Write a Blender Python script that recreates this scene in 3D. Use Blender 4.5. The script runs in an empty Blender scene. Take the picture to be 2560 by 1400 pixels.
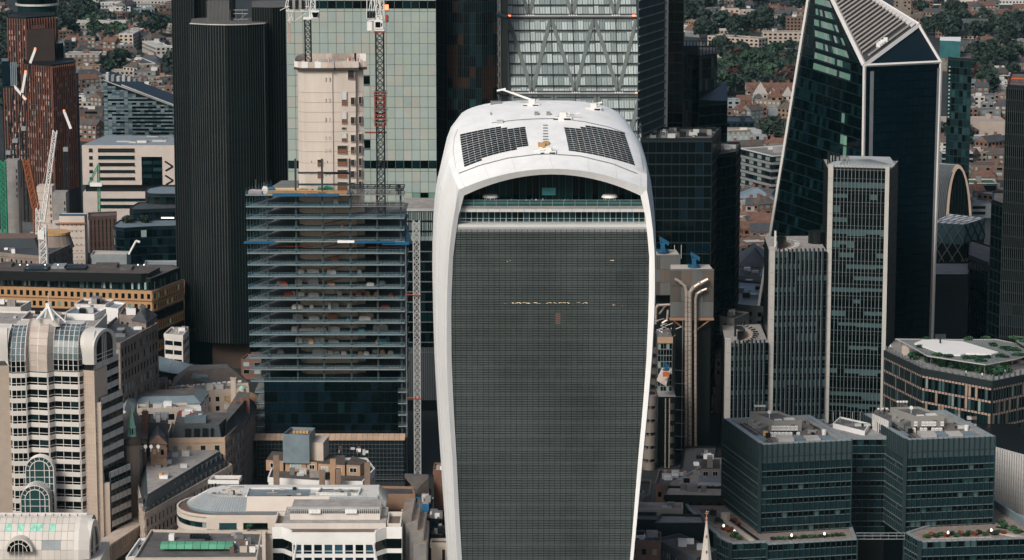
import bpy, math, random
from mathutils import Vector, Matrix
from mathutils.bvhtree import BVHTree
R = random.Random(7)
scene = bpy.context.scene
COL = scene.collection
# ------------------------------------------------------------------ camera, sky, sun, exposure
CAM_H, PITCH, FPX = 245.0, math.radians(10.0), 7490.0
cam_d = bpy.data.cameras.new('camera'); cam = bpy.data.objects.new('camera', cam_d); COL.objects.link(cam)
cam.location = (0, 0, CAM_H); cam.rotation_euler = (math.pi/2 - PITCH, 0, 0)
cam_d.sensor_width = 36.0; cam_d.lens = 36.0*FPX/2560; cam_d.clip_start = 1.0; cam_d.clip_end = 20000
scene.camera = cam
world = bpy.data.worlds.new('World'); scene.world = world; world.use_nodes = True
SUN_EL, SUN_AZ = math.radians(38), math.radians(212)      # azimuth from +Y (away from the camera) clockwise
wn = world.node_tree; bg = wn.nodes['Background']
sky = wn.nodes.new('ShaderNodeTexSky'); sky.sky_type = 'NISHITA'; sky.sun_disc = False
sky.sun_elevation = SUN_EL; sky.sun_rotation = SUN_AZ; sky.air_density = 1.0; sky.dust_density = 4.0; sky.ozone_density = 1.0
wn.links.new(sky.outputs['Color'], bg.inputs['Color']); bg.inputs['Strength'].default_value = 0.055
sd = bpy.data.lights.new('sun', 'SUN'); so = bpy.data.objects.new('sun', sd); COL.objects.link(so)
sd.energy = 1.5; sd.angle = math.radians(20); sd.color = (1.0, 0.97, 0.93)
sdir = Vector((math.sin(SUN_AZ)*math.cos(SUN_EL), math.cos(SUN_AZ)*math.cos(SUN_EL), math.sin(SUN_EL)))
so.rotation_euler = sdir.to_track_quat('Z', 'Y').to_euler(); so.location = (0, 0, 600)
vs = scene.view_settings; vs.view_transform = 'Standard'; vs.look = 'None'; vs.gamma = 1; vs.use_curve_mapping = False
vs.exposure = 0.78
scene.cycles.max_bounces = 5; scene.cycles.diffuse_bounces = 2; scene.cycles.glossy_bounces = 3
scene.cycles.transmission_bounces = 2; scene.cycles.use_denoising = True

# ------------------------------------------------------------------ sight lines: a photo pixel at a distance Y or a height z -> a place
SP, CP = math.sin(PITCH), math.cos(PITCH)
def ray(px, py):
    a, b = (px-1280)/FPX, (700-py)/FPX
    return Vector((a, CP + b*SP, -SP + b*CP))
def at(px, py, Y):
    d = ray(px, py); return Vector((0, 0, CAM_H)) + d*(Y/d.y)
def atz(px, py, z):
    d = ray(px, py); return Vector((0, 0, CAM_H)) + d*((z-CAM_H)/d.z)
def zof(py, Y): return at(1280, py, Y).z
def ppm(Y): return FPX/Y
def tab(t, x):
    if x <= t[0][0]: a, b = t[0], t[1]
    else:
        for a, b in zip(t, t[1:]):
            if x <= b[0]: break
    if b[0] == a[0]: return a[1]
    return a[1] + (b[1]-a[1])*(x-a[0])/(b[0]-a[0])

# ------------------------------------------------------------------ materials
MATS = {}
def mat(name, rgb, rough=0.7, metal=0.0, var=0.12, scale=0.15, bump=0.0, spec=0.5, rnd=0.0, emit=None, streak=False, coat=0.0):
    if name in MATS: return MATS[name]
    m = bpy.data.materials.new(name); m.use_nodes = True; nt = m.node_tree; N = nt.nodes; L = nt.links
    b = N['Principled BSDF']; b.inputs['Roughness'].default_value = rough; b.inputs['Metallic'].default_value = metal
    b.inputs['Specular IOR Level'].default_value = spec; b.inputs['Coat Weight'].default_value = coat
    c = (*rgb, 1)
    geo = N.new('ShaderNodeNewGeometry'); mp = N.new('ShaderNodeMapping'); mp.vector_type = 'POINT'
    L.new(geo.outputs['Position'], mp.inputs['Vector'])
    if streak: mp.inputs['Scale'].default_value = (1, 1, 0.12)
    nz = N.new('ShaderNodeTexNoise'); nz.inputs['Scale'].default_value = scale; nz.inputs['Detail'].default_value = 6; nz.inputs['Roughness'].default_value = 0.65
    L.new(mp.outputs['Vector'], nz.inputs['Vector'])
    mr = N.new('ShaderNodeMapRange'); mr.inputs['From Min'].default_value = 0.3; mr.inputs['From Max'].default_value = 0.7
    mr.inputs['To Min'].default_value = 1-var; mr.inputs['To Max'].default_value = 1+var*0.8
    L.new(nz.outputs['Fac'], mr.inputs['Value'])
    val = mr.outputs['Result']
    if rnd:
        oi = N.new('ShaderNodeObjectInfo'); m2 = N.new('ShaderNodeMapRange'); m2.inputs['To Min'].default_value = 1-rnd; m2.inputs['To Max'].default_value = 1+rnd
        L.new(oi.outputs['Random'], m2.inputs['Value']); mu = N.new('ShaderNodeMath'); mu.operation = 'MULTIPLY'
        L.new(val, mu.inputs[0]); L.new(m2.outputs['Result'], mu.inputs[1]); val = mu.outputs['Value']
    vm = N.new('ShaderNodeVectorMath'); vm.operation = 'SCALE'; vm.inputs[0].default_value = rgb
    L.new(val, vm.inputs['Scale']); L.new(vm.outputs['Vector'], b.inputs['Base Color'])
    if bump:
        n2 = N.new('ShaderNodeTexNoise'); n2.inputs['Scale'].default_value = scale*12; n2.inputs['Detail'].default_value = 4
        L.new(geo.outputs['Position'], n2.inputs['Vector']); bp = N.new('ShaderNodeBump'); bp.inputs['Strength'].default_value = bump; bp.inputs['Distance'].default_value = 0.1
        L.new(n2.outputs['Fac'], bp.inputs['Height']); L.new(bp.outputs['Normal'], b.inputs['Normal'])
    if emit:
        b.inputs['Emission Color'].default_value = (*emit[:3], 1); b.inputs['Emission Strength'].default_value = emit[3]
    MATS[name] = m; return m
def glass(name, rgb, rough=0.12, rnd=0.22, var=0.3, spec=0.35, scale=0.05):
    return mat(name, rgb, rough, 0.0, var, scale, 0.0, spec, rnd)

# ------------------------------------------------------------------ meshes
class MB:
    def __init__(s): s.v = []; s.f = []; s.m = []
    def face(s, pts, m=0):
        k = len(s.v); s.v.extend([tuple(p) for p in pts]); s.f.append(tuple(range(k, k+len(pts)))); s.m.append(m)
    def hexa(s, p, m=0):            # 8 points: bottom ring 0-3 ccw, top ring 4-7
        k = len(s.v); s.v.extend([tuple(q) for q in p])
        for q in ((0,3,2,1),(4,5,6,7),(0,1,5,4),(1,2,6,5),(2,3,7,6),(3,0,4,7)): s.f.append(tuple(k+i for i in q)); s.m.append(m)
    def box(s, x0, y0, z0, x1, y1, z1, m=0):
        s.hexa([(x0,y0,z0),(x1,y0,z0),(x1,y1,z0),(x0,y1,z0),(x0,y0,z1),(x1,y0,z1),(x1,y1,z1),(x0,y1,z1)], m)
    def prism(s, poly, z0, z1, m=0, mt=None, top=None):
        n = len(poly); k = len(s.v); tp = top or poly
        s.v.extend([(p[0], p[1], z0) for p in poly]); s.v.extend([(p[0], p[1], z1) for p in tp])
        for i in range(n):
            j = (i+1) % n; s.f.append((k+i, k+j, k+n+j, k+n+i)); s.m.append(m)
        s.f.append(tuple(k+n+i for i in range(n))); s.m.append(m if mt is None else mt)
        s.f.append(tuple(k+i for i in reversed(range(n)))); s.m.append(m)
    def tube(s, p, q, r, m=0, n=6, r2=None, caps=True):
        p = Vector(p); q = Vector(q); d = (q-p)
        if d.length < 1e-6: return
        d.normalize(); a = d.orthogonal().normalized(); b = d.cross(a); r2 = r if r2 is None else r2; k = len(s.v)
        for c, rr in ((p, r), (q, r2)):
            for i in range(n):
                t = 2*math.pi*i/n + math.pi/n; s.v.append(tuple(c + a*math.cos(t)*rr + b*math.sin(t)*rr))
        for i in range(n):
            j = (i+1) % n; s.f.append((k+i, k+j, k+n+j, k+n+i)); s.m.append(m)
        if caps:
            s.f.append(tuple(k+n+i for i in range(n))); s.m.append(m); s.f.append(tuple(k+i for i in reversed(range(n)))); s.m.append(m)
    def path(s, pts, r, m=0, n=8):
        for a, b in zip(pts, pts[1:]): s.tube(a, b, r, m, n)
    def cyl(s, x, y, z0, z1, r, m=0, n=12, r2=None): s.tube((x,y,z0), (x,y,z1), r, m, n, r2)
    def strip(s, rows, m=0, flip=False):
        k = len(s.v); w = len(rows[0])
        for r in rows: s.v.extend([tuple(p) for p in r])
        for i in range(len(rows)-1):
            for j in range(w-1):
                q = (k+i*w+j, k+i*w+j+1, k+(i+1)*w+j+1, k+(i+1)*w+j)
                s.f.append(q[::-1] if flip else q); s.m.append(m)
    def mesh(s, name, mats, off=(0,0,0), smooth=False):
        me = bpy.data.meshes.new(name); ox, oy, oz = off
        me.from_pydata([(x-ox, y-oy, z-oz) for x, y, z in s.v], [], s.f)
        for mm in (mats if isinstance(mats, (list, tuple)) else [mats]): me.materials.append(mm)
        if any(s.m): me.polygons.foreach_set('material_index', s.m)
        if smooth: me.polygons.foreach_set('use_smooth', [True]*len(s.f))
        me.update(); return me
    def build(s, name, mats, T=None, sub=None, smooth=False, label=None, stuff=False):
        off = T.location if T else (0,0,0)
        o = bpy.data.objects.new(name, s.mesh(name, mats, off, smooth)); COL.objects.link(o)
        if sub is not None: o.parent = sub
        elif T: o.parent = T
        if label: o['label'] = label
        if stuff: o['kind'] = 'stuff'
        return o
def tag(o, label, cat, group=None):
    o['label'] = label; o['category'] = cat
    if group: o['group'] = group
    return o
def thing(name, label, cat, loc, group=None):
    o = bpy.data.objects.new(name, None); COL.objects.link(o); o.location = loc; o.empty_display_size = 1
    return tag(o, label, cat, group)
def single(mb, name, mats, label, cat, group=None, smooth=False, z=None):   # a thing that is one mesh, its origin at its base
    xs = [v[0] for v in mb.v]; ys = [v[1] for v in mb.v]; zs = [v[2] for v in mb.v]
    off = Vector(((min(xs)+max(xs))/2, (min(ys)+max(ys))/2, min(zs)))
    o = bpy.data.objects.new(name, mb.mesh(name, mats, off, smooth)); COL.objects.link(o); o.location = off
    return tag(o, label, cat, group)
def struct(mb, name, mats, parent=None):
    o = mb.build(name, mats); o['kind'] = 'structure'; return o
_unit = {}
def unit(name, m):
    k = (name, m.name)
    if k not in _unit:
        b = MB(); b.box(0, -0.5, 0, 1, 0.5, 1); _unit[k] = b.mesh(name, m)
    return _unit[k]

# ------------------------------------------------------------------ walls seen as runs A -> B, outward side to the right of the run
class Side:
    def __init__(s, A, B):
        s.A = Vector((A[0], A[1])); s.B = Vector((B[0], B[1])); d = s.B-s.A; s.L = d.length; s.u = d/s.L; s.n = Vector((s.u.y, -s.u.x))
        s.ang = math.atan2(s.u.y, s.u.x)
    def P(s, a, z, o=0): p = s.A + s.u*a + s.n*o; return Vector((p.x, p.y, z))
    def box(s, mb, a0, a1, z0, z1, o0, o1, m=0):
        mb.hexa([s.P(a0,z0,o1), s.P(a1,z0,o1), s.P(a1,z0,o0), s.P(a0,z0,o0), s.P(a0,z1,o1), s.P(a1,z1,o1), s.P(a1,z1,o0), s.P(a0,z1,o0)], m)
    def seen(s):
        mid = (s.A+s.B)/2; return s.n.dot(Vector((0,0))-mid) > 0
class Pieces:               # alike pieces of one thing: the largest 300 are objects, the rest one joined part
    def __init__(s, T, name, cap=300, minpx=9.0): s.T = T; s.name = name; s.cap = cap; s.minpx = minpx; s.it = []
    def add(s, side, a, z, o, w, h, t, m):
        p = side.P(a, z, o); s.it.append((p, side.ang, w, h, t, m, max(w, h)*FPX/max(p.y, 10)))
    def flush(s, sub=None):
        s.it.sort(key=lambda q: -q[6]); off = s.T.location; rest = MB(); mats = []
        k = 0
        for p, ang, w, h, t, m, px in s.it:
            if k < s.cap and px >= s.minpx:
                o = bpy.data.objects.new(s.name, unit(s.name, m)); COL.objects.link(o); o.parent = sub or s.T
                o.location = p-off; o.rotation_euler = (0, 0, ang); o.scale = (w, t, h); k += 1
            else:
                if m not in mats: mats.append(m)
                c, sn = math.cos(ang), math.sin(ang); q = []
                for zz in (0, h):
                    for x, y in ((0,-t/2),(w,-t/2),(w,t/2),(0,t/2)): q.append((p.x+x*c-y*sn, p.y+x*sn+y*c, p.z+zz))
                rest.hexa(q, mats.index(m))
        if rest.f: rest.build(s.name, mats, s.T, sub, stuff=True)
        s.it = []
def pick(ws):               # ws: [(material, weight)]
    t = R.random()*sum(w for _, w in ws)
    for m, w in ws:
        t -= w
        if t <= 0: return m
    return ws[-1][0]
def punched(PS, wall, sd, z0, z1, nf, nb, wf=0.5, hf=0.55, t=0.35, mi=0, panes=None, sill=0.22, span=0.03, a0=0, a1=None, first_gap=0, ext=True):
    """wall of spandrels and piers standing in front of panes"""
    a1 = sd.L if a1 is None else a1; L = a1-a0; fh = (z1-z0)/nf; bw = L/nb; e = t-0.004 if ext else 0
    for i in range(nf+1):
        lo = z0 + i*fh - (fh*(1-hf-sill) if i else 0); hi = z0 + i*fh + (fh*sill if i < nf else 0)
        if hi-lo > 0.01: sd.box(wall, a0, a1+e, lo, hi, 0.0, t-span, mi)
    pw = bw*(1-wf)
    for j in range(nb+1):
        c = a0 + j*bw; lo = max(a0, c-pw/2); hi = min(a1, c+pw/2)
        if j == nb: hi = a1+e
        sd.box(wall, lo, hi, z0, z1, 0.0, t, mi)
    for i in range(nf):
        for j in range(nb):
            PS.add(sd, a0+j*bw+pw/2, z0+i*fh+fh*sill, 0.08, bw*wf, fh*hf, 0.1, pick(panes))
def curtain(PS, frame, sd, z0, z1, nf, nb, panes, t=0.12, g=0.12, mi=0, rowmats=None, vw=None, hw=None, o=0.0, a0=0, a1=None, proud=0.12):
    a1 = sd.L if a1 is None else a1; L = a1-a0; fh = (z1-z0)/nf; bw = L/nb; vw = vw or g; hw = hw or g
    for i in range(nf):
        for j in range(nb):
            m = pick(rowmats(i, j)) if rowmats else pick(panes)
            PS.add(sd, a0+j*bw+vw/2, z0+i*fh+hw/2, o+t/2, bw-vw, fh-hw, t, m)
    if frame is not None:
        for i in range(nf+1): sd.box(frame, a0, a1, z0+i*fh-hw/2, z0+i*fh+hw/2, o, o+t+proud-0.02, mi)
        for j in range(nb+1): sd.box(frame, a0+j*bw-vw/2, a0+j*bw+vw/2, z0, z1, o, o+t+proud, mi)
def poly_px(z, pts): return [(lambda v: (v.x, v.y))(atz(x, y, z)) for x, y in pts]
def rectY(px0, px1, Y, depth, rot=0.0, py=700):   # footprint with its front face on distance Y between two photo columns
    A = at(px0, py, Y); B = at(px1, py, Y); 
    A = Vector((A.x, A.y)); B = Vector((B.x, B.y)); u = (B-A).normalized(); n = Vector((-u.y, u.x))
    if rot: 
        c, s_ = math.cos(rot), math.sin(rot); n = Vector((n.x*c-n.y*s_, n.x*s_+n.y*c))
    return [tuple(A), tuple(B), tuple(B+n*depth), tuple(A+n*depth)]
def inset(poly, d):
    n = len(poly); out = []
    for i in range(n):
        p0 = Vector(poly[i-1]); p1 = Vector(poly[i]); p2 = Vector(poly[(i+1) % n])
        u1 = (p1-p0).normalized(); u2 = (p2-p1).normalized(); n1 = Vector((-u1.y, u1.x)); n2 = Vector((-u2.y, u2.x))
        b = (n1+n2); b = b/max(0.3, b.length_squared/2) if b.length > 1e-6 else n1
        q = p1 + b*d; out.append((q.x, q.y))
    return out
def centre(poly, z=0): return Vector((sum(p[0] for p in poly)/len(poly), sum(p[1] for p in poly)/len(poly), z))
def parapet(mb, poly, z, h=1.0, t=0.4, m=0):
    ip = inset(poly, t); n = len(poly)
    for i in range(n):
        j = (i+1) % n; a, b, c, d = poly[i], poly[j], ip[j], ip[i]
        mb.hexa([(a[0],a[1],z),(b[0],b[1],z),(c[0],c[1],z),(d[0],d[1],z),(a[0],a[1],z+h),(b[0],b[1],z+h),(c[0],c[1],z+h),(d[0],d[1],z+h)], m)
def lerp(a, b, t): return a+(b-a)*t
def arc(cx, cy, rx, ry, t0, t1, n): return [(cx+rx*math.cos(math.radians(lerp(t0,t1,i/n))), cy+ry*math.sin(math.radians(lerp(t0,t1,i/n)))) for i in range(n+1)]
class Face:                 # a flat or slightly warped four-cornered wall, for leaning facades: u across 0..1, v up 0..1
    def __init__(s, BL, BR, TR, TL):
        s.c = [Vector(p) for p in (BL, BR, TR, TL)]; s.n = ((s.c[1]-s.c[0]).cross(s.c[3]-s.c[0])).normalized()
    def P(s, u, v, o=0): a = s.c[0].lerp(s.c[1], u); b = s.c[3].lerp(s.c[2], u); return a.lerp(b, v) + s.n*o
    def box(s, mb, u0, u1, v0, v1, o0, o1, m=0):
        mb.hexa([s.P(u0,v0,o1), s.P(u1,v0,o1), s.P(u1,v0,o0), s.P(u0,v0,o0), s.P(u0,v1,o1), s.P(u1,v1,o1), s.P(u1,v1,o0), s.P(u0,v1,o0)], m)
    def bar(s, mb, a, b, w, o0, o1, m=0):
        A0 = s.P(*a); B0 = s.P(*b); d = (B0-A0).normalized(); q = s.n.cross(d).normalized()*w/2
        A = A0+s.n*o0; B = B0+s.n*o0; k = s.n*(o1-o0); mb.hexa([A-q, B-q, B+q, A+q, A-q+k, B-q+k, B+q+k, A+q+k], m)
class FacePieces:
    def __init__(s, T, name, cap=300): s.T = T; s.name = name; s.cap = cap; s.n = 0; s.rest = {}
    def add(s, F, u0, u1, v0, v1, o0, o1, m):
        if s.n < s.cap:
            b = MB(); F.box(b, u0, u1, v0, v1, o0, o1); b.build(s.name, m, s.T); s.n += 1
        else:
            s.rest.setdefault(m.name, (m, MB())); F.box(s.rest[m.name][1], u0, u1, v0, v1, o0, o1)
    def flush(s):
        for m, b in s.rest.values(): b.build(s.name, m, s.T, stuff=True)
_leafc = {}
def leaf_mesh(name, m, n, rx, rz, leaf, seed):   # an uneven cloud of small leaf faces round the origin
    r = random.Random(seed); b = MB(); lobes = [(r.uniform(-.45,.45), r.uniform(-.45,.45), r.uniform(-.35,.4), r.uniform(.4,.65)) for _ in range(7)]
    for i in range(n):
        lx, ly, lz, lr = r.choice(lobes); u = r.gauss(0,1), r.gauss(0,1), r.gauss(0,1); q = math.sqrt(sum(t*t for t in u)) or 1; k = lr*r.uniform(.6,1.0)
        c = Vector(((lx+u[0]/q*k)*rx, (ly+u[1]/q*k)*rx, (lz+u[2]/q*k)*rz)); a = Vector((r.gauss(0,1),r.gauss(0,1),r.gauss(0,1))).normalized(); e = a.orthogonal().normalized(); g = a.cross(e); s = leaf*r.uniform(.6,1.4)
        b.face([c-e*s-g*s*.5, c+e*s*.4-g*s, c+e*s+g*s*.4, c-e*s*.3+g*s])
    return b.mesh(name, m)
def shrub(x, y, z, r, h, m, label, grp, i=0, name='shrub', cat='shrub'):
    k = (m.name, i % 3)
    if k not in _leafc: _leafc[k] = leaf_mesh('foliage', m, 220, 1, 1, .22, 50+i % 3)
    o = bpy.data.objects.new(name, _leafc[k]); COL.objects.link(o); o.location = (x, y, z+h*.6); o.scale = (r, r, h*.75); o.rotation_euler = (0,0,R.random()*6.28); return tag(o, label, cat, grp)
# ------------------------------------------------------------------ palette (real-world base colours)
WHITE = mat('white_cladding', (0.81,0.81,0.79), 0.5, var=0.09, scale=0.22, streak=True)
CONC = mat('pale_concrete', (0.52,0.44,0.38), 0.85, var=0.22, scale=0.12, bump=0.3, streak=True)
CONC_D = mat('grey_concrete', (0.26,0.25,0.24), 0.85, var=0.25, scale=0.2, bump=0.3)
STONE = mat('portland_stone', (0.50,0.41,0.34), 0.8, var=0.2, scale=0.3, bump=0.3, streak=True)
STONE_D = mat('sooty_stone', (0.23,0.185,0.155), 0.85, var=0.3, scale=0.3, bump=0.4, streak=True)
STONE_W = mat('pale_stone', (0.62,0.57,0.52), 0.75, var=0.12, scale=0.2, bump=0.1, streak=True)
PINKST = mat('pink_limestone', (0.54,0.47,0.42), 0.8, var=0.1, scale=0.2)
BRICKR = mat('red_brick', (0.17,0.08,0.055), 0.85, var=0.25, scale=0.4, bump=0.2)
BRICKB = mat('brown_brick', (0.16,0.10,0.075), 0.85, var=0.25, scale=0.4, bump=0.2)
BRICKY = mat('london_stock_brick', (0.22,0.155,0.11), 0.85, var=0.25, scale=0.4, bump=0.2)
RUST = mat('terracotta_piers', (0.19,0.075,0.05), 0.7, var=0.25, scale=0.3)
SLATE = mat('slate_roof', (0.055,0.06,0.065), 0.6, var=0.3, scale=0.5, bump=0.3)
SLATE_B = mat('brown_roof', (0.085,0.07,0.06), 0.75, var=0.35, scale=0.4, bump=0.3)
LEAD = mat('lead_roof', (0.24,0.27,0.28), 0.5, var=0.15, scale=0.3)
LEAD_B = mat('blue_grey_roof', (0.16,0.21,0.235), 0.5, var=0.2, scale=0.25)
ROOFT = mat('bitumen_roof', (0.10,0.095,0.09), 0.9, var=0.4, scale=0.25, bump=0.3)
ROOFL = mat('gravel_roof', (0.30,0.28,0.26), 0.9, var=0.3, scale=0.3, bump=0.3)
ROOFW = mat('white_membrane_roof', (0.66,0.65,0.62), 0.7, var=0.12, scale=0.2)
TERRA = mat('clay_tile_roof', (0.13,0.068,0.047), 0.85, var=0.35, scale=0.5, bump=0.4)
ALU = mat('grey_metal', (0.30,0.31,0.31), 0.35, 0.6, var=0.15)
ALU_P = mat('pale_metal', (0.55,0.55,0.53), 0.45, 0.2, var=0.12)
STEEL = mat('stainless_steel', (0.42,0.38,0.34), 0.3, 0.85, var=0.15, scale=0.5)
DARKM = mat('dark_metal', (0.005,0.009,0.010), 0.45, 0.3, var=0.3)
BLACK = mat('black_cladding', (0.0015,0.0042,0.0048), 0.4, var=0.3)
NAVY = mat('navy_cladding', (0.003,0.011,0.016), 0.4, var=0.3)
BLUEP = mat('blue_paint', (0.008,0.085,0.17), 0.5, var=0.2)
BLUEN = mat('blue_netting', (0.012,0.10,0.20), 0.8, var=0.35, scale=0.8)
ORANGE = mat('orange_paint', (0.55,0.13,0.03), 0.6, var=0.25)
REDP = mat('red_oxide', (0.30,0.045,0.02), 0.6, var=0.25)
GREENP = mat('green_paint', (0.03,0.28,0.16), 0.6, var=0.2)
YELLOW = mat('ply_boards', (0.50,0.30,0.13), 0.8, var=0.25)
WPAINT = mat('white_paint', (0.78,0.77,0.74), 0.5, var=0.08)
CREAM = mat('cream_render', (0.50,0.43,0.36), 0.8, var=0.12, scale=0.3)
COPPER = mat('green_copper', (0.30,0.60,0.47), 0.7, var=0.35, scale=0.8, streak=True)
COPPER_B = mat('brown_copper_dome', (0.10,0.065,0.045), 0.6, var=0.3, scale=0.6)
G_DK = glass('dark_glass', (0.0006,0.0036,0.0042))
G_TL = glass('teal_glass', (0.005,0.020,0.023))
G_MD = glass('mid_teal_glass', (0.016,0.046,0.050))
G_BL = glass('blue_glass', (0.0025,0.010,0.016))
G_BB = glass('bright_blue_glass', (0.018,0.06,0.085))
G_PL = glass('pale_blinds', (0.26,0.33,0.31), 0.35, 0.25)
G_WM = glass('warm_lit_blinds', (0.36,0.27,0.21), 0.4, 0.3)
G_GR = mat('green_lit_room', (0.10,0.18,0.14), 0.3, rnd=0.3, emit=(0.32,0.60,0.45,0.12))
LAMP = mat('lit_lamp', (0.9,0.8,0.6), 0.5, emit=(1.0,0.75,0.45,0.9))
LAMPW = mat('white_lamp', (0.9,0.9,0.9), 0.5, emit=(1.0,0.93,0.85,1.0))
LAMPR = mat('red_lamp', (0.9,0.2,0.1), 0.5, emit=(1.0,0.25,0.10,1.2))
ASPH = mat('asphalt', (0.045,0.047,0.05), 0.9, var=0.25, scale=0.3)
LEAF1 = mat('tree_leaves', (0.018,0.034,0.024), 0.8, var=0.5, scale=0.25)
LEAF2 = mat('autumn_leaves', (0.085,0.050,0.025), 0.8, var=0.5, scale=0.25)
LEAF3 = mat('garden_leaves', (0.035,0.10,0.04), 0.8, var=0.5, scale=0.8)
BARK = mat('bark', (0.05,0.035,0.025), 0.9)
GLZ = [(G_DK,5),(G_TL,3),(G_MD,0.7),(G_PL,0.4)]
GLZ_HOUSE = [(G_DK,4),(G_TL,2),(G_PL,1.2),(G_WM,0.5)]
# ------------------------------------------------------------------ ground
gm = mat('city_ground', (0.014,0.018,0.018), 0.95, var=0.6, scale=0.012)
b = MB(); b.face([(-6000,-2000,0),(6000,-2000,0),(6000,9000,0),(-6000,9000,0)]); struct(b, 'ground', gm)
# ------------------------------------------------------------------ the white-framed tower that swells towards its curved roof
YW = 820.0
LO = [(480,1088),(560,1083),(640,1081),(760,1083),(900,1087),(1020,1094),(1140,1102),(1280,1111),(1400,1119),(1553,1130)]
LR = [(474,1147),(500,1142),(560,1131),(640,1122),(760,1117),(900,1117),(1020,1122),(1140,1131),(1280,1137),(1400,1143),(1553,1153)]
LG = [(489,1160),(520,1150),(560,1143),(640,1133),(760,1128),(900,1129),(1020,1134),(1140,1141),(1280,1148),(1400,1155),(1553,1165)]
RG = [(487,1601),(520,1610),(560,1616),(640,1623),(760,1622),(900,1616),(1020,1607),(1140,1596),(1280,1585),(1400,1575),(1553,1562)]
RR = [(474,1617),(520,1625),(560,1631),(640,1637),(760,1637),(900,1629),(1020,1619),(1140,1607),(1280,1594),(1400,1583),(1553,1570)]
RO = [(480,1632),(560,1638),(640,1641),(760,1639),(900,1631),(1020,1621),(1140,1609),(1280,1595),(1400,1584),(1553,1571)]
wt = thing('curved_office_tower', 'tall glass tower swelling upward inside a smooth white frame with solar panels on top', 'tower', (at(1360,700,YW).x, YW+25, 0))
pys = [1553+i*(0-0) for i in range(0)]
def sect(Y, lt, rt, shL, shR, crown, n, K=26, bx=0):
    """one slice of the shell: up the left side, over the roof, down the right side"""
    pts = []; ys = [lerp(1600, shL[1], i/22) for i in range(22)]
    for y in ys: pts.append(at(tab(lt, y)+bx, y, Y))
    for i in range(K+1):
        s = -1 + 2*i/K; s = math.copysign(abs(s)**0.8, s)
        w = max(0, 1-abs(s)**n)**(1/max(1, n/1.6) if n > 2.1 else 1)
        x = lerp(shL[0], shR[0], (s+1)/2); base = lerp(shL[1], shR[1], (s+1)/2)
        pts.append(at(x, base-(base-crown)*w, Y))
    ys = [lerp(shR[1], 1600, (i+1)/22) for i in range(22)]
    for y in ys: pts.append(at(tab(rt, y)-bx, y, Y))
    return pts
L35 = [(384,1117),(410,1105),(450,1092)]+LO; R35 = [(393,1614),(430,1623)]+RO
L12 = [(430,1130),(480,1108),(560,1097),(640,1092),(760,1091),(900,1093),(1020,1100),(1140,1109),(1400,1125),(1553,1137)]
R12 = [(432,1617),(480,1630),(560,1636)]+RO[2:]
S = [sect(YW, LR, RR, (1147,474), (1617,474), 422, 2.0),
     sect(YW+2.5, LR, RR, (1142,463), (1617,465), 413, 2.0),
     sect(YW+9, L12, R12, (1129,432), (1617,436), 386, 2.1),
     sect(YW+22, L35, R35, (1117,386), (1614,396), 337, 2.3, bx=0),
     sect(YW+34, [(345,1117)]+L35, [(350,1600)]+R35, (1117,345), (1602,356), 296, 2.5, bx=2),
     sect(YW+46, [(330,1124)]+L35, [(345,1592)]+R35, (1127,318), (1585,332), 266, 2.8, bx=6),
     sect(YW+54, [(330,1134)]+L35, [(345,1580)]+R35, (1141,302), (1570,316), 251, 3.0, bx=12)]
sh = MB(); sh.strip(S, 0); 
k = len(sh.v); sh.v.extend([tuple(p) for p in S[-1]]); sh.f.append(tuple(range(k, k+len(S[-1])))); sh.m.append(0)
shell = sh.build('white_shell', WHITE, wt)
me = shell.data
me.polygons.foreach_set('use_smooth', [True]*(len(me.polygons)-1)+[False])
nrow = len(S[0])
at_ = me.attributes.new('sharp_edge', 'BOOLEAN', 'EDGE')
crease = set()
for i in (22, 22+26):
    for j in range(3): crease.add((j*nrow+i, (j+1)*nrow+i))
for i in range(nrow-1):
    crease.add((0*nrow+i, 0*nrow+i+1)); crease.add((2*nrow+i, 2*nrow+i+1)) if 22 <= i < 48 else None
vals = [((min(e.vertices), max(e.vertices)) in crease) for e in me.edges]
at_.data.foreach_set('value', vals)
for t_ in (.6,1.2,1.8,2.4,3.0,3.6):
    i0 = int(t_); fr_ = t_-i0; b_ = MB()
    for side_ in (range(0,22),): b_.path([Vector(S[i0][i]).lerp(Vector(S[i0+1][i]),fr_)+Vector((-.03,-.02,0)) for i in side_], .045, 0, 4)
    b_.build('cladding_joint', mat('joint_grey',(.55,.55,.53),.6), wt)
for i in range(1,22,2):
    b_ = MB(); b_.path([Vector(S[j][i])+Vector((-.03,-.02,0)) for j in range(0,5)], .035, 0, 4); b_.build('cladding_joint', mat('joint_grey',(0,0,0)), wt)
for i in range(23,48,4):
    b_ = MB(); b_.path([Vector(S[j][i])+Vector((0,-.02,.03)) for j in range(0,3)], .035, 0, 4); b_.build('cladding_joint', mat('joint_grey',(0,0,0)), wt)
for i in range(48,70,2):
    b_ = MB(); b_.path([Vector(S[j][i])+Vector((.03,-.02,0)) for j in range(0,3)], .03, 0, 4); b_.build('cladding_joint', mat('joint_grey',(0,0,0)), wt)
# bezel round the glass
def inner_pts(dy, shr=0):
    pts = [at(tab(LG, y)+shr, y, YW+dy) for y in [lerp(1600, 489, i/22) for i in range(22)]]
    for i in range(27):
        s = -1+2*i/26; s = math.copysign(abs(s)**0.8, s); pts.append(at(lerp(1160,1601,(s+1)/2), 489-(489-436)*(1-s*s)+shr, YW+dy))
    pts += [at(tab(RG, y)-shr, y, YW+dy) for y in [lerp(489, 1600, (i+1)/22) for i in range(22)]]
    return pts
bz = MB(); bz.strip([inner_pts(5.0, -3), inner_pts(0.9), S[0]], 0); bez = bz.build('front_bezel', WHITE, wt)
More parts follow.
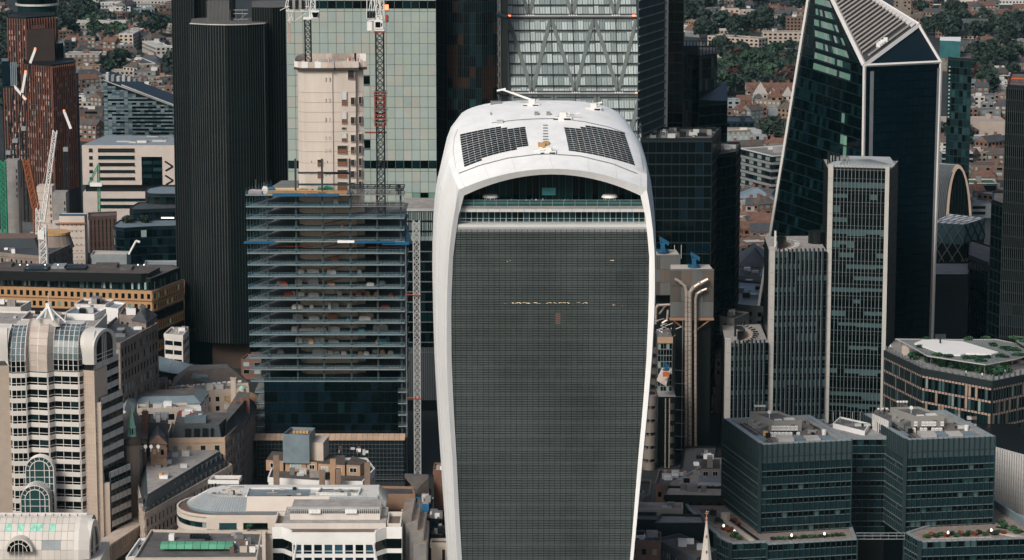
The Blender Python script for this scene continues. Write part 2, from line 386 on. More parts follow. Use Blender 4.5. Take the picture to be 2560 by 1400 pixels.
# front wall: fins, mullions, panes
def xl(z, Y, py_hint=None):
    py = 700 - FPX*math.tan(math.atan2(z-CAM_H, Y)+PITCH); return py
YG = YW+1.6
PSW = Pieces(wt, 'pane', 300)
zt = zof(572, YG); mul = MB(); flat_ = Side(at(1000,700,YG).xy, at(1700,700,YG).xy); X0 = flat_.A.x
def bounds(z, Y=YG):
    py = xl(z, Y); s = Y/FPX/ (CP + (700-py)/FPX*SP) if False else None
    return at(tab(LG, py), py, Y).x, at(tab(RG, py), py, Y).x
pit = 14.1*YG/FPX
x_first = at(1152, 700, YG).x - pit*3
gl_mats = [(G_DK,5),(G_TL,2),(G_MD,1.0),(G_BL,1.0),(glass('brown_glass',(.022,.014,.010)),1.2)]
orange_room = mat('lit_timber_room', (0.30,0.12,0.06), 0.5, emit=(0.6,0.22,0.1,0.12))
fl = 3.95
nfl = int(zt/fl)+1
for i in range(nfl):
    z1 = zt-i*fl; z0 = max(0.05, z1-fl)
    a, bb = bounds((z0+z1)/2)
    x = x_first
    while x < bb:
        lo, hi = max(x+0.05, a-1.0), min(x+pit-0.05, bb+1.0)
        if hi-lo > 0.3:
            colr = int((x-x_first)/pit)
            m = pick(gl_mats)
            if colr in (20,) and i in (6,8,9): m = orange_room
            if colr in (8,14,20,26) and R.random() < 0.5: m = G_MD
            PSW.add(flat_, lo-X0, z0+0.55, -0.3, hi-lo, z1-z0-0.62, 0.1, m)
        x += pit
PSW.flush()
spn = MB()
for i in range(nfl):          # spandrel band behind the fins at every floor
    z0 = zt-(i+1)*fl
    if z0 < 0: continue
    a, bb = bounds(z0+0.25); flat_.box(spn, a-X0-1, bb-X0+1, z0-.1, z0+0.75, -0.2, 0.12, 0)
spn.build('floor_band', mat('spandrel_glass', (0.05,0.075,0.078), 0.3, var=0.2), wt, stuff=True)
FINM = mat('aluminium_fin', (0.108,0.130,0.127), 0.5, 0.1, var=0.35, scale=0.04)
z = zt-0.3; k = 0
while z > 1:
    a, bb = bounds(z); f = MB(); flat_.box(f, a-X0-0.3, bb-X0+0.3, z-0.10, z+0.10, 0.0, 0.36, 0)
    f.build('fin', FINM, wt, stuff=False); z -= 0.484; k += 1
x = x_first
while x < at(1640,700,YG).x:
    zs = [zt*i/60 for i in range(61)]
    ok = [q for q in zs if bounds(q)[0]-0.3 < x < bounds(q)[1]+0.3]
    if len(ok) > 2:
        f = MB(); flat_.box(f, x-X0-0.05, x-X0+0.05, ok[0], ok[-1], -0.2, 0.40, 0); f.build('mullion', DARKM, wt)
    x += pit
for k, px in enumerate(list(range(1266,1480,9))+[1536,1560,1272,1530]):
    yy = 757+R.uniform(-1.2,1.2) if k < 24 else (763 if k < 26 else 652); q = at(px, yy, YG); f = MB(); f.tube((q.x-.5,YG-.15,q.z+R.uniform(-.25,.25)),(q.x+.5,YG-.15,q.z+R.uniform(-.25,.25)),.05,0,4); f.build('ceiling_light', LAMP, wt)
# grey transom, white sills, terraces under the arch
def band(name, y0, y1, Yb, m, depth, out=0.0, mats=None):
    z1, z0 = zof(y0, Yb), zof(y1, Yb); yy = (y0+y1)/2
    a = at(tab(LG, yy)-3, yy, Yb).x; c = at(tab(RG, yy)+3, yy, Yb).x
    f = MB(); f.box(a, Yb-out, z0, c, Yb+depth, z1); return f.build(name, m, wt)
# a row of grey panels under the lower sill
x = x_first; za, zb = zof(581, YG-0.2), zof(568, YG-0.2); PP = Pieces(wt, 'transom_panel')
GP = mat('grey_panel', (0.36,0.37,0.36), 0.5, var=0.1)
a, bb = bounds((za+zb)/2)
while x < bb:
    lo, hi = max(x+0.04, a-0.3), min(x+pit-0.04, bb+0.3)
    if hi > lo: PP.add(flat_, lo-X0, za, 0.1, hi-lo, zb-za, 0.3, GP)
    x += pit
PP.flush()
band('lower_sill', 561, 568, YG, mat('sill_white', (0.62,0.62,0.59), 0.5, var=0.06), 4.5, 0.3)
YT = YW+5.5
fl2 = band('upper_sill', 516, 530, YW+3.2, mat('sill_stone', (0.56,0.55,0.53), 0.6, var=0.08), 8)
for px in range(1190, 1600, 30):
    g = MB(); p = at(px, 523, YW+3.2); z0, z1 = zof(530,YW+3.2), zof(516,YW+3.2); g.box(p.x-0.05, YW+3.17, z0, p.x+0.05, YW+3.2-0.002, z1); g.build('panel_joint', ALU, fl2 and wt)
bk = MB(); zz0, zz1 = zof(562, YT), zof(528, YT); a = at(1150,545,YT).x; c = at(1612,545,YT).x
PS2 = Pieces(wt, 'terrace_pane'); s2 = Side((a, YT), (c, YT)); post = MB()
curtain(PS2, post, s2, zz0, zz1, 1, 32, [(G_TL,5),(G_BB,1),(G_MD,3),(G_DK,1)], t=0.1, vw=0.16, hw=0.3); PS2.flush(); post.build('terrace_posts', mat('bluish_alu', (0.34,0.42,0.42), 0.4, var=0.1), wt, stuff=True)
def rail(y0, y1, Y, x0, x1, nm):
    r = MB(); A = at(x0, y1, Y); B = at(x1, y1, Y); zt_, zb_ = zof(y0, Y), zof(y1, Y)
    for z in (zt_, (zt_+zb_)/2): r.box(A.x, Y-0.04, z-0.04, B.x, Y+0.04, z+0.04)
    n = 16
    for i in range(n+1): x = lerp(A.x, B.x, i/n); r.box(x-0.04, Y-0.05, zb_, x+0.04, Y+0.05, zt_)
    r.build(nm, mat('bluish_alu', (0,0,0)), wt)
rail(546, 561, YG+0.4, 1148, 1614, 'balustrade'); rail(500, 515, YW+3.6, 1156, 1606, 'balustrade')
gb = MB(); gb.box(at(1156,515,YW+3.8).x, YW+3.8, zof(515,YW+3.8), at(1606,515,YW+3.8).x, YW+3.86, zof(501,YW+3.8)); gb.build('balustrade_glass', glass('rail_glass', (0.03,0.10,0.10), 0.15), wt)
# tall dark glazing of the garden hall: vertical panes between thin ribs, cut by the arch
YA = YW+9.0; n = 28; aa = at(1150,500,YA).x; cc = at(1612,500,YA).x
for i in range(n):
    x0, x1 = lerp(aa, cc, i/n), lerp(aa, cc, (i+1)/n)
    ca = max(0, 1-((x0+x1-aa-cc)/(cc-aa))**2); tp = zof(486-48*ca, YW); f = MB(); f.box(x0+0.03, YA, zof(520,YA), x1-0.03, YA+0.1, tp); f.build('hall_pane', R.choice([G_DK, G_TL, G_TL]), wt)
f = MB()
for i in range(n+1): x0 = lerp(aa, cc, i/n); f.box(x0-0.03, YA-0.12, zof(520,YA), x0+0.03, YA-0.002, zof(486-48*max(0,1-((2*x0-aa-cc)/(cc-aa))**2),YW))
f.build('hall_rib', mat('dim_teal_rib', (0.05,0.10,0.10), 0.5), wt, stuff=True)
ft = MB(); ft.box(aa-1, YW+3.0, zof(516,YW+3.2)-0.5, cc+1, YW+12, zof(516,YW+3.2)+0.01); ft.build('terrace_floor', CONC_D, wt)
for px in (1226, 1524):       # revolving doors: a round canopy on a glass drum
    p = at(px, 500, YW+7); z0 = zof(516, YW+7); f = MB(); f.cyl(p.x, p.y, z0, z0+2.6, 1.5, 0, 14); f.cyl(p.x, p.y, z0+2.6, z0+3.3, 2.3, 1, 18, 1.9)
    for k in range(8): t = k*math.pi/4; f.box(p.x+1.6*math.cos(t)-.07, p.y+1.6*math.sin(t)-.07, z0, p.x+1.6*math.cos(t)+.07, p.y+1.6*math.sin(t)+.07, z0+2.6, 1)
    f.build('revolving_door', [G_TL, WPAINT], wt)
sg = MB(); p = at(1372, 480, YA-0.4); sg.box(p.x-1.9, YA-0.5, p.z-0.9, p.x+1.9, YA-0.2, p.z+1.2); single(sg, 'bar_screen', glass('glowing_cyan', (0.08,0.30,0.32)), 'small cyan screen glowing behind the hall glass under the white arch', 'screen')
# small people on the terrace
def person(x, y, z, top, leg, label, grp, h=1.72, ang=0.0):
    me_ = bpy.data.meshes.new('person'); s = h/1.72
    V = [(0,0,.92),(0,0,1.15),(0,.01,1.38),(0,0,1.5),(0,-.01,1.62),(-.19,0,1.38),(-.25,-.03,1.12),(-.22,-.12,.9),(.19,0,1.38),(.25,.02,1.12),(.23,-.08,.88),(-.1,0,.85),(-.11,-.04,.47),(-.12,.02,.04),(.1,0,.85),(.12,.05,.47),(.12,.1,.04)]
    E = [(0,1),(1,2),(2,3),(3,4),(2,5),(5,6),(6,7),(2,8),(8,9),(9,10),(0,11),(11,12),(12,13),(0,14),(14,15),(15,16)]
    rad = [.15,.15,.15,.06,.11,.07,.05,.04,.07,.05,.04,.09,.07,.05,.09,.07,.05]
    me_.from_pydata([(a*s,b_*s,c*s) for a,b_,c in V], E, []); o = bpy.data.objects.new('person', me_); COL.objects.link(o)
    md = o.modifiers.new('Skin','SKIN')
    for i, v in enumerate(me_.skin_vertices[0].data): v.radius = (rad[i]*s, rad[i]*s*.8)
    me_.skin_vertices[0].data[0].use_root = True
    me_.materials.append(top); o.location = (x, y, z); o.rotation_euler = (0,0,ang); tag(o, label, 'person', grp)
    tr = MB(); tr.box(x-.17,y-.1,z+.05,x-.03,y+.08,z+.88); tr.box(x+.03,y-.06,z+.05,x+.17,y+.14,z+.88)
    t = bpy.data.objects.new('trousers', tr.mesh('trousers', leg, (x,y,z))); COL.objects.link(t); t.parent = o
    hd = MB(); hd.tube((x,y-.01,z+1.66*s),(x,y,z+1.76*s),.115,0,8,.07)
    t = bpy.data.objects.new('hair', hd.mesh('hair', BARK, (x,y,z))); COL.objects.link(t); t.parent = o
    return o
JACK = [mat('white_shirt', (.75,.75,.72)), mat('dark_coat', (.02,.02,.03)), mat('teal_jacket', (.04,.2,.22)), mat('red_jacket', (.4,.05,.03))]
PTS = [(1316,'white shirt',0),(1340,'white shirt',0),(1357,'white shirt',0),(1412,'white shirt',0),(1278,'teal jacket',2),(1330,'teal jacket',2),(1404,'dark coat',1),(1420,'dark coat',1)]
for i, (px, nm, j) in enumerate(PTS):
    p = at(px, 505, YW+5.2+(i % 3)); person(p.x, p.y, zof(516,YW+3.2)+0.01, JACK[j], JACK[1], 'person in a %s standing on the terrace under the white arch' % nm, 'people on the high terrace', ang=R.random()*6)
# solar panels laid on the roof
bvh = BVHTree.FromPolygons(sh.v, sh.f)
def onroof(px, py, lift=0.12):
    d = ray(px, py).normalized(); h, n, i, dist = bvh.ray_cast(Vector((0,0,CAM_H)), d)
    if h is None: return None, None
    if n.dot(d) > 0: n = -n
    return h, n
PV = mat('solar_cells', (0.003,0.008,0.010), 0.5, spec=0.25, var=0.3, rnd=0.25)
def slab_px(c4, th, name, m, T=wt, z=0.10):
    b_ = MB(); lo = []; hi = []
    for x, y in c4:
        h, n = onroof(x, y)
        if h is None: return
        lo.append(h+n*z); hi.append(h+n*(z+th))
    b_.hexa(lo+hi); return b_.build(name, m, T)
def arrayL():
    for r in range(14):
        v0 = r/14
        for c in range(11):
            # left field: rows curve; corners measured on the roof
            def P(u, v):
                xl_, yl_ = lerp(1150, 1161, v**1.3), lerp(336.5, 419, v)
                xr_, yr_ = lerp(1311, 1323, v), lerp(310, 372+4*v, v)
                bow = 4.5*4*u*(1-u)*(0.5+0.9*v)
                return (lerp(xl_, xr_, u), lerp(yl_, yr_, u)-bow-2*(1-v)*u)
            u0, u1 = (c+0.03)/11, (c+0.975)/11
            if r == 0 and c > 6: continue
            if r == 1 and c > 7: continue
            if r == 13 and c > 2: continue
            if r == 12 and c > 8: continue
            a, e = (r+0.1)/14, (r+0.82)/14
            slab_px([P(u0,e), P(u1,e), P(u1,a), P(u0,a)], 0.04, 'solar_panel', PV)
def arrayR():
    for r in range(14):
        for c in range(11):
            def P(u, v):
                xl_, yl_ = lerp(1406, 1422, v**.8), lerp(309, 378, v)
                xr_, yr_ = lerp(1561, 1588, v), lerp(333, 415, v)
                bow = 4.2*4*u*(1-u)
                return (lerp(xl_, xr_, u), lerp(yl_, yr_, u)-bow)
            if r == 0 and c < 4: continue
            if r == 1 and c < 3: continue
            u0, u1 = (c+0.03)/11, (c+0.96)/11
            a, e = (r+0.08)/14, (r+0.80)/14
            slab_px([P(u0,e), P(u1,e), P(u1,a), P(u0,a)], 0.04, 'solar_panel', PV)
arrayL(); arrayR()
# gutters, tracks, ladder rungs
def roof_line(pts, w, name, m):
    b_ = MB(); P3 = []
    for i in range(len(pts)-1):
        for k in range(6):
            t = k/6; h, n = onroof(lerp(pts[i][0], pts[i+1][0], t), lerp(pts[i][1], pts[i+1][1], t))
            if h is not None: P3.append(h+n*0.1)
    b_.path(P3, w, 0, 5); b_.build(name, m, wt)
roof_line([(1148,434),(1200,414),(1270,396),(1340,387),(1375,386),(1450,391),(1530,410),(1605,440)], 0.16, 'gutter', ALU)
roof_line([(1230,308),(1290,301),(1340,298),(1400,297),(1460,305),(1520,318),(1570,336)], 0.13, 'gutter', ALU)
roof_line([(1140,420),(1133,380),(1136,345),(1146,320)], 0.07, 'roof_seam', ALU_P); roof_line([(1607,425),(1600,385),(1585,350)], 0.07, 'roof_seam', ALU_P)
roof_line([(1300,256),(1370,255),(1450,264)], 0.12, 'roof_seam', ALU_P)
for i in range(9): slab_px([(1358-i*0.2,315+i*7),(1369+i*.3,315+i*7),(1369+i*.3,313.6+i*7),(1358,313.6+i*7)], 0.15, 'rung', ALU)
# roof machines: cradles with jibs
def bmu(px, py, label, jib=None, s=1.0):
    h, n = onroof(px, py); T = thing('cleaning_cradle_crane', label, 'crane', h-Vector((0,0,0.5)), 'cleaning machines on the curved roof')
    f = MB(); x, y, z = h; f.box(x-2.2*s,y-1.2,z-0.6,x+2.2*s,y+1.2,z+0.5,0); f.box(x-1.0*s,y-0.8,z+0.5,x+0.8*s,y+0.8,z+1.7*s,0); f.build('carriage', WPAINT, T)
    f = MB(); f.box(x-2.6*s,y-1.35,z-0.4,x-1.4*s,y-1.25,z+0.1); f.box(x+0.2*s,y-1.35,z-0.3,x+1.9*s,y-1.22,z+0.15); f.build('bogie', DARKM, T)
    if jib:
        e = at(jib[0], jib[1], y+jib[2]); f = MB(); f.tube((x,y,z+1.4*s), e, 0.35, 0, 6, 0.25); d = Vector((1.6,0,0.35)); f.tube(e-d, e+d*0.6, 0.3, 0, 6); f.build('jib', WPAINT, T)
    for k in range(4):
        f = MB(); q = k*0.9-1.5; f.tube((x+q*s,y,z+0.5),(x+q*s+0.7,y+0.4,z+1.2+0.5*(k%2)),0.12,0,5); f.build('strut', ALU_P, T)
bmu(1330,262,'white cleaning machine with long jib reaching left off the white roof edge',(1256,224,2))
bmu(1484,272,'white cleaning machine parked on the right rear edge of the curved roof',(1497,258,1))
bmu(1408,296,'white cleaning machine with folded arms on the middle of the rear gutter',(1440,285,1),1.1)
bmu(1372,381,'white cleaning machine on the front gutter between the solar fields',(1350,375,1),0.9)
for j, (px, py, w, h_, m, nm) in enumerate([(1354,364,9,4,YELLOW,'timber_pallet'),(1366,360,6,4,YELLOW,'timber_pallet'),(1341,286,5,3.5,CONC_D,'roof_vent'),(1371,286,5,3.5,CONC_D,'roof_vent'),(1250,306,8,3,ALU_P,'roof_vent'),(1240,259,14,3.5,ALU,'roof_vent'),(1227,285,0.5,2,DARKM,'roof_pin')]):
    h, n = onroof(px, py)
    if h is None: continue
    f = MB(); k = h.y/FPX*w; f.box(h.x-k, h.y-1, h.z-0.3, h.x+k, h.y+1, h.z+0.25+h_*h.y/FPX*1.2); f.build(nm, m, wt)
# ------------------------------------------------------------------ black ribbed tower of overlapping lobes
t42 = thing('black_ribbed_tower', 'black tower of overlapping lobes with thin pale vertical ribs, left of the tower under construction', 'tower', (at(580,700,1190).x, 1200, 0))
RIBL = mat('lit_rib', (0.06,0.07,0.066), 0.6, 0.0, var=0.2); RIBD = mat('dark_shaded_rib', (0.013,0.019,0.019), 0.6, 0.0, var=0.3)  # light painted in: left front ribs toned as lit, the rest shaded
BODY42 = mat('bronze_black_glass', (0.001,0.004,0.0045), 0.4, spec=0.2, var=0.4, scale=0.05)
def lobe(poly, z0, z1, name, ribm, pitch, seg_lit=()):
    f = MB(); f.prism(poly, z0, z1, 0, 1); f.build(name, [BODY42, ROOFT], t42)
    fb = MB()
    for i in range(len(poly)):
        s = Side(poly[i], poly[(i+1) % len(poly)])
        if not s.seen(): continue
        n = max(1, round(s.L/pitch)); 
        for k in range(n+1 if i == len(poly)-1 else n):
            r = MB(); a = s.L*k/n; s.box(r, a-0.10, a+0.10, z0, z1, -0.05, 0.28); r.build('rib', ribm if i not in seg_lit else RIBL, t42)
        z = z1-1.2
        while z > z0: s.box(fb, 0, s.L, z-0.5, z, 0.0, 0.08); z -= 3.9
    fb.build('floor_band', mat('faint_band', (0.002,0.005,0.006), 0.5, spec=0.2), t42, stuff=True)
def pxy(px, Y): v = at(px, 700, Y); return (v.x, Y)
zb = 8.0
lobe([pxy(443,1208),pxy(495,1206),pxy(500,1240),pxy(450,1240)], 0, zof(-70,1208), 'lobe', RIBD, 0.95)
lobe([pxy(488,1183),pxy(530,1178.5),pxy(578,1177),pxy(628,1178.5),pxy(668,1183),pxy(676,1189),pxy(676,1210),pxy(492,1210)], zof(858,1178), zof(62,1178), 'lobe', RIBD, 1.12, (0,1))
lobe([pxy(640,1192),pxy(690,1190),pxy(722,1193),pxy(722,1225),pxy(640,1225)], 0, zof(18,1192), 'lobe', RIBD, 1.1)
lobe([pxy(490,1211),pxy(600,1211),pxy(600,1240),pxy(490,1240)], 0, zof(-70,1208), 'core', RIBD, 1.5)
f = MB(); s = Side(pxy(528,1184), pxy(622,1184)); s.box(f, 0, s.L, 0, zof(858,1184)-0.1, -20, 0); f.build('pier', mat('brown_concrete', (0.07,0.045,0.035), 0.8), t42)
f = MB(); s = Side(pxy(458,1190), pxy(528,1184)); s.box(f, 0, s.L, 0, zof(858,1184)+4, -20, 0); f.build('podium', BODY42, t42)
f = MB(); A = at(530,40,1196); s = Side(pxy(530,1196), pxy(583,1196)); z0, z1 = zof(62,1196), zof(2,1196); s.box(f, 0, s.L, z0, z1, -6, 0); f.build('louvre_screen', mat('louvre_grey', (0.07,0.075,0.078), 0.6), t42)
for k in range(17): f = MB(); a = s.L*k/16; s.box(f, a-0.1, a+0.1, z0, z1, 0.0, 0.25); f.build('louvre', mat('louvre_pale', (0.16,0.16,0.155), 0.6), t42)
f = MB()
for px in (586,600,616):
    for Yq in (1196,1200): p = at(px,700,Yq); f.tube((p.x,Yq,z0),(p.x,Yq,zof(24,Yq)),0.12)
for py in (62,48,34,25): f.tube(at(584,py,1196),at(620,py,1196),0.13); f.tube(at(584,py,1200),at(620,py,1200),0.1)
f.tube(at(586,60,1196),at(616,34,1196),0.1); f.build('roof_scaffold', ALU, t42)
f = MB(); s = Side(pxy(488,1182.7), pxy(530,1178.2)); zt_ = zof(62,1178)
for a, b_ in (((488,1182.7),(530,1178.2)),((530,1178.2),(578,1176.7)),((578,1176.7),(628,1178.2)),((628,1178.2),(670,1183))):
    s = Side(pxy(*a), pxy(*b_)); s.box(f, 0, s.L, zt_-0.05, zt_+0.35, 0.1, 0.5)
f.build('coping', ALU_P, t42)
# ------------------------------------------------------------------ pale green glass tower
YB = 1150.0
b22 = thing('pale_glass_tower', 'pale green glass tower of square panels rising behind the concrete core', 'tower', (at(908,700,YB).x, YB+15, 0))
poly = [pxy(724,YB),pxy(1093,YB),pxy(1085,YB+45),pxy(735,YB+45)]
f = MB(); f.prism(poly, 0, zof(-60,YB), 0); f.build('core_volume', mat('panel_joint_dark', (0.09,0.115,0.11), 0.5), b22)
GA = mat('pale_green_panel', (0.35,0.41,0.365), 0.3, rnd=0.05, var=0.08, scale=0.06, spec=0.5)
GB2 = mat('pale_rosy_panel', (0.385,0.40,0.36), 0.3, rnd=0.05, var=0.08, scale=0.06, spec=0.5)
GC = mat('pale_cool_panel', (0.33,0.40,0.375), 0.3, rnd=0.06, var=0.12, scale=0.06, spec=0.5)
P22 = Pieces(b22, 'glass_panel', 300)
s = Side(poly[0], poly[1]); pitchx = s.L/18; lines = [28.5+26.65*i for i in range(-3, 26)]
for i, y in enumerate(lines):
    z1, z0 = zof(y, YB), zof(y+26.65, YB)
    for j in range(18):
        dark = (i in (2,)) or (abs(y-401.6) < 2)
        if dark:
            zz0, zz1 = lerp(z1, z0, 0.72), z1
            P22.add(s, j*pitchx+0.14, zz0, 0.1, pitchx-0.28, zz1-zz0, 0.14, pick([(G_DK,4),(G_TL,3)])); P22.add(s, j*pitchx+0.1, z0+0.1, 0.1, pitchx-0.2, zz0-z0-0.2, 0.14, GA); continue
        if (j, i) in ((8,9),(9,15),(9,9)): P22.add(s, j*pitchx+0.1, z0+0.9, 0.1, pitchx-0.2, z1-z0-1.2, 0.14, G_DK); continue
        if y > 455 and j > 13 and R.random() < 0.8: P22.add(s, j*pitchx+0.1, z0+0.9, 0.1, pitchx-0.2, z1-z0-1.0, 0.14, pick([(G_DK,2),(G_GR,1.5),(GA,1)])); continue
        P22.add(s, j*pitchx+0.08, z0+0.08, 0.1, pitchx-0.16, z1-z0-0.16, 0.14, pick([(GA,4),(GB2,2.4),(GC,3)]))
P22.flush()
f = MB()
for px in range(1014, 1090, 15): A = at(px,493,YB-0.3); s.box(f, 0,0.01,0,0.01,0,0.01)
f.build('ledge_pin', ALU, b22) if False else None
f = MB(); p = at(967,45,YB); f.box(p.x-0.5,YB-0.5,p.z-1.2,p.x+0.5,YB-0.3,p.z+1.2); f.build('red_banner', REDP, b22)
f = MB(); p = at(965,18,YB); f.box(p.x-1,YB-0.55,p.z-1,p.x+1,YB-0.35,p.z+1); f.build('warm_window', LAMPR, b22)
# the lower neighbour behind the hoist mast
YN = 1105.0
nb = thing('banded_office_block', 'narrow dark office block with dotted floor lines behind the pale hoist mast', 'building', (at(1050,700,YN).x, YN+10, 0))
poly = [pxy(1005,YN),pxy(1092,YN),pxy(1092,YN+30),pxy(1010,YN+30)]
f = MB(); zt_ = zof(524,YN); f.prism(poly, 0, zt_, 0, 1); f.build('body', [BLACK, ROOFL], nb)
s = Side(poly[0], poly[1]); f = MB(); s.box(f, -0.3, s.L, zt_-0.5, zt_+0.4, 0, 0.6); f.build('ledge', ALU_P, nb)
PN = Pieces(nb, 'pane', 300); PR = Pieces(nb, 'rib', 200, 4)
for i in range(14):
    y1 = 528+25.2*i
    if y1 > 945: break
    z1, z0 = zof(y1,YN), zof(y1+25.2,YN)
    for j in range(9): PN.add(s, s.L*j/9+0.08, z0+0.35, 0.1, s.L/9-0.16, z1-z0-0.6, 0.12, pick([(G_PL,4),(GC,3)] if (y1 < 590) else [(G_DK,6),(G_TL,1.5)]))
    f = MB()
    for j in range(26): s.box(f, s.L*j/26, s.L*(j+0.7)/26, z0-0.12, z0+0.22, 0, 0.5)
    f.build('floor_band', mat('dim_alu', (0.24,0.26,0.26), 0.5) if y1 > 590 else DARKM, nb)
for i in range(17): PR.add(s, s.L*i/16, zof(590,YN), 0.2, 0.22, zt_-zof(590,YN), 0.4, DARKM); PR.add(s, s.L*i/16, zof(1000,YN), 0.2, 0.25, zof(868,YN)-zof(1000,YN), 0.4, ALU)
f = MB(); s.box(f, 0, s.L, zof(1000,YN), zof(868,YN), 0.02, 0.3); f.build('lower_screen', mat('screen_grey', (0.08,0.10,0.105), 0.5), nb)
PN.flush(); PR.flush()
# ------------------------------------------------------------------ dark glass tower behind the white one, brown reflections painted into its panes
YD = 1165.0
dt = thing('dark_glass_tower', 'dark glass tower with bronze reflections behind the left shoulder of the white tower', 'tower', (at(1170,700,YD).x, YD+15, 0))
BR = glass('bronze_reflection_tint', (0.030,0.016,0.010), 0.15, 0.4); BR2 = glass('deep_teal_glass', (0.003,0.014,0.018), 0.12, 0.3)
poly = [pxy(1094,YD+6),pxy(1121,YD),pxy(1160,YD-1.5),pxy(1205,YD-1.5),pxy(1246,YD+2),pxy(1246,YD+40),pxy(1094,YD+40)]
f = MB(); f.prism(poly, 0, zof(-60,YD), 0); f.build('body', DARKM, dt); PD = Pieces(dt, 'pane', 300); RB = MB()
zz = [zof(y, YD) for y in range(-50, 1100, 27)]
for k in range(4):
    s = Side(poly[k], poly[k+1]); nb_ = max(1, round(s.L/2.3))
    for i in range(len(zz)-1):
        for j in range(nb_):
            xm = k*3+j; yy = -50+27*i
            br = (90 < yy < 200 and k in (1,)) or (160 < yy < 260 and k in (3,)) or (60 < yy < 120 and k == 1)
            PD.add(s, s.L*j/nb_+0.06, zz[i+1]+0.25, 0.08, s.L/nb_-0.12, zz[i]-zz[i+1]-0.4, 0.1, pick([(BR,5),(G_DK,3)] if br and k else ([(G_DK,5),(BR2,4),(G_MD,0.8),(BR,0.9)] if k else [(G_DK,1)])))
    for j in range(nb_*3+1): s.box(RB, s.L*j/nb_/3-0.05, s.L*j/nb_/3+0.05, 0, zz[0], 0.0, 0.32)
PD.flush(); RB.build('fine_mullion', mat('mullion_brown', (0.02,0.022,0.022), 0.5), dt, stuff=True)
# ------------------------------------------------------------------ wedge-shaped tower with diagonal braces
lh = thing('wedge_tower', 'tapering glass tower with diagonal braces and black belts behind the top of the white tower', 'tower', (at(1440,700,1110).x, 1120, 0))
def YL(py): return 1090 + (430-py)*0.055
def lp(px, py): return at(px, py, YL(py))
TLc, TRc, BRc, BLc = lp(1265,-60), lp(1588,-60), lp(1612,560), lp(1290,560)
FL = Face(BLc, BRc, TRc, TLc)
f = MB(); bk = Vector((0,38,0)); f.hexa([BLc-FL.n*0.3, BRc-FL.n*.3, BRc+bk, BLc+bk, TLc-FL.n*.3, TRc-FL.n*.3, TRc+Vector((0,20,0)), TLc+Vector((0,20,0))], 0)
f.hexa([(BLc.x,BLc.y,0),(BRc.x,BRc.y,0),(BRc.x,BRc.y+38,0),(BLc.x,BLc.y+38,0),(BLc.x,BLc.y,BLc.z-.1),(BRc.x,BRc.y,BLc.z-.1),(BRc.x,BRc.y+38,BLc.z-.1),(BLc.x,BLc.y+38,BLc.z-.1)],0)
LB = mat('lh_back', (0.15,0.185,0.185), 0.4, var=0.2, scale=0.1); f.build('body', LB, lh)
def vv(py): return (560-py)/620
rows = [14+28.1*(i-2) for i in range(20)]; belts = (42, 236)
PLp = FacePieces(lh, 'pane', 300); BLIND = glass('white_blinds', (0.36,0.425,0.415), 0.35, 0.18, 0.15); BLIND2 = glass('grey_blinds', (0.20,0.25,0.25), 0.3, 0.2, 0.15)
ncol = 24; fm = MB(); fh_ = MB()
ys = [-38,-12,14]+[52+27.9*i for i in range(7)]+[249+28*i for i in range(11)]
for y in ys:
    for j in range(ncol):
        r_ = R.random(); m = BLIND if r_ < 0.75 else BLIND2
        if abs(y-163.6) < 3 and j < 11 and j != 5: m = BLIND2
        h_ = 19 if r_ > 0.15 else 22
        PLp.add(FL, (j+0.07)/ncol, (j+0.93)/ncol, vv(y+24), vv(y+24-h_), 0.0, 0.15, m)
    FL.box(fh_, 0, 1, vv(y+26.8), vv(y+25.4), 0.0, 0.34)
PLp.flush(); fh_.build('floor_line', DARKM, lh, stuff=True)
for j in range(ncol*2+1):
    if j % 8: FL.box(fm, j/ncol/2-0.0012, j/ncol/2+0.0012, 0, 1, 0.0, 0.25)
fm.build('fine_mullion', mat('lh_mullion', (0.10,0.13,0.13), 0.5), lh, stuff=True)
for j in range(7):
    f = MB(); u = j/6; FL.box(f, u-0.003, u+0.003, 0, 1, 0.0, 0.5); f.build('mullion', DARKM, lh)
DG = mat('brace_grey', (0.10,0.122,0.12), 0.6, var=0.12)
def dia(u0, y0, u1, y1): f = MB(); FL.bar(f, (u0, vv(y0)), (u1, vv(y1)), 1.35, 0.36, 0.44); f.build('diagonal_brace', DG, lh)
for ya, yb in ((51,233),(246,430),(-140,40)):
    for k in range(3):
        u = k/3; dia(u+0.006, ya, u+1/6, yb); dia(u+1/3-0.006, ya, u+1/6, yb)
for y in belts:
    f = MB(); FL.box(f, -0.004, 1.0, vv(y+5.5), vv(y-5.5), 0.1, 0.6, 0); FL.box(f, -0.004, 1.0, vv(y+1.8), vv(y-1.2), 0.6, 0.7, 1)
    f.build('belt', [BLACK, ALU], lh)
    for u in (0.0, 0.965): f = MB(); FL.box(f, u, u+0.025, vv(y+2), vv(y-2), 0.7, 0.95); f.build('belt_lamp', LAMPR, lh)
    for c in (1/6,0.5,5/6):
        for k in (-2,-0.5,1,2.5): f = MB(); FL.box(f, c+k*0.012-0.003, c+k*0.012+0.006, vv(y+1.5), vv(y-2.5), 0.7, 0.85); f.build('belt_fitting', ALU_P, lh)
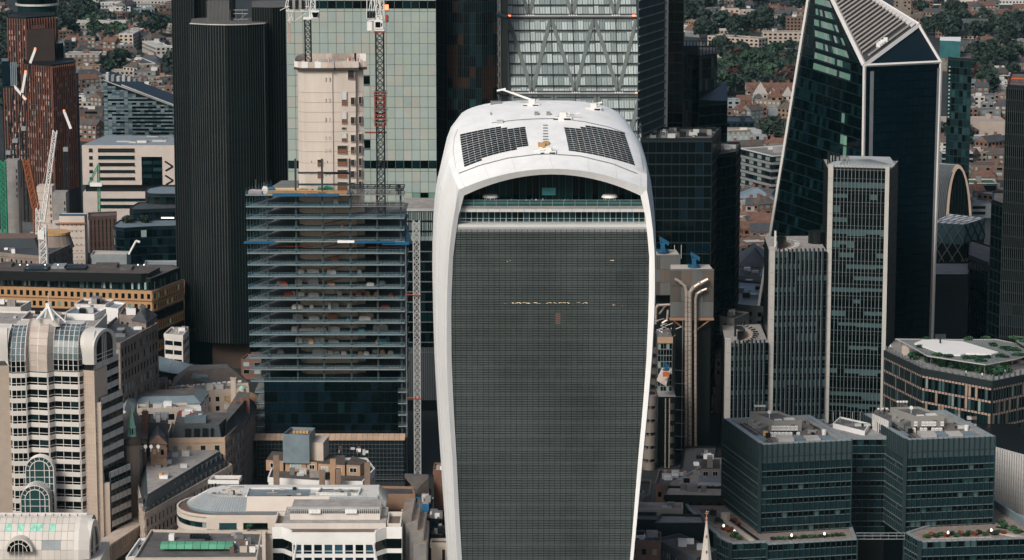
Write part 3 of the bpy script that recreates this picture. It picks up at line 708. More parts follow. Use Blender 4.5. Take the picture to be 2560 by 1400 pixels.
# left side: recess and lattice column
f = MB(); f.prism([pxy(1250,1122),pxy(1270,1100),pxy(1270,1135),pxy(1252,1135)], 0, zof(-60,1110), 0); f.build('side_wall', BLACK, lh)
f = MB(); x0, x1 = 1244, 1250; Yt = 1116
y = -60
f.tube(at(x0,-60,Yt), at(x0+4,400,Yt), 0.14); f.tube(at(x1,-60,Yt), at(x1+4,400,Yt), 0.14); k = 0
while y < 400: f.tube(at(x0 if k%2 else x1, y, Yt), at(x1 if k%2 else x0, y+13, Yt), 0.13); y += 13; k += 1
f.build('lattice_column', ALU, lh)
for y in (42,236): f = MB(); f.tube(at(1244,y-6,1117), at(1270,y+2,1099), 0.8, 0, 4); f.build('belt_return', DARKM, lh)
# right side with ladder bands
S_A, S_B = (1594,1092), (1657,1128)
zt_ = zof(-60,1100); f = MB(); f.prism([pxy(1590,1094),pxy(1657,1128),pxy(1640,1150),pxy(1590,1150)], 0, zt_, 0); f.build('stair_wing', mat('steel_blue', (0.03,0.055,0.066), 0.4, var=0.25), lh)
s = Side(pxy(1590,1094), pxy(1657,1128))
ys = [-8+22.6*i for i in range(18)]
for y in ys: f = MB(); z = zof(y+9, 1094); s.box(f, 0, s.L, z-0.25, z+0.25, 0.3, 0.8); f.build('walkway', mat('walkway_grey', (0.11,0.135,0.145), 0.5), lh)
f = MB()
for k in range(24): s.box(f, s.L*k/24-0.1, s.L*k/24+0.1, 0, zt_, 0.02, 0.25)
f.build('side_mullion', mat('side_mullion_m', (0.05,0.075,0.085), 0.4), lh, stuff=True)
f = MB(); s.box(f, s.L-0.4, s.L+0.3, zof(330,1128), zt_, 0.0, 1.2); f.build('corner_post', ALU_P, lh)
# ------------------------------------------------------------------ black blocks right of the wedge tower
def dark_block(name, label, poly, zt_, m=BLACK, nx=3.2, nz=3.9, mats=None, mt=ROOFT, line=None, z0=0, cat='building', minpx=9, cap=300):
    c = centre(poly); T = thing(name, label, cat, c); f = MB(); f.prism(poly, z0, zt_, 0, 1); f.build('body', [m, mt], T)
    PS = Pieces(T, 'pane', cap, minpx); fr = MB()
    for i in range(len(poly)):
        s = Side(poly[i], poly[(i+1) % len(poly)])
        if not s.seen() or s.L < 1.5: continue
        nf = max(1, int((zt_-z0)/nz)); nf = min(nf, 45); nbx = max(1, round(s.L/nx))
        curtain(PS, fr, s, zt_-nf*nz, zt_-0.6, nf, nbx, mats or [(G_DK,20),(G_BL,2),(G_TL,0.3)], t=0.1, vw=0.14, hw=0.5)
    PS.flush(); fr.build('mullion_grid', line or mat('near_black_line', (0.004,0.009,0.010), 0.5), T, stuff=True)
    pm = MB(); parapet(pm, poly, zt_, 0.7, 0.3); pm.build('parapet', DARKM, T)
    return T
T = dark_block('black_office_block', 'tall plain black block at the frame top between wedge tower and stepped block', [pxy(1657,1150),pxy(1702,1150),pxy(1702,1180),pxy(1657,1180)], zof(-50,1150), BODY42, mats=[(G_DK,8),(BR,1.2),(BR2,3)])
T = dark_block('black_office_block', 'black block with pale dotted window rows and open roof frame, topmost of the dark steps', [pxy(1700,1185),pxy(1742,1175),pxy(1785,1185),pxy(1785,1215),pxy(1700,1215)], zof(140,1180), mats=[(G_DK,6),(glass('olive_blinds',(0.06,0.075,0.065)),4),(G_TL,1)], nx=2.2, nz=4.3)
f = MB()
for k in range(11): p = at(1702+k*8, 700, 1182); f.box(p.x-0.15, 1181, zof(140,1180), p.x+0.15, 1181.4, zof(103,1180))
p0 = at(1702,700,1182).x; p1 = at(1784,700,1182).x; f.box(p0,1181.05,zof(104,1180),p1,1181.35,zof(102,1180)); f.box(p0,1181.45,zof(140,1180),p1-7,1205,zof(115,1180)); f.build('roof_frame', DARKM, T)
T = dark_block('black_office_block', 'black slab with slanted top right of the dotted black block', [pxy(1742,1160),pxy(1812,1168),pxy(1812,1195),pxy(1742,1195)], zof(262,1160), NAVY)
f = MB(); a, b_, c, d = [Vector((*pxy(q, y), zof(262,1160))) for q, y in ((1742,1160),(1812,1168),(1812,1195),(1742,1195))]
f.hexa([a,b_,c,d,a+Vector((0,0,2)),b_+Vector((0,0,0.5)),c+Vector((0,0,5.5)),d+Vector((0,0,3))]); f.build('slanted_cap', BLACK, T)
T = dark_block('black_office_block', 'broad blue-black block with cluttered roof behind the right shoulder of the white tower', [pxy(1598,1092),pxy(1775,1092),pxy(1797,1125),pxy(1600,1125)], zof(350,1092), NAVY, mats=[(G_DK,16),(G_BL,3)], nx=3, nz=4.2)
rf = zof(350,1092)
for k in range(34):
    f = MB(); p = at(R.uniform(1612,1770), 700, R.uniform(1096,1118)); w, d, h = R.uniform(0.6,3.6), R.uniform(0.6,3), R.uniform(0.3,2.0)
    f.box(p.x, p.y, rf, p.x+w, p.y+d, rf+h); f.build('roof_plant', R.choice([ALU, DARKM, CONC_D, ALU_P, SLATE]), T)
T = dark_block('black_office_block', 'low black block stepping down at the right end of the broad blue-black one', [pxy(1775,1110),pxy(1836,1122),pxy(1846,1150),pxy(1780,1150)], zof(392,1112), NAVY, nx=3)
for k in range(6):
    f = MB(); p = at(R.uniform(1785,1830), 700, R.uniform(1125,1140)); rf = zof(392,1112); f.box(p.x, p.y, rf, p.x+2.2, p.y+2, rf+R.uniform(.8,2)); f.build('roof_plant', R.choice([ALU_P, ALU, WPAINT]), T)
# ------------------------------------------------------------------ the tower under construction
YC = 1000.0
ct = thing('tower_under_construction', 'half-built tower of open floor slabs under a bare numbered concrete core', 'tower', (at(815,700,YC).x, YC+15, 0))
SLAB = mat('floor_slab', (0.15,0.155,0.15), 0.85, var=0.25, scale=0.25, bump=0.1)
EDGE = mat('slab_edge', (0.17,0.24,0.26), 0.5, var=0.15)
COLM = mat('steel_column', (0.025,0.035,0.04), 0.5)
def slab_poly(z, xr=1011, xl=619, y0=YC):
    a = at(xl,700,y0).x; b_ = at(xr,700,y0).x
    return [(a,y0),(b_,y0),(b_+0.2,y0+34),(a+9.5,y0+34),(a+7.0,y0+18)]
RAILM = mat('rail_blue', (0.10,0.24,0.30), 0.5); 
edges = [486.5+29.08*i for i in range(17)]
zs = [zof(e, YC) for e in edges]; COLX = [670,742,808,877,944,1003]
ORD = ['top','second','third','fourth','fifth','sixth','seventh','eighth','ninth','tenth','eleventh','twelfth','thirteenth','fourteenth','fifteenth','sixteenth','lowest']
for i, z in enumerate(zs):
    xr = 877 if i < 2 else 1011
    f = MB(); p = slab_poly(z, xr, 618+i*0.35); f.prism(p, z-0.42, z, 0); f.build('floor_slab', SLAB, ct)
    f = MB(); q = slab_poly(z, xr, 618+i*0.35)
    s = Side(q[0], q[1]); s.box(f, -0.05, s.L+0.05, z-0.36, z+0.06, 0.003, 0.14)
    s2 = Side(q[1], q[2]); s2.box(f, 0, s2.L, z-0.36, z+0.06, 0.003, 0.14); s3 = Side(q[4], q[0]); s3.box(f, 0, s3.L, z-0.36, z+0.06, 0.003, 0.14)
    f.build('slab_edge', EDGE, ct)
    f = MB()
    for h in (0.55, 1.1): s.box(f, 0, s.L, z+h-0.035, z+h+0.035, -0.12, -0.05); s3.box(f, 0, s3.L, z+h-0.035, z+h+0.035, -0.12, -0.05)
    n = int(s.L/1.3)
    for k in range(n+1): s.box(f, s.L*k/n-0.03, s.L*k/n+0.03, z, z+1.12, -0.11, -0.06)
    for k in range(9): s3.box(f, s3.L*k/8-0.03, s3.L*k/8+0.03, z, z+2.4 if i < 6 else z+1.12, -0.11, -0.06)
    f.build('guard_rail', RAILM, ct)
for px in COLX:
    top = zof(470,YC) if px in (742,877) else (zof(486,YC) if px < 880 else zof(500,YC))
    if px == 742: top = zof(398, YC)
    if px == 877: top = zof(398, YC)
    if px == 808: top = zof(398, YC)
    for dy in (1.2, 12.0, 24.0):
        if dy > 2 and (px in (808, 877) or top > zs[0]+5): tt = zs[0]-0.42 if px < 870 else zs[2]-.42
        else: tt = top
        f = MB(); x = at(px,700,YC+dy).x; f.box(x-0.32, YC+dy-0.3, 0, x+0.32, YC+dy+0.3, tt); f.build('column', COLM, ct)
for y_, x0, x1 in ((432,742,877),(461,742,877),(433,808,877)):
    f = MB(); a = at(x0,y_,YC+1.2); b_ = at(x1,y_,YC+1.2); f.box(a.x+0.33, YC+0.95, a.z-0.3, b_.x-0.33, YC+1.45, a.z+0.3); f.build('beam', COLM, ct)
# steel grillage on the right of the two top floors
for e in (486, 515, 470):
    f = MB()
    for dy in (0.2, 4, 9): a = at(880,e,YC+dy); b_ = at(1009,e,YC+dy); z = zof(e,YC); f.box(a.x, YC+dy, z-0.35, b_.x, YC+dy+0.35, z)
    for k in range(8): x = lerp(at(880,e,YC).x, at(1009,e,YC).x, k/7); z = zof(e,YC); f.box(x-0.2, YC+0.5, z-0.33, x+0.2, YC+9.1, z-0.02)
    if e != 470:
        z = zof(e,YC)
        for h in (0.5,1.1,1.7): a = at(880,e,YC); f.box(a.x, YC+0.05, z+h-0.05, at(1009,e,YC).x, YC+0.12, z+h+0.05)
        for k in range(14): x = lerp(at(880,e,YC).x, at(1009,e,YC).x, k/13); f.box(x-.05,YC+.04,z,x+.05,YC+.14,z+1.7)
    f.build('steel_grillage', ALU if e != 470 else COLM, ct)
for px in (744,755,690,660,640,880,905,930,1000,990):
    f = MB(); x = at(px,480,YC+6); h = R.uniform(2,4.5) if px not in (744,) else 3; f.box(x.x-0.06,YC+6,zs[0],x.x+0.06,YC+6.12,zs[0]+h)
    f.build('scaffold_pole', ALU, ct)
f = MB(); x = at(998,470,YC+1); f.box(x.x-0.5,YC+0.6,zs[0],x.x+0.5,YC+1.4,zs[0]+3.4); f.box(x.x-1.4,YC+0.6,zs[0]+1.2,x.x+1.6,YC+1.3,zs[0]+1.8); f.build('column_head', DARKM, ct)
f = MB(); f.box(at(640,1,YC+26).x,YC+26,0,at(1000,1,YC+26).x,YC+27,zs[2]-.5); f.build('added_dark_backing', BLACK, ct)  # black wall added behind the open floors to keep them dark
# blue netting fans
def fan(y_, x0, x1, zz=0.0, m=BLUEP, out=1.1, h=0.7):
    f = MB(); a = at(x0,y_,YC-0.2); b_ = at(x1,y_,YC-0.2); f.hexa([(a.x,YC-0.25-out,a.z),(b_.x,YC-0.25-out,a.z),(b_.x,YC-0.16,a.z-0.1),(a.x,YC-0.16,a.z-0.1),(a.x,YC-0.25-out,a.z+0.12),(b_.x,YC-0.25-out,a.z+0.12),(b_.x,YC-0.16,a.z+h),(a.x,YC-0.16,a.z+h)]); f.build('blue_netting', m, ct)
fan(608, 610, 687); fan(607, 888, 985); fan(611, 955, 1023, h=0.9); fan(490, 681, 762, h=.8); fan(490, 765, 847, h=.8); fan(606, 844, 886, m=WPAINT, h=0.7)
NET = mat('teal_netting', (0.012,0.05,0.085), 0.9, var=0.4, scale=0.9)
f = MB(); a = at(1011,500,YC); s = Side((a.x,YC),(a.x+1.6,YC+1.0)); 
f.hexa([(a.x+0.3,YC-.1,zof(608,YC)),(a.x+2.6,YC+.6,zof(611,YC)),(a.x+2.6,YC+.9,zof(611,YC)),(a.x+0.3,YC+.2,zof(608,YC)),(a.x+0.3,YC-.1,zof(560,YC)),(a.x+0.8,YC+.6,zof(560,YC)),(a.x+.8,YC+.9,zof(560,YC)),(a.x+.3,YC+.2,zof(560,YC))]); f.build('blue_netting', NET, ct)
# orange edge boards behind the seventh slab
for y_, x0, x1 in ((617,690,783),(619,920,1000)):
    f = MB(); a = at(x0,y_,YC+5); b_ = at(x1,y_,YC+5); f.box(a.x,YC+5,a.z,b_.x,YC+5.3,a.z+0.25); f.build('orange_rail', ORANGE, ct)
for i in (3,4,5,6,7,8): f = MB(); z = zs[i]; a = at(845,600,YC+8).x; f.tube((a-5,YC+8,z+0.6),(a+6,YC+8,z+3.0),0.14); f.build('red_brace', REDP, ct)
# concrete core
kx = lambda px, dy=0: at(px,700,YC+10+dy).x
Yk = YC+10
cp = [(kx(765),Yk),(kx(836),Yk),(kx(838),Yk+0.5),(kx(893),Yk+1.0),(kx(893),Yk+2.2),(kx(912),Yk+3.2),(kx(905),Yk+20),(kx(765),Yk+20),(kx(749),Yk+14),(kx(749),Yk+3)]
zc = zof(166, Yk); f = MB(); f.prism(cp, 0, zc, 0); CORE = mat('raw_concrete', (0.60,0.525,0.455), 0.85, var=0.16, scale=0.10, bump=0.25, streak=True); core = f.build('concrete_core', CORE, ct)
f = MB(); s = Side(cp[0], cp[1])
sides = [Side(cp[9],cp[0]), Side(cp[0],cp[1]), Side(cp[2],cp[3]), Side(cp[4],cp[5])]
JN = mat('dark_joint_concrete', (0.34,0.27,0.23), 0.9)  # pour joints are a darker concrete tone of their own
y_ = 231; 
while y_ < 900:
    for s in sides: s.box(f, 0, s.L, zof(y_+0.8,Yk), zof(y_,Yk), 0.0, 0.05)
    y_ += 24.6 if y_ < 355 else 28.5
f.build('pour_joint', JN, ct, core)
s = sides[1]; f = MB()
for i in range(15):
    for a in (0.25, 0.8):
        y_ = 402+28.7*i; 
        if y_ > 465: continue
        s.box(f, s.L*a-0.1, s.L*a+0.1, zof(y_+5,Yk), zof(y_,Yk), 0.03, 0.08)
f.build('tie_slot', DARKM, ct, core)
INN = mat('opening_shade', (0.02,0.018,0.017), 0.9); BRW = mat('shuttering_timber', (0.26,0.11,0.06), 0.8, var=0.2)  # openings have no hole: their inner shade is a dark front plate
def op(x0, x1, y0, y1, lower=None, upper=None):
    X0, X1 = 620+x0/2.8, 620+x1/2.8; Y0, Y1 = y0/2.8, y1/2.8
    Yo = Yk-0.25 if X0 < 838 else (Yk+0.35 if X0 < 890 else Yk+1.6); a = at(X0, Y1, Yo); b_ = at(X1, Y0, Yo)
    f = MB(); f.box(a.x-0.12, Yo+0.02, a.z-0.14, b_.x+0.12, Yo+2.0, b_.z+0.14, 1); f.box(a.x, Yo-0.06, a.z, b_.x, Yo+0.015, b_.z, 0)
    if lower:
        f.box(a.x+.1, Yo-0.09, a.z+.05, b_.x-.1, Yo-0.065, lerp(a.z,b_.z,lower), 2)
        for k in range(3): zz = lerp(a.z,lerp(a.z,b_.z,lower),(k+.7)/3); f.box(a.x+.05,Yo-.14,zz-.05,b_.x-.05,Yo-.1,zz+.05,0)
    if upper: f.box(a.x+.05, Yo-0.09, lerp(a.z,b_.z,upper), b_.x-.05, Yo-0.065, b_.z, 3)
    f.build('opening', [INN, CORE, BRW, mat('pale_sheet',(0.55,0.55,0.54))], ct, core)
for y0, y1 in ((645,735),(787,865),(935,990)): op(657,690,y0,y1,0.35,0.4)
for y0, y1 in ((1020,1075),(1110,1162),(1190,1245),(1275,1330)): op(627,692,y0,y1,0.6)
for y0, y1 in ((683,730),(820,865),(945,990),(1028,1072),(1118,1160),(1198,1240),(1278,1318)): op(720,745,y0,y1,0.5 if y0 > 1000 and y0 < 1100 else None)
for y0, y1 in ((677,725),(815,862),(937,985),(1020,1070),(1108,1158),(1188,1238),(1270,1320)): op(775,795,y0,y1)
op(700,742,486,552,0.2); op(657,683,892,903); op(487,523,1118,1165,0.6); op(487,523,1200,1245,0.6)
for y_, t_, m_ in ((200,'33',(0.02,0.05,0.045)),(252,'32',(0.10,0.16,0.17)),(300,'31',(0.02,0.03,0.03)),(346,'30',(0.36,0.32,0.28)),(378,'29',(0.40,0.33,0.28)),(436,'27',(0.10,0.25,0.18))):
    c = bpy.data.curves.new('floor_number','FONT'); c.body = ' '.join(t_); c.size = 1.75; c.extrude = 0.01; c.align_x = 'CENTER'; c.align_y = 'CENTER'
    o = bpy.data.objects.new('floor_number', c); COL.objects.link(o); o.parent = core; p = at(820,y_,Yk-0.03)
    o.location = Vector((p.x, Yk-0.07, p.z))-ct.location; o.rotation_euler = (math.pi/2,0,0); c.materials.append(mat('number_paint_'+t_, m_, 0.8))
    me_ = bpy.data.meshes.new_from_object(o.evaluated_get(bpy.context.evaluated_depsgraph_get())) if False else o.to_mesh().copy(); n_ = bpy.data.objects.new('floor_number', me_); COL.objects.link(n_); n_.parent = core; n_.location = o.location; n_.rotation_euler = o.rotation_euler; bpy.data.objects.remove(o)
    n_.name = 'floor_number'
# platform and screens on the core
f = MB(); pp = inset(cp, -1.2); zpl = zof(170,Yk-1.2); f.prism(pp, zpl-0.9, zpl, 0); f.build('platform', mat('platform_dark', (0.05,0.04,0.035), 0.8), ct)
FORM = mat('formwork_panel', (0.56,0.47,0.40), 0.8, var=0.2, rnd=0.15)
for i in range(len(pp)):
    s = Side(pp[i], pp[(i+1)%len(pp)]); n = max(1, int(s.L/2.2))
    for k in range(n):
        f = MB(); h = 1.9+R.random()*0.25 if s.seen() else 2.7; s.box(f, s.L*k/n+0.04, s.L*(k+1)/n-0.04, zpl, zpl+h, -0.25, -0.1); f.build('formwork_panel', R.choice([FORM,FORM,WPAINT,CORE]), ct)
f = MB(); ip = inset(cp, 0.5); f.prism(ip, zpl, zpl+0.9, 0); f.build('core_top', CORE, ct)
for k in range(26):
    f = MB(); px = R.uniform(862,912) if k < 14 else R.uniform(760,860); p = at(px, 160, Yk+R.uniform(1,8)); f.box(p.x-.12,p.y-.12,zpl+.3,p.x+.12,p.y+.12,zpl+R.uniform(1.6,3.2)); f.build('formwork_prop', R.choice([WPAINT,YELLOW,CORE,REDP]), ct)
f = MB(); p = at(888,140,Yk+3); f.box(p.x-.35,p.y,zpl,p.x+.35,p.y+.6,zpl+4.6); f.build('placing_boom_mast', DARKM, ct)
# stores on the top deck (each its own thing)
def item(px, y_, Yq, w, h, d, m, name, label, cat, grp=None, z=None):
    p = at(px, y_, Yq); f = MB(); z = z if z is not None else p.z
    f.box(p.x-w/2, Yq-d/2, z, p.x+w/2, Yq+d/2, z+h*0.72)
    if name in ('timber_stack','pipe_bundle'):
        f = MB()
        for k in range(4): 
            for l in range(2): f.box(p.x-w/2+R.uniform(0,.3), Yq-d/2+l*d/2, z+h*k/4+0.02, p.x+w/2-R.uniform(0,.3), Yq-d/2+(l+.9)*d/2, z+h*(k+.85)/4)
        f.box(p.x-w/4,Yq-d/2-.03,z,p.x-w/4+.1,Yq+d/2+.03,z+h+.03)
    else: f.hexa([(p.x-w/2+.06,Yq-d/2+.06,z+h*.72),(p.x+w/2-.06,Yq-d/2+.06,z+h*.72),(p.x+w/2-.06,Yq+d/2-.06,z+h*.72),(p.x-w/2+.06,Yq+d/2-.06,z+h*.72),(p.x-w/3,Yq-d/4,z+h),(p.x+w/3.5,Yq-d/4,z+h*.94),(p.x+w/3.5,Yq+d/4,z+h*.96),(p.x-w/3,Yq+d/4,z+h)])
    return single(f, name, m, label, cat, grp)
zt0 = zs[0]+0.005
item(727,480,YC+1.4,16,1.3,2.2,YELLOW,'timber_stack','yellow timber stack on the top deck left of the numbered core','timber','stores on the top deck',zt0)
item(715,470,YC+5,15,1.5,2.2,mat('pale_timber',(0.62,0.5,0.34),0.8),'timber_stack','pale timber stack on the top deck behind the yellow one left of the core','timber','stores on the top deck',zt0)
item(722,480,YC+3.5,11,0.9,2,WPAINT,'pipe_bundle','white pipe bundle between the two left timber stacks on the top deck','pipes','stores on the top deck',zt0)
item(785,484,YC+1.2,9,1.2,2,mat('orange_timber',(0.62,0.30,0.09),0.8),'timber_stack','orange timber stack left of centre at the foot of the numbered core','timber','stores on the top deck',zt0)
item(832,484,YC+1.2,10,1.1,2,mat('orange_timber',(0,0,0)),'timber_stack','orange timber stack right of centre at the foot of the numbered core','timber','stores on the top deck',zt0)
item(820,474,YC+4,3.4,2.4,2,mat('green_container',(0.05,0.30,0.20),0.7,var=0.5,scale=1.5),'site_container','green covered stack standing at the foot of the numbered core','container','stores on the top deck',zt0)
item(800,474,YC+4,1.6,2.2,1.6,mat('green_container',(0,0,0)),'site_container','small green crate left of the larger green stack by the core','crate','stores on the top deck',zt0)
item(679,473,YC+2,2.2,2.4,2,BLUEP,'site_container','blue crate at the left end of the timber stacks on the top deck','crate','stores on the top deck',zt0)
item(663,478,YC+2,2.0,2.6,2,mat('pale_sheet',(0,0,0)),'site_container','pale sheeted crate beside the blue crate on the top deck','crate','stores on the top deck',zt0)
item(640,482,YC+2,5.0,1.5,2,mat('mixed_drums',(0.35,0.3,0.3),0.7,var=0.6,scale=2),'drum_row','mixed drums and tins at the left corner of the top deck','drums','stores on the top deck',zt0)
item(781,474,YC+3,1.0,1.5,1,DARKM,'site_container','small black box left of the green crates by the core','box','stores on the top deck',zt0)
WHR = mat('white_wrap', (0.52,0.50,0.47), 0.7, var=0.2)
cols_ = {'white':WHR,'orange':mat('orange_crates',(0.36,0.15,0.08),0.7),'grey':mat('grey_sheet',(0.33,0.34,0.34),0.6),'red':REDP,'beige':YELLOW,'teal':mat('teal_kit',(0.03,0.18,0.20),0.6)}
where = lambda px: 'in the %s bay' % ('first' if px < 670 else 'second' if px < 742 else 'third' if px < 808 else 'fourth' if px < 877 else 'fifth' if px < 944 else 'last')
ITEMS = [(1,834,'white',1.6,1.8),(3,850,'orange',.8,1.3),(6,830,'orange',2.6,1.6),(7,745,'white',2.0,1.5),(7,735,'orange',1,1.6),(7,775,'white',4,1.5),(7,822,'white',3,1.5),(7,893,'white',1.3,1.6),
 (8,695,'white',3.5,1.0),(8,700,'red',2.5,1.5),(8,820,'orange',2.6,1.2),(8,920,'white',2.5,1.2),(8,950,'grey',2,1.3),(8,775,'grey',3.6,2.8),(8,738,'grey',2.4,2.6),
 (9,712,'red',3,1.6),(9,722,'white',1.8,1.6),(9,744,'white',2.2,1.6),(9,776,'grey',3.6,1.7),(9,842,'white',1.4,1.8),(9,870,'red',1.3,1.7),(9,890,'orange',2.0,1.5),(9,912,'orange',1.8,1.5),(9,935,'orange',1.8,1.4),(9,972,'red',1.3,1.4),
 (10,734,'white',3.8,1.5),(10,770,'white',1.2,1.6),(10,815,'white',1.0,2.2),(10,828,'grey',3.0,2.0),(10,866,'white',1.5,1.7),(10,958,'red',2.8,1.2),
 (11,735,'grey',3.5,1.8),(11,776,'grey',3.6,1.6),(11,823,'orange',3.4,1.7),(11,862,'teal',1,1),(11,905,'white',4,1.5),(11,916,'grey',3,2.2),
 (12,725,'white',1.7,1.8),(12,757,'white',5,1.1),(12,792,'grey',4,1.4),(12,817,'white',1.6,1.7),(12,830,'grey',3,1.9),(12,897,'teal',2,1.2),(12,945,'grey',5,2.2),
 (13,737,'white',2.4,2.0),(13,757,'grey',2.4,1.8),(13,768,'beige',1.6,2.1),(13,782,'grey',1.8,2.0),(13,793,'white',1.5,2.0),(13,825,'grey',3.6,1.2),(13,935,'orange',.8,1.4),(13,950,'teal',3,1.6),(13,963,'teal',1.6,2),
 (14,690,'grey',2.2,1.4),(14,790,'grey',5,2.2),(14,817,'white',1.8,1.3),(14,833,'grey',1.8,1.2),(14,851,'white',1.8,1.4),(14,893,'beige',1.6,1.2),(14,908,'grey',1.8,1.4),(14,930,'grey',1.8,1.4),(14,950,'beige',1.6,1.4),(14,970,'grey',1.8,1.3)]
ct_count = {}
for i, px, cn, w, h in ITEMS:
    Yq = YC+R.uniform(4,8); z = zs[i]+0.005; wd = 'pallet stack' if w > 2.8 else ('crate' if h > 1.5 else 'bundle')
    key = (i, cn, where(px), wd); ct_count[key] = ct_count.get(key, 0)+1
    lab = '%s %s %s on the %s open floor slab%s' % (cn, wd, where(px), ORD[i], '' if ct_count[key] == 1 else ', the right one')
    item(px, 0, Yq, w, h, R.uniform(1,2), cols_[cn], 'stacked_stores', lab, wd.split()[0] if wd != 'pallet stack' else 'pallets', 'stores on the open floors', z)
for i, px, h in ((4,934,0),(4,931,0),(10,915,0),(9,948,0),(12,945,0),(13,943,0),(2,683,0),(3,683,0),(7,850,0)):
    f = MB(); p = at(px, 0, YC+6); f.box(p.x-.5, YC+6, zs[i]+3.0, p.x+.5, YC+6.3, zs[i]+3.15); f.build('site_lamp', LAMPW, ct)
# glazed lower floors
zg1, zg0 = zof(950,YC), zof(1086,YC); gp = [(at(646,1,YC).x,YC+0.2),(at(988,1,YC).x,YC+0.2),(at(988,1,YC).x,YC+30),(at(656,1,YC).x,YC+30)]
f = MB(); f.prism(gp, 0, zg1, 0); f.build('lower_body', BLACK, ct); s = Side(gp[0], gp[1]); P4 = Pieces(ct, 'glazed_panel', 160)
for i in range(5):
    for j in range(20):
        z1 = lerp(zg1, zg0, i/5); z0 = lerp(zg1, zg0, (i+1)/5)
        P4.add(s, s.L*j/20+0.05, z0+0.05, 0.15, s.L/20-0.1, z1-z0-0.4, 0.1, G_BL if j < 7 and R.random() < .7 else pick([(G_DK,6),(G_BL,2),(G_TL,.6)]))
P4.flush()
for i in range(5):
    z = zof(980+28.5*i, YC)
    for (x0, x1, xb) in ((988,1012,985),(622,646,640)):
        f = MB(); a, b_ = at(x0,1,YC).x, at(x1,1,YC).x; f.prism([(a,YC+.3),(b_,YC+.3),(b_,YC+16),(a,YC+16)], z-0.35, z, 0); f.build('floor_slab', SLAB, ct)
        f = MB(); f.box(a,YC+.16,z-.3,b_,YC+.29,z+.06)
        for h in (.6,1.1): f.box(a,YC+.2,z+h,b_,YC+.27,z+h+.06)
        f.build('slab_edge', EDGE, ct)
    f = MB(); x = at(1010,1,YC).x; 
f = MB(); x = at(1010.5,1,YC+.5).x; f.box(x-.15,YC+.3,0,x+.15,YC+.7,zs[4]); f.build('edge_post', ALU, ct)
# canopy and scaffold at the foot
zk = zof(1101, YC-7); a, b_ = at(617,1,YC-7).x, at(1005,1,YC-7).x
SCF = mat('canopy_boards', (0.46,0.32,0.22), 0.85, var=0.2, rnd=.1)
n = 28
for k in range(n):
    f = MB(); x0, x1 = lerp(a,b_,k/n)+.04, lerp(a,b_,(k+1)/n)-.04; z1 = zk+0.9
    f.hexa([(x0,YC-7,zk),(x1,YC-7,zk),(x1,YC-1,z1),(x0,YC-1,z1),(x0,YC-7,zk+.15),(x1,YC-7,zk+.15),(x1,YC-1,z1+.15),(x0,YC-1,z1+.15)]); f.build('canopy_panel', SCF, ct)
f = MB()
for k in range(40): x = lerp(a+1,b_-1,k/39); f.box(x-.06,YC-6.8,0,x+.06,YC-6.7,zk)
for k in range(9): z = zk-1.5*(k+1); f.box(a,YC-6.85,z-.06,b_,YC-6.75,z+.06) if z > 0 else None
f.build('scaffold', mat('dull_scaffold', (0.09,0.10,0.10), 0.6), ct)
f = MB(); f.box(a+1,YC-6.3,0,b_-0.5,YC-0.2,zk-0.4); f.build('ground_floor_hoarding', NAVY, ct)
f = MB()
for k in range(6): z = zof(1175+6*k, YC-6.9); f.box(at(905,1,YC).x,YC-7.0,z,at(1008,1,YC).x,YC-6.9,z+.12) if k in (0,3,4) else None
f.build('pale_trim', ALU, ct)
# ------------------------------------------------------------------ cranes and masts
def lattice(mb, p0, p1, w, seg, r=0.1, m=0, rb=None, sides=4, end=True):
    p0, p1 = Vector(p0), Vector(p1); d = (p1-p0).normalized(); a = d.cross(Vector((0,1,0))); 
    if a.length < .1: a = d.cross(Vector((1,0,0)))
    a.normalize(); b = d.cross(a).normalized(); L = (p1-p0).length; n = max(1, round(L/seg)); h = w/2; rb = rb or r*.6
    C4 = [a*h+b*h, a*h-b*h, -a*h-b*h, -a*h+b*h]
    for c in C4: mb.tube(p0+c, p1+c, r, m, 4)
    for i in range(n):
        q0 = p0+d*(L*i/n); q1 = p0+d*(L*(i+1)/n)
        for k in range(4):
            c0, c1 = C4[k], C4[(k+1)%4]; mb.tube(q0+(c0 if i%2 else c1), q1+(c1 if i%2 else c0), rb, m, 3, caps=False)
            if sides == 8: mb.tube(q0+(c1 if i%2 else c0), q1+(c0 if i%2 else c1), rb, m, 3, caps=False)
            mb.tube(q0+c0, q0+c1, rb, m, 3, caps=False)
MASTD = mat('dark_mast', (0.012,0.020,0.024), 0.5)
Y1 = YC+12
c1 = thing('tower_crane', 'white-topped tower crane on a dark mast standing on the numbered core', 'crane', (at(770,150,Y1).x, Y1, zpl))
f = MB(); p0 = at(771,158,Y1); p1 = at(769,48,Y1); lattice(f, (p0.x,Y1,zpl), p1, 2.0, 2.0, 0.2, rb=.1, sides=8); f.build('mast', MASTD, c1)
f = MB(); f.box(p1.x-1.4,Y1-1.4,p1.z,p1.x+1.4,Y1+1.4,p1.z+0.8); f.build('slewing_ring', WPAINT, c1)
f = MB(); q = at(786,36,Y1-1.5); f.hexa([(q.x-1.2,q.y,q.z-1.3),(q.x+1.0,q.y,q.z-1.3),(q.x+1.4,q.y+2,q.z-1.3),(q.x-1.2,q.y+2,q.z-1.3),(q.x-1.2,q.y,q.z+1.2),(q.x+1.6,q.y,q.z+1.2),(q.x+1.6,q.y+2,q.z+1.2),(q.x-1.2,q.y+2,q.z+1.2)]); cab = f.build('cab', WPAINT, c1)
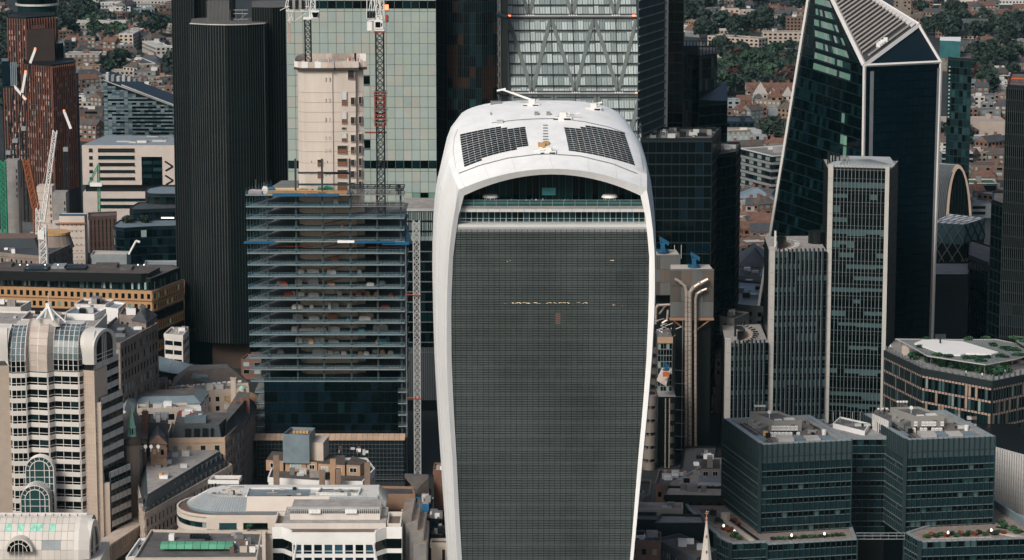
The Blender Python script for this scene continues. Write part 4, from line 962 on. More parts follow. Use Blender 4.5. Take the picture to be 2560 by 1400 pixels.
f = MB(); f.hexa([(q.x-.4,q.y-.1,q.z-1.0),(q.x+.9,q.y-.1,q.z-1.0),(q.x+.9,q.y-.02,q.z-1.0),(q.x-.4,q.y-.02,q.z-1.0),(q.x-.9,q.y-.1,q.z+.7),(q.x+1.5,q.y-.1,q.z+.7),(q.x+1.5,q.y-.02,q.z+.7),(q.x-.9,q.y-.02,q.z+.7)]); f.build('cab_window', G_DK, c1, cab)
f = MB(); a = at(716,22,Y1); b_ = at(770,22,Y1); lattice(f, a, b_, 1.6, 2.0, .14); 
for px in (713,719): f.tube(at(px,20,Y1), at(728,-60,Y1), .16)
f.tube(at(765,36,Y1), at(748,22,Y1), .14); f.tube(at(712,20,Y1), at(700,26,Y1), .1); f.build('counter_jib', WPAINT, c1)
for k in range(5): f = MB(); q = at(727+k*8,9,Y1); f.box(q.x-.45,Y1-1.2,q.z-1.8+.3*(k%2),q.x+.45,Y1+1.2,q.z+1.2); f.build('counterweight', CONC_D if k % 2 else DARKM, c1)
f = MB(); lattice(f, at(783,30,Y1), at(781,-90,Y1+4), 1.5, 1.8, .16); lattice(f, at(764,20,Y1), at(758,-90,Y1-3), 1.0, 1.8, .12); f.tube(at(775,45,Y1),at(765,-60,Y1),.2); f.build('jib', WPAINT, c1)
f = MB(); lattice(f, at(723,46,Y1), at(730,52,Y1), 1.6, 1.2, .12); f.tube(at(727,30,Y1), at(732,52,Y1), .14); f.tube(at(721,30,Y1), at(724,52,Y1), .14); f.tube(at(736,53,Y1), at(762,34,Y1), .08); f.build('winch_frame', WPAINT, c1)
f = MB(); lattice(f, at(722.5,52,Y1), at(723.5,110,Y1), .55, .9, .1); f.build('access_ladder', mat('pinkish_paint',(0.6,0.42,0.36)), c1)
Y2 = YC-1.5+4
c2 = thing('tower_crane', 'tower crane with red climbing collar on a tall dark mast right of the numbered core', 'crane', (at(950,480,Y2).x, Y2, 0))
f = MB(); p1 = at(949,80,Y2); lattice(f, (p1.x+0.1,Y2,zs[2]), p1, 2.6, 2.5, .22, rb=.11, sides=8); f.build('mast', MASTD, c2)
f = MB(); f.box(p1.x-1.8,Y2-1.8,p1.z,p1.x+1.8,Y2+1.8,p1.z+.5,0); f.box(p1.x-1.7,Y2-1.7,p1.z+.5,p1.x+1.7,Y2+1.7,p1.z+1.2,1); f.build('slewing_ring', [REDP,WPAINT], c2)
for y0, y1 in ((229,272),(276,314)):
    f = MB(); zt_, z0 = zof(y0,Y2), zof(y1,Y2); h = 1.75; x = p1.x
    for sx in (-h, h):
        for sy in (-h, h): f.box(x+sx-.16,Y2+sy-.16,z0,x+sx+.16,Y2+sy+.16,zt_)
    for z in [lerp(z0,zt_,k/4) for k in range(5)]:
        f.box(x-h,Y2-h-.12,z-.14,x+h,Y2-h+.12,z+.14); f.box(x-h,Y2+h-.12,z-.14,x+h,Y2+h+.12,z+.14); f.box(x-h-.12,Y2-h,z-.14,x-h+.12,Y2+h,z+.14); f.box(x+h-.12,Y2-h,z-.14,x+h+.12,Y2+h,z+.14)
    f.build('climbing_collar', REDP, c2)
for y0 in (233, 274, 302):
    f = MB(); z = zof(y0,Y2); h = 2.4; x = p1.x; f.box(x-h,Y2-h,z-.3,x+h,Y2-h+.25,z-.1); f.box(x-h-.3,Y2-h-.3,z+.8,x+h+.3,Y2-h-.2,z+.9); f.box(x-h-.3,Y2-h-.3,z-.1,x-h-.2,Y2-h-.2,z+.9); f.box(x+h+.2,Y2-h-.3,z-.1,x+h+.3,Y2-h-.2,z+.9); f.box(x-h,Y2+h-.25,z-.3,x+h,Y2+h,z-.1); f.build('collar_walkway', ALU, c2)
f = MB(); z = zof(331,Y2); f.tube((at(912,331,Y2).x,Y2,z),(at(966,331,Y2).x,Y2,z),.3,0,4); f.build('wall_tie', REDP, c2)
f = MB(); q = at(945,61,Y2-2); f.hexa([(q.x-1.3,q.y,q.z-1.5),(q.x+1.8,q.y,q.z-1.5),(q.x+1.8,q.y+2.4,q.z-1.5),(q.x-1.3,q.y+2.4,q.z-1.5),(q.x-1.3,q.y,q.z+1.4),(q.x+1.5,q.y,q.z+1.4),(q.x+1.5,q.y+2.4,q.z+1.4),(q.x-1.3,q.y+2.4,q.z+1.4)]); cab = f.build('cab', WPAINT, c2)
f = MB(); f.box(q.x-.9,q.y-.08,q.z-1.0,q.x+.8,q.y-.02,q.z+.8); f.box(q.x+1.0,q.y-.08,q.z-.7,q.x+1.4,q.y-.02,q.z+.4); f.build('cab_window', G_DK, c2, cab)
f = MB(); a = at(926,60,Y2); lattice(f, at(922,46,Y2), at(950,44,Y2), 1.4, 1.4, .14)
for px in (917,929,941): f.tube(at(px,46,Y2), at(px+1,-80,Y2), .15, 0, 4)
for px, yy in ((919,0),(931,-20),(944,10)): f.tube(at(px,44,Y2), at(px+14,yy-30,Y2), .13)
f.box(at(924,62,Y2).x-.8,Y2-1,at(924,64,Y2).z-1.6,at(924,62,Y2).x+.8,Y2+1,at(924,64,Y2).z+1.4); f.build('machinery_deck', WPAINT, c2)
f = MB(); lattice(f, at(950,48,Y2), at(925,-90,Y2+2), 1.6, 1.8, .17); lattice(f, at(957,46,Y2), at(953,-90,Y2-2), 1.2, 1.8, .14); f.build('jib', WPAINT, c2)
for k in range(3): f = MB(); q = at(921+k*7,35,Y2); f.box(q.x-.4,Y2-1,q.z-1.2,q.x+.4,Y2+1,q.z+1.0); f.build('counterweight', DARKM, c2)
Y3 = YC-2
c3 = thing('hoist_mast', 'pale lattice hoist mast standing at the right side of the half-built tower', 'mast', (at(1041,1155,Y3).x, Y3, 0))
f = MB(); p1 = at(1041,552,Y3); lattice(f, (p1.x,Y3,0), p1, 2.15, 2.3, .18, rb=.10, sides=8); f.build('mast', ALU_P, c3)
for y_ in (737, 995): f = MB(); z = zof(y_,Y3); f.tube((at(1012,1,Y3).x,Y3,z),(at(1050,1,Y3).x,Y3,z),.22,0,4); f.tube((p1.x-1.3,Y3-1.3,z),(p1.x+1.3,Y3-1.3,z),.2,0,4); f.build('mast_tie', REDP, c3)
# ------------------------------------------------------------------ the sharp-pointed tower with the louvred slope
sc_ = thing('pointed_glass_tower', 'leaning dark glass tower with white edges and a slatted sloping crown on the right', 'tower', (at(2150,700,1090).x, 1100, 0))
AP = at(2036,-95,1150); P1 = at(2161,165,1072); P2 = at(2297,64,1112); P3 = at(2352,156,1084)
def ext(px0, y0, px1, y1, Yt, Yb, yb):   # a point on the edge line lower down
    t = (yb-y0)/(y1-y0); return at(lerp(px0,px1,t), yb, Yb)
YL0 = 1135.0
Lb = at(1866,1000,YL0); Lb.z = 0; Lb.x = at(1862,1020,YL0).x
Cb = at(2148,1085,1072); Cb.z = 0; Rb = at(2322,1085,1084); Rb.z = 0
Bk = Vector((P2.x-4, 1150, 0)); Bk2 = Vector((Lb.x+20, 1165, 0))
f = MB(); V = [AP,P1,P2,P3,Lb,Cb,Rb,Bk,Bk2, Vector((P2.x,1150,P2.z-30))]
f.v = [tuple(v) for v in V]
for q, m in (((1,3,2),0),((0,1,2),1),((6,7,9,3),0),((3,9,2),0),((7,8,0,9),0),((9,0,2),0),((8,4,0),0)): f.f.append(q); f.m.append(m)
def _lx(z):
    a = Lb.lerp(AP, z/AP.z); return a, (Cb.lerp(P1, z/P1.z) if z <= P1.z else P1.lerp(AP, (z-P1.z)/(AP.z-P1.z)))
_zs = [AP.z*i/60 for i in range(61)]
f.strip([[_lx(z)[0].lerp(_lx(z)[1], u)+Vector((0,.08,0)) for u in (0,.5,1)] for z in _zs], 0)
f.strip([[Cb.lerp(P1, v).lerp(Rb.lerp(P3, v), u)+Vector((0,.08,0)) for u in (0,.25,.5,.75,1)] for v in [i/40 for i in range(41)]], 0)
SCB = mat('scalpel_line', (0.002,0.008,0.011), 0.35, spec=0.12); f.build('body', [SCB, DARKM], sc_)
FA = Face(Lb, Cb, P1, AP); FP = FacePieces(sc_, 'pane', 300)
# left facet: floors parallel to the ground, cut by the sloping edges
def left_x(z):  # left and right limits of the left facet at a height
    t = (z-0)/(AP.z); a = Lb.lerp(AP, t)
    if z <= P1.z: b_ = Cb.lerp(P1, z/P1.z)
    else: b_ = P1.lerp(AP, (z-P1.z)/(AP.z-P1.z))
    return a, b_
nA = (Cb-Lb).cross(AP-Lb).normalized()
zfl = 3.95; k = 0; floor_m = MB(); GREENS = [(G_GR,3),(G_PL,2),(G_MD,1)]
z = 8.0
while z < AP.z-6:
    a0, b0 = left_x(z); a1, b1 = left_x(z+zfl); n = max(1, round((b0-a0).length/3.1))
    pymid = 700-FPX*math.tan(math.atan2(z+2-CAM_H, 1090)+PITCH)
    for j in range(n):
        t0, t1 = (j+0.03)/n, (j+0.97)/n
        q = [a0.lerp(b0,t0), a0.lerp(b0,t1), a1.lerp(b1,t1), a1.lerp(b1,t0)]
        q = [q[0].lerp(q[3],.10), q[1].lerp(q[2],.10), q[2].lerp(q[1],.04), q[3].lerp(q[0],.04)]
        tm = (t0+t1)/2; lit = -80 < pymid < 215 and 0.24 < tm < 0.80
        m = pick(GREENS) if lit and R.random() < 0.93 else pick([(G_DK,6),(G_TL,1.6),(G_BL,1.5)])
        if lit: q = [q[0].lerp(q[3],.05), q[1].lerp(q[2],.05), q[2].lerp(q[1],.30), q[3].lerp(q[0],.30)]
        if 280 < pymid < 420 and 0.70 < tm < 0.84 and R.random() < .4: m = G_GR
        if FP.n < 300 and (pymid > -60 and pymid < 620):
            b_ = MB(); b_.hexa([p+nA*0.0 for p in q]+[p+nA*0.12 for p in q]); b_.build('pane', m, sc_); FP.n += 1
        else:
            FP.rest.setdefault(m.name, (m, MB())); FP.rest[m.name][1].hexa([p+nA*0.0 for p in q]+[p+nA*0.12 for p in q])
    floor_m.hexa([a0-nA*.05,b0-nA*.05,b0+nA*.22,a0+nA*.22]+[v+Vector((0,0,0.28)) for v in (a0-nA*.05,b0-nA*.05,b0+nA*.22,a0+nA*.22)])
    z += zfl
FP.flush(); floor_m.build('floor_line', mat('floor_line_teal', (0.010,0.028,0.032), 0.4), sc_, stuff=True)
FR = Face(Cb, Rb, P3, P1); FP2 = FacePieces(sc_, 'pane', 0)
G_SN = glass('near_black_teal_glass', (0.0015,0.008,0.013), 0.10, 0.25)
for i in range(44):
    for j in range(14):
        pyy = 165+i*21; blue = 300 < pyy < 0
        v1, v0 = 1-i/44, 1-(i+1)/44
        FP2.add(FR, (j+.02)/14, (j+.98)/14, v0+0.0015, v1-0.0015, 0.0, 0.1, G_SN if R.random() < .9 else G_BL)
FP2.flush()
FT = [P1,P3,P2]; nT = (P3-P1).cross(P2-P1).normalized(); 
def edge(a, b_, r, name='white_edge', m=WPAINT): f = MB(); f.tube(a, b_, r, 0, 4); f.build(name, m, sc_)
EDG = mat('edge_white', (0.62,0.60,0.57), 0.5, var=0.06)
for a, b_, r in ((Lb,AP,0.75),(Cb,P1,0.62),(P1,P3,0.6),(P2,P3,0.6),(Rb,P3,0.62),(AP,P2,0.9),(P1,P2,1.0),(P1,AP,1.0)): edge(a+Vector((0,-0.3,0.2)), b_+Vector((0,-0.3,0.2)), r, m=EDG)
for u in (0.075, 0.955): f = MB(); FR.box(f, u, u+0.045 if u < .5 else u+0.03, 0, 0.985, 0.1, 0.3); f.build('grey_edge_strip', mat('grey_strip', (0.16,0.17,0.18), 0.5), sc_)
nS = (P1-AP).cross(P2-AP).normalized()
if nS.z < 0: nS = -nS
f = MB(); o_ = nS*0.3
def slope(u, v, o=0): # u along P1->P2 direction 0..1, v from base(P1P2) up to apex
    return (P1.lerp(P2, u)).lerp(AP, v) + nS*o
LV = mat('louvre_beige', (0.38,0.345,0.30), 0.5, var=0.12)
bp = MB(); bp.face([slope(0,0,.15), slope(1,0,.15), slope(0,1,.15)]); bp.build('louvre_bed', mat('louvre_bed_m', (0.05,0.05,0.05), 0.8), sc_)
d_l = (P1-AP).normalized(); dr = (P2-AP)
for k in range(30):        # slats parallel to the short right edge direction
    t = 0.085+k*0.033
    if t > 0.93: break
    a = P1.lerp(AP, t); # start on the left edge, run parallel to P1->P2
    b_ = P2.lerp(AP, t)
    a2 = a.lerp(b_, 0.05); b2 = a.lerp(b_, 0.93)
    f = MB(); f.hexa([a2+nS*.25, b2+nS*.25, b2+nS*.25+(AP-P1).normalized()*1.55, a2+nS*.25+(AP-P1).normalized()*1.55, a2+nS*1.0, b2+nS*1.0, b2+nS*.7+(AP-P1).normalized()*1.4, a2+nS*.7+(AP-P1).normalized()*1.4]); f.build('slat', LV, sc_)
f = MB(); a, b_ = slope(.12,.045,.6), slope(.95,.045,.6); f.tube(a,b_,0.5,0,4); f.build('slat_border', LV, sc_)
f = MB(); f.hexa([slope(.9,.02,.3),slope(1.0,.02,.3),slope(1.0,.97,.3),slope(.9,.97,.3),slope(.9,.02,.9),slope(1.0,.02,.9),slope(1.0,.97,.9),slope(.9,.97,.9)]); f.build('slope_margin', EDG, sc_)
for u in (.30,.34,.38,.44): f = MB(); p = slope(u,.055,1.4); f.box(p.x-.7,p.y-.7,p.z-.8,p.x+.7,p.y+.7,p.z+.8); f.build('vent_box', WPAINT, sc_)
# ------------------------------------------------------------------ three-step tower with vertical fins
wl = thing('stepped_finned_tower', 'dark tower stepping up in three tiers with pale piers and vertical fins', 'tower', (at(2040,700,1020).x, 1030, 0))
PIER = mat('pier_stone', (0.46,0.44,0.40), 0.7, var=0.08); FIND = mat('slate_fin', (0.015,0.027,0.033), 0.4, var=0.15); FINL = mat('pale_fin', (0.20,0.225,0.22), 0.45, var=0.15)
G_WB = glass('teal_grey_blind', (0.055,0.10,0.108), 0.35, 0.05)
def tier(xa, xb, Ya, Yb_, top, depth, nf, finm, finw, find, pierw, right=True, bays=None, xback=None):
    A = pxy(xa, Ya); B = pxy(xb, Yb_); zt_ = zof(top, Ya)
    poly = [A, B, (xback if xback else B[0], Yb_+depth), (A[0]+1, Ya+depth)]
    f = MB(); f.prism(poly, 0, zt_-1.2, 0, 1); f.build('tier', [BLACK, ROOFL], wl)
    s = Side(A, B); f = MB(); s.box(f, 0, pierw, 0, zt_+0.6, -1.5, 0.9); pr = f.build('pier', PIER, wl)
    f = MB(); z = zt_
    while z > 0: s.box(f, 0, pierw+.003, z-.08, z, 0.85, 0.93); z -= 4.1
    f.build('pier_joint', CONC_D, wl, pr)
    if right: f = MB(); s.box(f, s.L-1.4, s.L, 0, zt_+0.3, -1.5, 0.9); f.build('pier', PIER, wl)
    P_ = Pieces(wl, 'pane', 110); a0 = pierw; a1 = s.L-(1.4 if right else 0); n = bays
    fl = int(zt_/4.1)
    for i in range(fl):
        z1 = zt_-1.3-4.1*i; run = 0; hh_ = .6; pr_ = R.choice([0.0,0.25,0.8,0.93,0.6]) ; thick = R.uniform(0.4,0.65)
        for j in range(n):
            w = (a1-a0)/n; x = a0+w*j
            P_.add(s, x+.05, z1-3.9, 0.02, w-.1, 3.8, .1, G_DK)
            if run == 0: run = R.randint(2,6); on_ = R.random() < pr_; hh_ = R.choice([1.5,1.5,1.1,2.1])*thick/.5
            run -= 1
            if on_: P_.add(s, x+.03, z1-.05-hh_, 0.12, w-.06, hh_, .06, G_WB)
    P_.flush()
    for j in range(1, nf+1):
        f = MB(); x = a0+(a1-a0)*j/(nf+1); s.box(f, x-finw/2, x+finw/2, 0, zt_, 0.2, find, 0); s.box(f, x-finw/2-.1, x-finw/2-.004, 0, zt_+.3, 0.2, find+.05, 1); f.build('fin', [finm, FINL], wl)
    f = MB(); z = zt_-4.1
    while z > 2: s.box(f, a0, a1, z-.15, z+.05, .1, .3); z -= 4.1
    f.build('floor_line', mat('wl_floor', (0.04,0.055,0.058), 0.5), wl, stuff=True)
    return poly, zt_, s
p3, z3, s3 = tier(2066, 2218, 1024, 1020, 415, 26, 13, FINL, 0.05, 0.5, 1.75, bays=14, xback=at(2240,700,1045).x)
p2_, z2, s2 = tier(1923, 2066, 1020, 1022, 622, 34, 11, FIND, 0.62, 0.9, 1.75, False, bays=12)
p1_, z1_, s1 = tier(1816, 1923, 1016, 1018, 851, 34, 8, FIND, 0.62, 0.9, 1.75, False, bays=9)
sr = Side(p3[1], p3[2]); f = MB()
for k in range(28): sr.box(f, .3, sr.L, z3-4.1*k-.12, z3-4.1*k, 0, .15) if z3-4.1*k > 0 else None
f.build('side_floor_line', DARKM, wl, stuff=True)
f = MB(); # top roof ring and deck
cx_, cy_ = at(2142,700,1020).x, 1034
pts = [(p3[0][0]+1,p3[0][1]-.2),(p3[1][0],p3[1][1]-.2)]+[(p3[1][0]+2.8*math.sin(t),p3[1][1]+10-10*math.cos(t)) for t in (0.4,.9,1.4)]+[(p3[2][0]-3,p3[2][1]),(p3[3][0]+2,p3[3][1])]
f.prism(pts, z3-0.3, z3+0.25, 0); f.build('roof_deck', mat('deck_pale', (0.40,0.42,0.41), 0.7, var=0.15), wl)
f = MB()
for k in range(16): t = k/15; x = lerp(p3[0][0]+4,p3[1][0]+1,t); f.tube((x,p3[0][1]+1,z3+.35),(lerp(x,cx_,.5),p3[0][1]+14,z3+.45),.12,0,4)
f.build('deck_rib', ALU, wl)
def crescent(cx, cy, rx, ry, z, h, post):
    a = arc(cx, cy, rx, ry, -90, 75, 14); b_ = arc(cx, cy, rx-0.5, ry-0.5, -90, 75, 14); c = arc(cx, cy, rx+2.6, ry+3.2, -90, 75, 14)
    f = MB()
    for i in range(14): f.hexa([(*b_[i],z),(*a[i],z),(*a[i+1],z),(*b_[i+1],z),(*b_[i],z+h*(1-i/18)),(*a[i],z+h*(1-i/18)),(*a[i+1],z+h*(1-(i+1)/18)),(*b_[i+1],z+h*(1-(i+1)/18))])
    f.build('curved_screen', BLACK, wl)
    f = MB()
    for i in range(14): f.hexa([(*a[i],z+.05),(*c[i],z+.05),(*c[i+1],z+.05),(*a[i+1],z+.05),(*a[i],z+.4),(*c[i],z+.4),(*c[i+1],z+.4),(*a[i+1],z+.4)])
    f.build('curved_walkway', mat('walkway_pink', (0.46,0.37,0.30), 0.8), wl)
    for i in range(2, 14, 1):
        f = MB(); d = Vector((c[i][0]-cx, c[i][1]-cy)).normalized()*2.2; f.tube((c[i][0]+.3,c[i][1]+.2,z+.9),(c[i][0]+d.x,c[i][1]+d.y,z+.9),.28,0,4); f.build('roof_fin', ALU_P if z > z1_+5 else NAVY, wl)
    f = MB(); f.box(cx-.35,cy-ry*.2-.3,z,cx+.35,cy-ry*.2+.3,z+h); f.build('post', EDG if post else DARKM, wl)
crescent(at(1944,700,1020).x, 1034, 4.0, 11, z2-1.2, 5.6, True)
crescent(at(1846,700,1018).x, 1032, 3.6, 13, z1_-1.2, 4.0, False)
f = MB(); q = at(2085,400,1030); 
for i in range(8): t = i/7; x = q.x-1.5+4*math.sin(t*2); f.box(x, 1032+i*1.2, z3, x+.5, 1033.3+i*1.2, z3+3.8-2.5*t)
f.box(at(2081,1,1024).x-.2,1029,z3,at(2081,1,1024).x+.2,1029.4,z3+4.3); f.build('curved_screen', DARKM, wl)
f = MB(); c_ = at(2050,1,1045); f.cyl(c_.x, 1040, z2-1.2, z2+3, 3.2, 0, 16); f.build('dark_drum', BLACK, wl)
for px in (2100,2112,2125): f = MB(); q = at(px,1,1036); f.box(q.x-.6,1035,z3+.2,q.x+.6,1037,z3+1.8); f.build('roof_plant', ALU, wl)
# ------------------------------------------------------------------ tower with service boxes and steel pipes
ll = thing('pipework_tower', 'dark tower with steel clad service boxes, bright pipes and stacked steel drums', 'tower', (at(1720,1100,1040).x, 1050, 0))
STP = [mat('steel_sheet_brown',(0.19,0.15,0.12),0.4,0.4,var=0.25,streak=True), mat('steel_sheet_grey',(0.18,0.185,0.178),0.4,0.4,var=0.25,streak=True), mat('steel_sheet_dark',(0.12,0.105,0.09),0.4,0.4,var=0.3,streak=True)]
def sbox(x0, x1, y0, y1, Y, d, ytopback):
    A, B = pxy(x0, Y), pxy(x1, Y); zt_, z0 = zof(y0, Y), zof(y1, Y); poly = [A, B, (B[0]-0.8, Y+d), (A[0]+.6, Y+d)]
    f = MB(); f.prism(poly, z0, zt_, 0, 1); bx = f.build('service_box', [STP[2], mat('box_top', (0.50,0.45,0.40), 0.6)], ll)
    s = Side(A, B)
    for i in range(3):
        for j in range(4):
            f = MB(); h = (zt_-z0)/3; s.box(f, s.L*j/4+.06, s.L*(j+1)/4-.06, z0+h*i+.08, z0+h*(i+1)-.08, 0.02, .18); f.build('steel_panel', R.choice(STP+[STP[1]]), ll, bx)
    f = MB()
    for k in range(25): s.box(f, s.L*k/24-.03, s.L*k/24+.03, z0, zt_, .18, .28)
    s.box(f, -.1, s.L+.1, zt_-.1, zt_+.5, -.1, .3); f.build('standing_seam', STP[1], ll, bx)
    return zt_, z0, s
za, zb_, sA = sbox(1676, 1784, 676, 793, 1034, 12, 662)
zc_, zd, sB = sbox(1600, 1700, 640, 738, 1062, 14, 625)
f = MB(); sA.box(f, -.2, sA.L+.2, zb_-1.1, zb_-.1, -.3, .3); x0, x1 = pxy(1680,1034)[0], pxy(1780,1034)[0]
f.tube((x0+.5,1034,zb_-1),(x0+6,1037,zb_-6),.35,0,4); f.tube((x1-.5,1034,zb_-1),(x1-6,1037,zb_-6),.35,0,4); f.build('bracket', mat('bracket_rust',(0.30,0.17,0.11),0.6), ll)
f = MB(); f.prism([pxy(1690,1037),pxy(1778,1037),(pxy(1778,1037)[0]-1,1075),(pxy(1690,1037)[0],1075)], 0, zb_-0.02, 0); f.build('shaft', BLACK, ll)
f = MB(); f.prism([pxy(1610,1066),pxy(1690,1066),(pxy(1690,1066)[0],1090),(pxy(1610,1066)[0],1090)], 0, zd-.02, 0); f.build('shaft', DARKM, ll)
PIPE = mat('bright_pipe', (0.50,0.42,0.36), 0.3, 0.4, var=0.2)
def pipe(pts, Y, r, rings=True):
    q = [at(x, y, Y) for x, y in pts]; f = MB(); f.path(q, r, 0, 10)
    for v in q[1:-1]: f.tube(v-Vector((0,0,r*.9)), v+Vector((0,0,r*.9)), r*1.02, 0, 10)
    p = f.build('steel_pipe', PIPE, ll, smooth=False)
    f = MB()
    for a, b_ in zip(q, q[1:]):
        n = int((b_-a).length/1.7)
        for k in range(1, n): c = a.lerp(b_, k/n); d = (b_-a).normalized(); f.tube(c-d*.06, c+d*.06, r*1.12, 0, 10)
    f.build('pipe_ring', STP[2], ll, p)
pipe([(1687,697),(1702,706),(1713,717),(1716,730),(1715,1120)], 1032.5, .55)
pipe([(1770,698),(1750,708),(1733,719),(1725,732),(1725,1170)], 1032, .68)
pipe([(1767,722),(1752,728),(1742,735),(1739,748),(1739,1175)], 1032.3, .5)
pipe([(1690,761),(1645,763),(1640,770),(1639,810)], 1050, .5); pipe([(1664,765),(1648,785)], 1052, .4); pipe([(1670,775),(1668,800),(1655,808)], 1051, .45)
f = MB(); 
for k in range(9): z = zof(925+33*k, 1033); x = pxy(1709,1033)[0]; f.tube((x-3.2,1033,z),(x+1.5,1033,z-.3),.14,0,4); f.tube((x-3.2,1033,z+1),(x-3.2,1033,z-.2),.1,0,4)
f.build('gangway', ALU, ll)
for px in (1708,):
    f = MB(); x = pxy(px,1034)[0]; f.box(x-.15,1033.6,0,x+.15,1034,zb_-1); f.build('thin_riser', ALU, ll)
# stacked drums
DRUM = mat('drum_steel', (0.36,0.31,0.27), 0.3, 0.45, var=0.25, scale=.3, streak=True); Yd = 1012.0
for k in range(8):
    y0 = 988+33.3*k; c = pxy(1629-k*0.6, Yd); zt_, z0 = zof(y0,Yd), zof(y0+24,Yd)
    f = MB(); f.cyl(c[0], Yd, z0, zt_, 2.2, 0, 18); f.cyl(c[0], Yd, z0-1.3, z0-.01, .5, 1, 8); f.build('stair_drum', [DRUM, PIPE], ll, smooth=False)
f = MB(); c = pxy(1629,Yd); f.box(c[0]-1.2,Yd+1,0,c[0]+1.6,Yd+4,zof(985,Yd)); f.build('stair_shaft', BLACK, ll)
for px, y0 in ((1664,996),(1674,996)): pipe([(px,y0),(px-1.5,1195)], 1014, .22)
f = MB(); f.prism([pxy(1648,1016),pxy(1692,1016),(pxy(1692,1016)[0],1040),(pxy(1648,1016)[0],1040)],0,zof(992,1016),0,1); f.build('riser_block', [BLACK, CONC_D], ll)
for k in range(7): f = MB(); c = pxy(1682,1018); z = zof(1005+28*k,1018); f.cyl(c[0],1017,z-2.2,z,1.3,0,12); f.build('stair_drum', STP[2], ll)
for k in range(5): f = MB(); c = pxy(1640,1030); z = zof(870+26*k,1030); f.cyl(c[0],1030,z-1.6,z,2.0,0,16); f.build('stair_drum', STP[2], ll)
# glazed lift lobby and its roof
f = MB(); A, B = pxy(1646,1026), pxy(1682,1026); zt_ = zof(842,1026); f.prism([A,B,(B[0],1040),(A[0],1040)],0,zt_,0,1); f.build('lobby_block', [BLACK, ALU], ll)
s = Side(A,B); P_ = Pieces(ll,'pane',60); fr = MB(); curtain(P_, fr, s, zt_-22, zt_-2.2, 9, 5, [(G_DK,3),(G_TL,2),(G_PL,1.6)], t=.1, vw=.15, hw=.3); P_.flush(); fr.build('lobby_frame', ALU, ll, stuff=True)
f = MB(); s.box(f, -.2, s.L+.2, zt_-2.2, zt_, 0, .5); f.build('lobby_band', mat('band_tan',(0.40,0.26,0.16),0.6), ll)
for k in range(16): f = MB(); q = at(R.uniform(1636,1690),R.uniform(800,838),1034); f.tube(q, q+Vector((R.uniform(-3,3),R.uniform(-3,3),R.uniform(-.6,1.2))), .18, 0, 5); f.build('roof_duct', R.choice([ALU_P,ALU,PIPE]), ll)
f = MB(); f.hexa([at(1642,952,1016),at(1666,966,1010),at(1676,930,1022),at(1655,925,1026)]+[v+Vector((0,0,.7)) for v in (at(1642,952,1016),at(1666,966,1010),at(1676,930,1022),at(1655,925,1026))]); f.build('sloping_roof', CONC, ll)
def blue_crane(px, py, Y, s, label):
    s *= .92
    p = at(px, py, Y); T = thing('maintenance_crane', label, 'crane', p, 'blue maintenance cranes')
    f = MB(); f.cyl(p.x,Y,p.z,p.z+.5*s,2.6*s,0,14); f.cyl(p.x,Y,p.z+.5*s,p.z+.9*s,1.9*s,0,12); f.build('turntable', BLUEP, T)
    f = MB(); f.box(p.x-.8*s,Y-.8*s,p.z+.9*s,p.x+.8*s,Y+.8*s,p.z+3.6*s); f.build('post', BLUEP, T)
    f = MB(); f.hexa([(p.x-1.4*s,Y-.5*s,p.z+4.6*s),(p.x+2.2*s,Y-.5*s,p.z+2.4*s),(p.x+2.2*s,Y+.5*s,p.z+2.4*s),(p.x-1.4*s,Y+.5*s,p.z+4.6*s),(p.x-1.4*s,Y-.5*s,p.z+6.2*s),(p.x+2.4*s,Y-.5*s,p.z+3.9*s),(p.x+2.4*s,Y+.5*s,p.z+3.9*s),(p.x-1.4*s,Y+.5*s,p.z+6.2*s)]); f.tube((p.x-.4*s,Y-.6*s,p.z+1*s),(p.x-1.2*s,Y-.6*s,p.z+5*s),.25*s); f.build('jib', BLUEP, T)
    f = MB(); 
    for k in range(10): t = k*.628; f.tube((p.x+2.5*s*math.cos(t),Y+2.5*s*math.sin(t),p.z+.5*s),(p.x+2.5*s*math.cos(t),Y+2.5*s*math.sin(t),p.z+1.3*s),.06,0,4)
    f.build('rail', BLUEP, T)
blue_crane(1735,667,1040,.95,'blue maintenance crane on the front steel service box')
blue_crane(1657,629,1068,1.0,'blue maintenance crane on the rear steel service box, partly behind the white tower')
blue_crane(1665,926,1014,.5,'small blue crane with orange cradle above the steel drums')
f = MB(); q = at(1665,934,1012); f.box(q.x-1.1,1011,q.z-.9,q.x+1.1,1013,q.z+.5); single(f,'orange_cradle',ORANGE,'orange cradle hanging under the small blue crane above the steel drums','cradle')
for px in (1686,1703): f = MB(); q = at(px,638,1062); f.tube((q.x,1062,zc_-1),(q.x,1062,zc_+4),.12); f.build('mast', ALU_P, ll)
